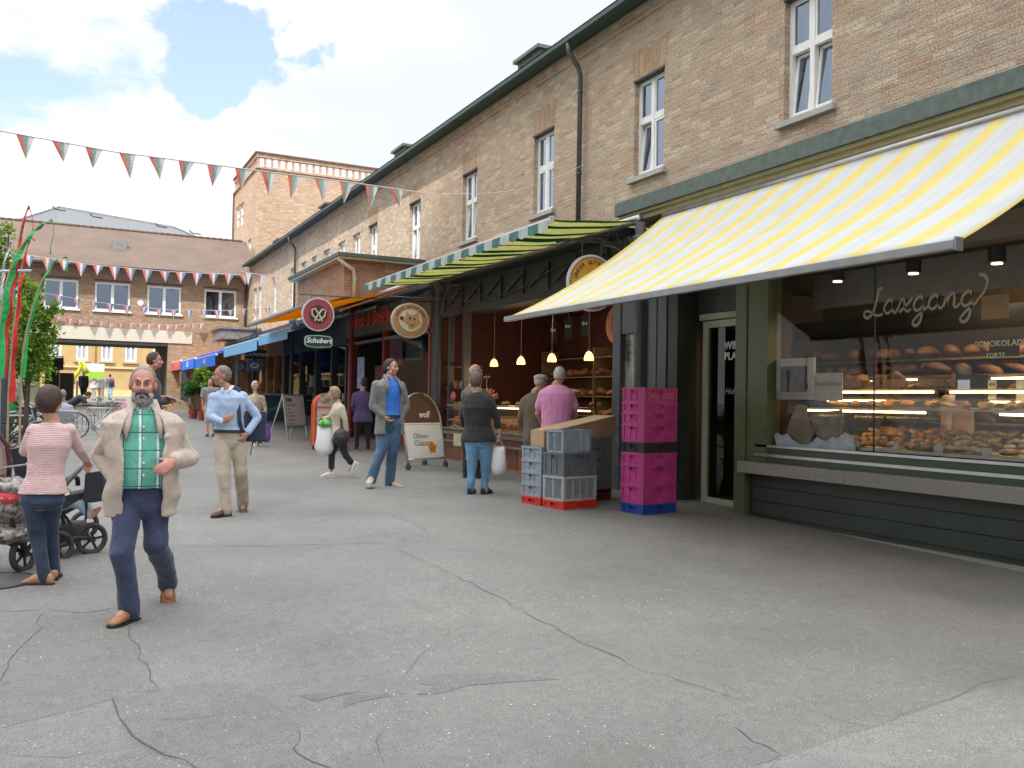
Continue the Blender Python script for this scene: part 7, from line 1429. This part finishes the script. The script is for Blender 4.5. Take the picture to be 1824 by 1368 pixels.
# 12.. figures farther off, built the same way
def far(base,h,body,label,topc,lowc,hairc,hst='short',sex='m',stride=0,face=None,sleeve='long',vox=.02,hem=-.08,low='long',J2=None,sk=SK,dy=0,k=1.1):
    J=auto(base,h,body,stride); 
    if J2: J.update(J2)
    return person(base,J,label,body=body,face=face,sex=sex,vox=vox,top=(topc,'shirt'),sleeve=sleeve,hem=hem,low=(lowc,low),shoes=blackm,hairs=(hst,hairc),feet=(body,body,0,10 if stride else 0),sk=sk,noface=False,k=k,dy=dy)
black_h=hairm('near black hair',(.02,.016,.014)); white_h=hairm('white hair',(.48,.45,.42))
far((375,777),104,-5,'person in a grey t-shirt and pale shorts half hidden behind the balding man',cloth('grey tee',(.20,.19,.20),.1,'specks'),cloth('pale shorts',(.42,.34,.26)),black_h,sleeve='short',low='short')
far((314,728),55,172,'woman seen from behind in a dusty red patterned jacket near the archway',cloth('dusty red jacket',(.30,.10,.10),.1,'specks'),blkc,black_h,'helmet','f',k=1.3,hem=-.3)
far((303,727),57,185,'slim person in a white top beside the dusty red jacket',cloth('white tee',(.62,.62,.64)),jn,black_h,'helmet','f')
b,T,M3,s,j,fr=person((266,845),dict(head=(276,642),neck=(262,668),sL=(250,678,.16),sR=(272,680,-.16),eL=(250,715,.15),wL=(275,722,.1),eR=(280,716,-.2),wR=(299,714,-.1),hL=(258,760,.08),hR=(264,760,-.08),kL=(258,805,.08),aL=(256,838,.08),kR=(270,805,-.08),aR=(272,838,-.08)),
  'tall dark haired man in a dark jacket facing right behind the bearded man',body=75,face=85,vox=.012,sk=SKR,top=(cloth('dark slate jacket',(.045,.05,.055)),'jacket'),hem=-.2,k=1.3,low=(blkc,'long'),shoes=blackm,hairs=('short',brh),feet=(75,75,0,0),width=1.1)
Bp=fr[5]; m=MB(); c=Bp+j['wR']+fr[1]*.10+Vector((0,0,.04)); m.cbox(c,(.15,.10,.006),Matrix.Rotation(R_(18),3,'Y')); o=m.build('leaflet',paper); tag(o,'white leaflet held by the tall dark haired man','leaflet')
b,T,M3,s,j,fr=far((52,790),133,-150,'man in a pale cap and khaki waistcoat standing among bicycles',cloth('khaki waistcoat',(.33,.30,.22)),blkc,white_h,hst='crop',face=-115,vox=.014,J2=dict(eL=(37,695,.1),wL=(40,686,.25),hL=(47,722),hR=(58,722)),sk=SKT)
m=MB(); m.ell(T(0,-.0,.065),(.09*s,.112*s,.062*s),M3,16,8); m.ell(T(0,.10,.04),(.06*s,.05*s,.012*s),M3); m.build('cap',cloth('pale cap',(.55,.58,.60)),b,smooth=True)
b,T,M3,s,j,fr=person((128,772),dict(head=(157,704,-.1),neck=(150,706),sL=(146,706,.15),sR=(146,710,-.15),eL=(156,724,.15),wL=(168,737,.1),eR=(154,722,-.2),wR=(172,740,-.15),hL=(120,722,.08),hR=(120,724,-.08),kL=(124,746,.08),aL=(122,766,.08),kR=(120,748,-.08),aR=(118,768,-.08)),
  'man in a navy t-shirt bending over a metal table',body=85,face=80,tilt=45,vox=.015,hs=1.25,top=(cloth('navy tee',(.012,.018,.035)),'shirt'),sleeve='short',hem=-.02,low=(cloth('grey trousers',(.10,.10,.10)),'long'),shoes=blackm,hairs=('short',black_h),feet=(85,85,0,0),k=1.25)
b,T,M3,s,j,fr=person((118,800),dict(head=(112,702),neck=(113,717),sL=(101,724),sR=(126,724),eL=(98,744),wL=(104,758,.2),eR=(130,744),wR=(126,758,.2),hL=(108,768),hR=(122,768),kL=(106,770,.4),aL=(107,792,.4),kR=(124,770,.4),aR=(123,792,.4)),
  'seated person in a pale blue shirt just behind the pink striped woman',body=175,face=170,vox=.015,hs=1.1,top=(cloth('pale blue shirt',(.42,.46,.60)),'shirt'),low=(jn,'long'),shoes=blackm,hairs=('short',hairm('grey hair',(.22,.20,.19))),feet=(180,180,0,0))
p=onG(118,800); chair((p.x,p.y+.1,p.z),math.pi,'metal chair under the seated person in pale blue')
far((179,713),47,178,'hiker in a white shirt with grey backpack walking away in the passage',cloth('white tee',(.62,.62,.64)),khaki,white_h,stride=12)
far((196,712),46,175,'hiker in a denim blue top and pale jeans right of the white shirted one',cloth('denim blue top',(.08,.15,.22)),cloth('pale jeans',(.35,.48,.62)),brh,stride=9)
far((167,713),45,180,'walker in a white blouse left of the two hikers',cloth('white tee',(.62,.62,.64)),cloth('sand trousers',(.5,.42,.33)),hh,'helmet','f')
far((149,716),56,10,'figure dressed all in black beside the lime yellow inflatable',blkc,blkc,black_h)
for bx,by,h_ in ((180,690,.0),(197,690,.0)):
    pass
for (px,lb,c) in ((180,'grey backpack on the white shirted hiker',mat('grey backpack cloth',(.16,.16,.20),.8)),(199,'dark red backpack on the hiker in denim blue',mat('dark red backpack cloth',(.12,.03,.04),.8))):
    g=onG(px-2,712); c0=Vector((g.x,g.y,g.z+1.22)); d_=Vector((g.x,g.y,0)).normalized(); m=MB(); m.ell(c0-d_*.24,(.17,.12,.26)); o=m.build('backpack',c,smooth=True,loc=tuple(c0)); tag(o,lb,'backpack')
b,T,M3,s,j,fr=person((222,776),dict(head=(242,700),neck=(236,712),sL=(222,718,.12),sR=(226,720,-.12),eL=(214,730,.12),wL=(204,732,.1),eR=(216,733,-.15),wR=(206,734,-.1),hL=(218,742,.08),hR=(218,744,-.08),kL=(196,742,.1),aL=(180,757,.1),kR=(198,744,-.1),aR=(182,760,-.1)),
  'seated person in jeans with legs stretched out, left of the bearded man',body=-88,face=-90,sex='f',vox=.016,top=(cloth('pink tee',(.55,.25,.30)),'shirt'),sleeve='short',low=(jn,'long'),shoes=wsh,hairs=('helmet',brh),feet=(-90,-90,0,0))
# shop assistant
g=onX(1707,672,9.75); base_px=None
def at_world(x,y):   # pixel of a ground point
    v=Vector((x,y,gz(y)-EYE)); dz=v.dot(AF); return 912+F*v.dot(AR)/dz,684-F*v.dot(AU)/dz
bx,by=at_world(9.75,g.y)
J=auto((bx,by),(by-655),-60); J.update(head=(1708,675)); J['neck']=(1712,697)
b,T,M3,s,j,fr=person((bx,by),J,'dark haired shop assistant in a pale pink top behind the glass display case',body=-60,face=-70,sex='f',vox=.011,top=(cloth('pale pink top',(.60,.40,.36)),'shirt'),low=(blkc,'long'),shoes=blackm,hairs=('bob',black_h),feet=(-60,-60,0,0))
# ------------------------------------------------ pushchairs
def wheel(c,ax,R,name,par,hub=.03,sp=5,tw=.022):
    ax=ax.normalized(); u=ax.orthogonal().normalized(); v=ax.cross(u); m=MB(); m.tube([c+u*R*math.cos(a*.2094)+v*R*math.sin(a*.2094) for a in range(30)],tw,8,closed=True); w=m.build(name,mat('grey black tyre',(.05,.045,.042),.8),par,smooth=True); m=MB()
    for a in range(sp): q=a*2*math.pi/sp; m.beam(c,c+(u*math.cos(q)+v*math.sin(q))*(R-.01),.022,.012,up=ax)
    m.tube([c+u*(R-.02)*math.cos(a*.2094)+v*(R-.02)*math.sin(a*.2094) for a in range(30)],.008,6,closed=True); m.cyl(c-ax*.03,c+ax*.03,hub,n=14); m.build('rim',blackm,w); return w
def pt(px,py,Y): return onY(px,py,Y)
rr=wroot('pushchair',tuple(onG(130,985)),'black three spoked pushchair with a grey handle, pushed by the woman in pink','pushchair')
ax=Vector((.35,-.93,0)).normalized(); Y0=8.95
w1=pt(163,960,Y0); wheel(w1,ax,.125,'wheel',rr); w2=pt(102,975,8.75); wheel(w2,ax,.125,'wheel',rr); w3=pt(150,935,9.7); wheel(w3,ax,.125,'wheel',rr); w4=pt(88,948,9.5); wheel(w4,ax,.12,'wheel',rr)
m=MB(); H=pt(152,826,8.55); H2=pt(152,822,9.05); S1=pt(100,895,8.9); 
m.tube([H,pt(122,858,8.75),pt(98,890,8.9),pt(90,925,9.0)],.017,8); m.tube([H2,pt(124,852,9.2),pt(100,882,9.35)],.017,8); m.build('handle_tube',mat('grey tube',(.25,.25,.25),.4,.5),rr,smooth=True)
m=MB(); m.tube([H,H2],.022,8); m.build('handle_grip',blackm,rr,smooth=True)
m=MB(); m.tube([w1,pt(135,957,8.85),w2],.016,8); m.tube([w3,w4],.016,8); m.tube([pt(120,956,8.85),pt(112,925,9.1),pt(98,905,9.1)],.018,8); m.tube([pt(140,953,8.9),pt(118,922,9.0),pt(100,905,9.1)],.014,8); m.tube([w1,w3],.012,6); m.tube([w2,w4],.012,6); m.tube([pt(92,925,8.9),pt(130,905,8.95),pt(150,893,9.0)],.02,8); m.build('chassis',darkmetal,rr,smooth=True)
m=MB(); m.prism([pt(88,940,8.85),pt(132,938,8.85),pt(140,950,8.85),pt(140,966,8.85),pt(100,972,8.85)],(.1,.45,0)); m.build('basket',mat('black basket mesh',(.03,.03,.03),.8),rr)
m=MB(); P=[pt(88,918,8.8),pt(118,905,8.8),pt(150,884,8.8),pt(152,876,8.8),pt(124,882,8.8),pt(95,890,8.8)]; m.prism(P,(.05,.40,0)); m.build('seat',mat('black seat cloth',(.025,.03,.03),.8),rr)
m=MB(); m.tube([pt(115,858,8.9),pt(130,848,8.95),pt(138,852,9.0),pt(139,865,9.0)],.022,8); m.tube([pt(152,878,8.8),pt(154,900,8.8),pt(153,926,8.8)],[.02,.026,.008],8,flat=.5); m.build('bumper_bar',blackm,rr,smooth=True)
q=wroot('changing_bag',tuple(pt(170,890,8.7)),'black bag hanging from the pushchair handle beside the bearded man','bag'); m=MB(); m.prism([pt(151,843,8.7),pt(183,838,8.7),pt(197,845,8.7),pt(200,890,8.7),pt(160,896,8.7),pt(147,893,8.7)],(.06,.12,0)); m.build('bag_body',mat('black bag cloth',(.018,.02,.03),.7,var=.2),q,bevel=.01); m=MB(); m.tube([pt(155,845,8.7),pt(153,828,8.75),pt(160,845,8.75)],.008,6); m.build('strap',blackm,q); m=MB(); m.prism([pt(183,850,8.69),pt(196,852,8.69),pt(197,884,8.69),pt(186,884,8.69)],(0,.006,0)); m.build('print_panel',mat('blue print',(.05,.07,.16),.7,var=.7,scale=30),q)
def baby(base,c0,dirv,label,topc,lowc,sz=1.):
    """small reclining child; c0 = hip point in the world, dirv = direction hips to head"""
    d=dirv.normalized(); Z=Vector((0,0,1)); side=d.cross(Z).normalized(); n=side.cross(d)*-1
    if n.z<0:n=-n
    m=MB(); loc=c0; o=Vector(); hd=d*.36*sz+n*.04; 
    m.ell(hd,(.07*sz,.075*sz,.08*sz)); m.ell(hd+n*.06*sz-d*.02,(.012,.012,.012)); chain(m,[o,d*.15*sz,d*.25*sz,hd],[.075*sz,.08*sz,.06*sz,.035*sz])
    for k in(-1,1):
        chain(m,[d*.24*sz+side*k*.07*sz,d*.14*sz+side*k*.12*sz+n*.05,d*.06*sz+side*k*.09*sz+n*.10*sz],[.032*sz,.027*sz,.022*sz])
        hand(m,d*.06*sz+side*k*.09*sz+n*.10*sz,-d,-n,k,.5,sz*.5)
        chain(m,[side*k*.05*sz,-d*.14*sz+side*k*.08*sz+n*.06,-d*.27*sz+side*k*.07*sz],[.045*sz,.035*sz,.028*sz])
        chain(m,[-d*.27*sz+side*k*.07*sz,-d*.28*sz+side*k*.07*sz+n*.06*sz],[.025*sz,.02*sz])
    b=remesh(m,'person',SK,.008,loc=loc,sm=2); tag(b,label,'person'); m=MB(); chain(m,[o,d*.15*sz,d*.24*sz],[.085*sz,.088*sz,.065*sz])
    for k in(-1,1): chain(m,[d*.24*sz+side*k*.06*sz,d*.14*sz+side*k*.12*sz+n*.05,d*.08*sz+side*k*.10*sz+n*.09*sz],[.038*sz,.034*sz,.03*sz])
    remesh(m,'romper',topc,.01,b,2,.01); m=MB(); chain(m,[o,o+d*.02],[.085*sz,.08*sz]); 
    for k in(-1,1): chain(m,[side*k*.05*sz,-d*.14*sz+side*k*.08*sz+n*.06,-d*.25*sz+side*k*.07*sz],[.052*sz,.042*sz,.034*sz])
    remesh(m,'leggings',lowc,.01,b,2,.01); m=MB(); m.ell(hd+d*.01+n*-.012,(.073*sz,.078*sz,.084*sz)); m.build('hair',brh,b,smooth=True)
    m=MB(); 
    for k in(-1,1): m.ell(hd+n*.067*sz+side*k*.025*sz+d*.012*sz,(.007*sz,.007*sz,.007*sz))
    m.build('eye',blackm,b); return b
baby(None,pt(112,893,8.95),Vector((-.9,.2,.45)),'baby in blue and yellow lying in the black pushchair',cloth('pale yellow romper',(.55,.52,.28),.3,'specks'),cloth('pale blue leggings',(.35,.50,.58)),1.05)
# pram at the left edge
rr=wroot('pram',tuple(onG(20,1015)),'pram with a beige hood and crinkled silver basket, cut by the left photo edge','pram')
Yp=8.35; ax2=Vector((.8,-.6,0)); wheel(pt(43,985,Yp),ax2,.135,'wheel',rr,sp=6,tw=.026); wheel(pt(-60,1000,Yp-.1),ax2,.135,'wheel',rr,sp=6,tw=.026); wheel(pt(62,965,9.1),ax2,.13,'wheel',rr,sp=6); wheel(pt(-30,975,9.0),ax2,.13,'wheel',rr,sp=6)
hoodm=mat('dusty beige hood cloth',(.40,.30,.26),.8,var=.08)
m=MB(); m.tube([pt(-20,765,Yp),pt(0,775,Yp),pt(13,795,Yp),pt(17,825,Yp),pt(16,850,Yp)],.024,8,flat=.8); m.build('hood_trim',mat('dark red piping',(.07,.012,.018),.6),rr,smooth=True)
m=MB(); P=[pt(-60,768,Yp+.02),pt(-20,770,Yp+.02),pt(0,780,Yp+.02),pt(10,800,Yp+.02),pt(13,850,Yp+.02),pt(-60,852,Yp+.02)]; m.prism(P,(0,.38,0)); m.build('hood',hoodm,rr,bevel=.03)
m=MB(); m.tube([pt(-10,842,Yp-.05),pt(12,832,Yp-.05),pt(46,828,Yp),pt(48,826,Yp+.4)],.011,6); m.build('handle_bar',mat('woven grey tube',(.22,.22,.22),.6,var=.5,scale=90),rr,smooth=True)
m=MB(); P=[pt(18,800,Yp+.5),pt(60,795,Yp+.5),pt(58,850,Yp+.5),pt(30,862,Yp+.5)]; m.prism(P,(0,.10,0)); m.build('footmuff',mat('navy black cover',(.02,.022,.035),.8),rr)
foil=mat('crinkled silver pattern cloth',(.22,.205,.195),.35,.3,var=.95,scale=30,bump=1.,bscale=50)
m=MB(); m.ell(pt(8,868,Yp),(.24,.2,.09)); m.ell(pt(-8,905,Yp+.02),(.30,.2,.16)); m.ell(pt(20,950,Yp),(.26,.2,.085)); o=remesh(m,'basket',foil,.014,rr,2,.04); o.matrix_parent_inverse=Matrix.Translation(rr.location).inverted()
m=MB(); m.tube([pt(36,870,Yp-.12),pt(0,925,Yp-.12),pt(-20,950,Yp-.12)],.012,6); m.tube([pt(0,868,Yp-.12),pt(20,925,Yp-.12),pt(43,985,Yp-.03)],.014,6); m.tube([pt(43,985,Yp),pt(10,965,Yp-.05),pt(-60,975,Yp-.1)],.016,6); m.tube([pt(43,985,Yp),pt(62,965,9.1)],.014,6); m.build('chassis',blackm,rr,smooth=True)
q=wroot('blanket',tuple(pt(8,885,Yp-.12)),'coral red dotted blanket over the child in the left pram','blanket'); m=MB(); m.ell(pt(6,885,Yp-.10)-q.location,(.145,.10,.07)); o=remesh(m,'blanket_cloth',cloth('coral dotted cloth',(.72,.07,.10),.05,'specks'),.012,q,2,.015)
baby(None,pt(-2,872,Yp),Vector((-.95,.1,.3)),'small child under the coral dotted blanket in the left pram',cloth('lilac sleeve',(.42,.36,.45)),cloth('lilac sleeve',(.42,.36,.45)),1.1)
# yellow price card under the counter edge of the narrow bay
r2,a2,b2_=card('notice_card',808,772,827,796,7.0,mat('pale yellow card',(.52,.53,.34),.7,var=.15,scale=30),'pale yellow handwritten price card hanging left of the black sweater','notice',.01)
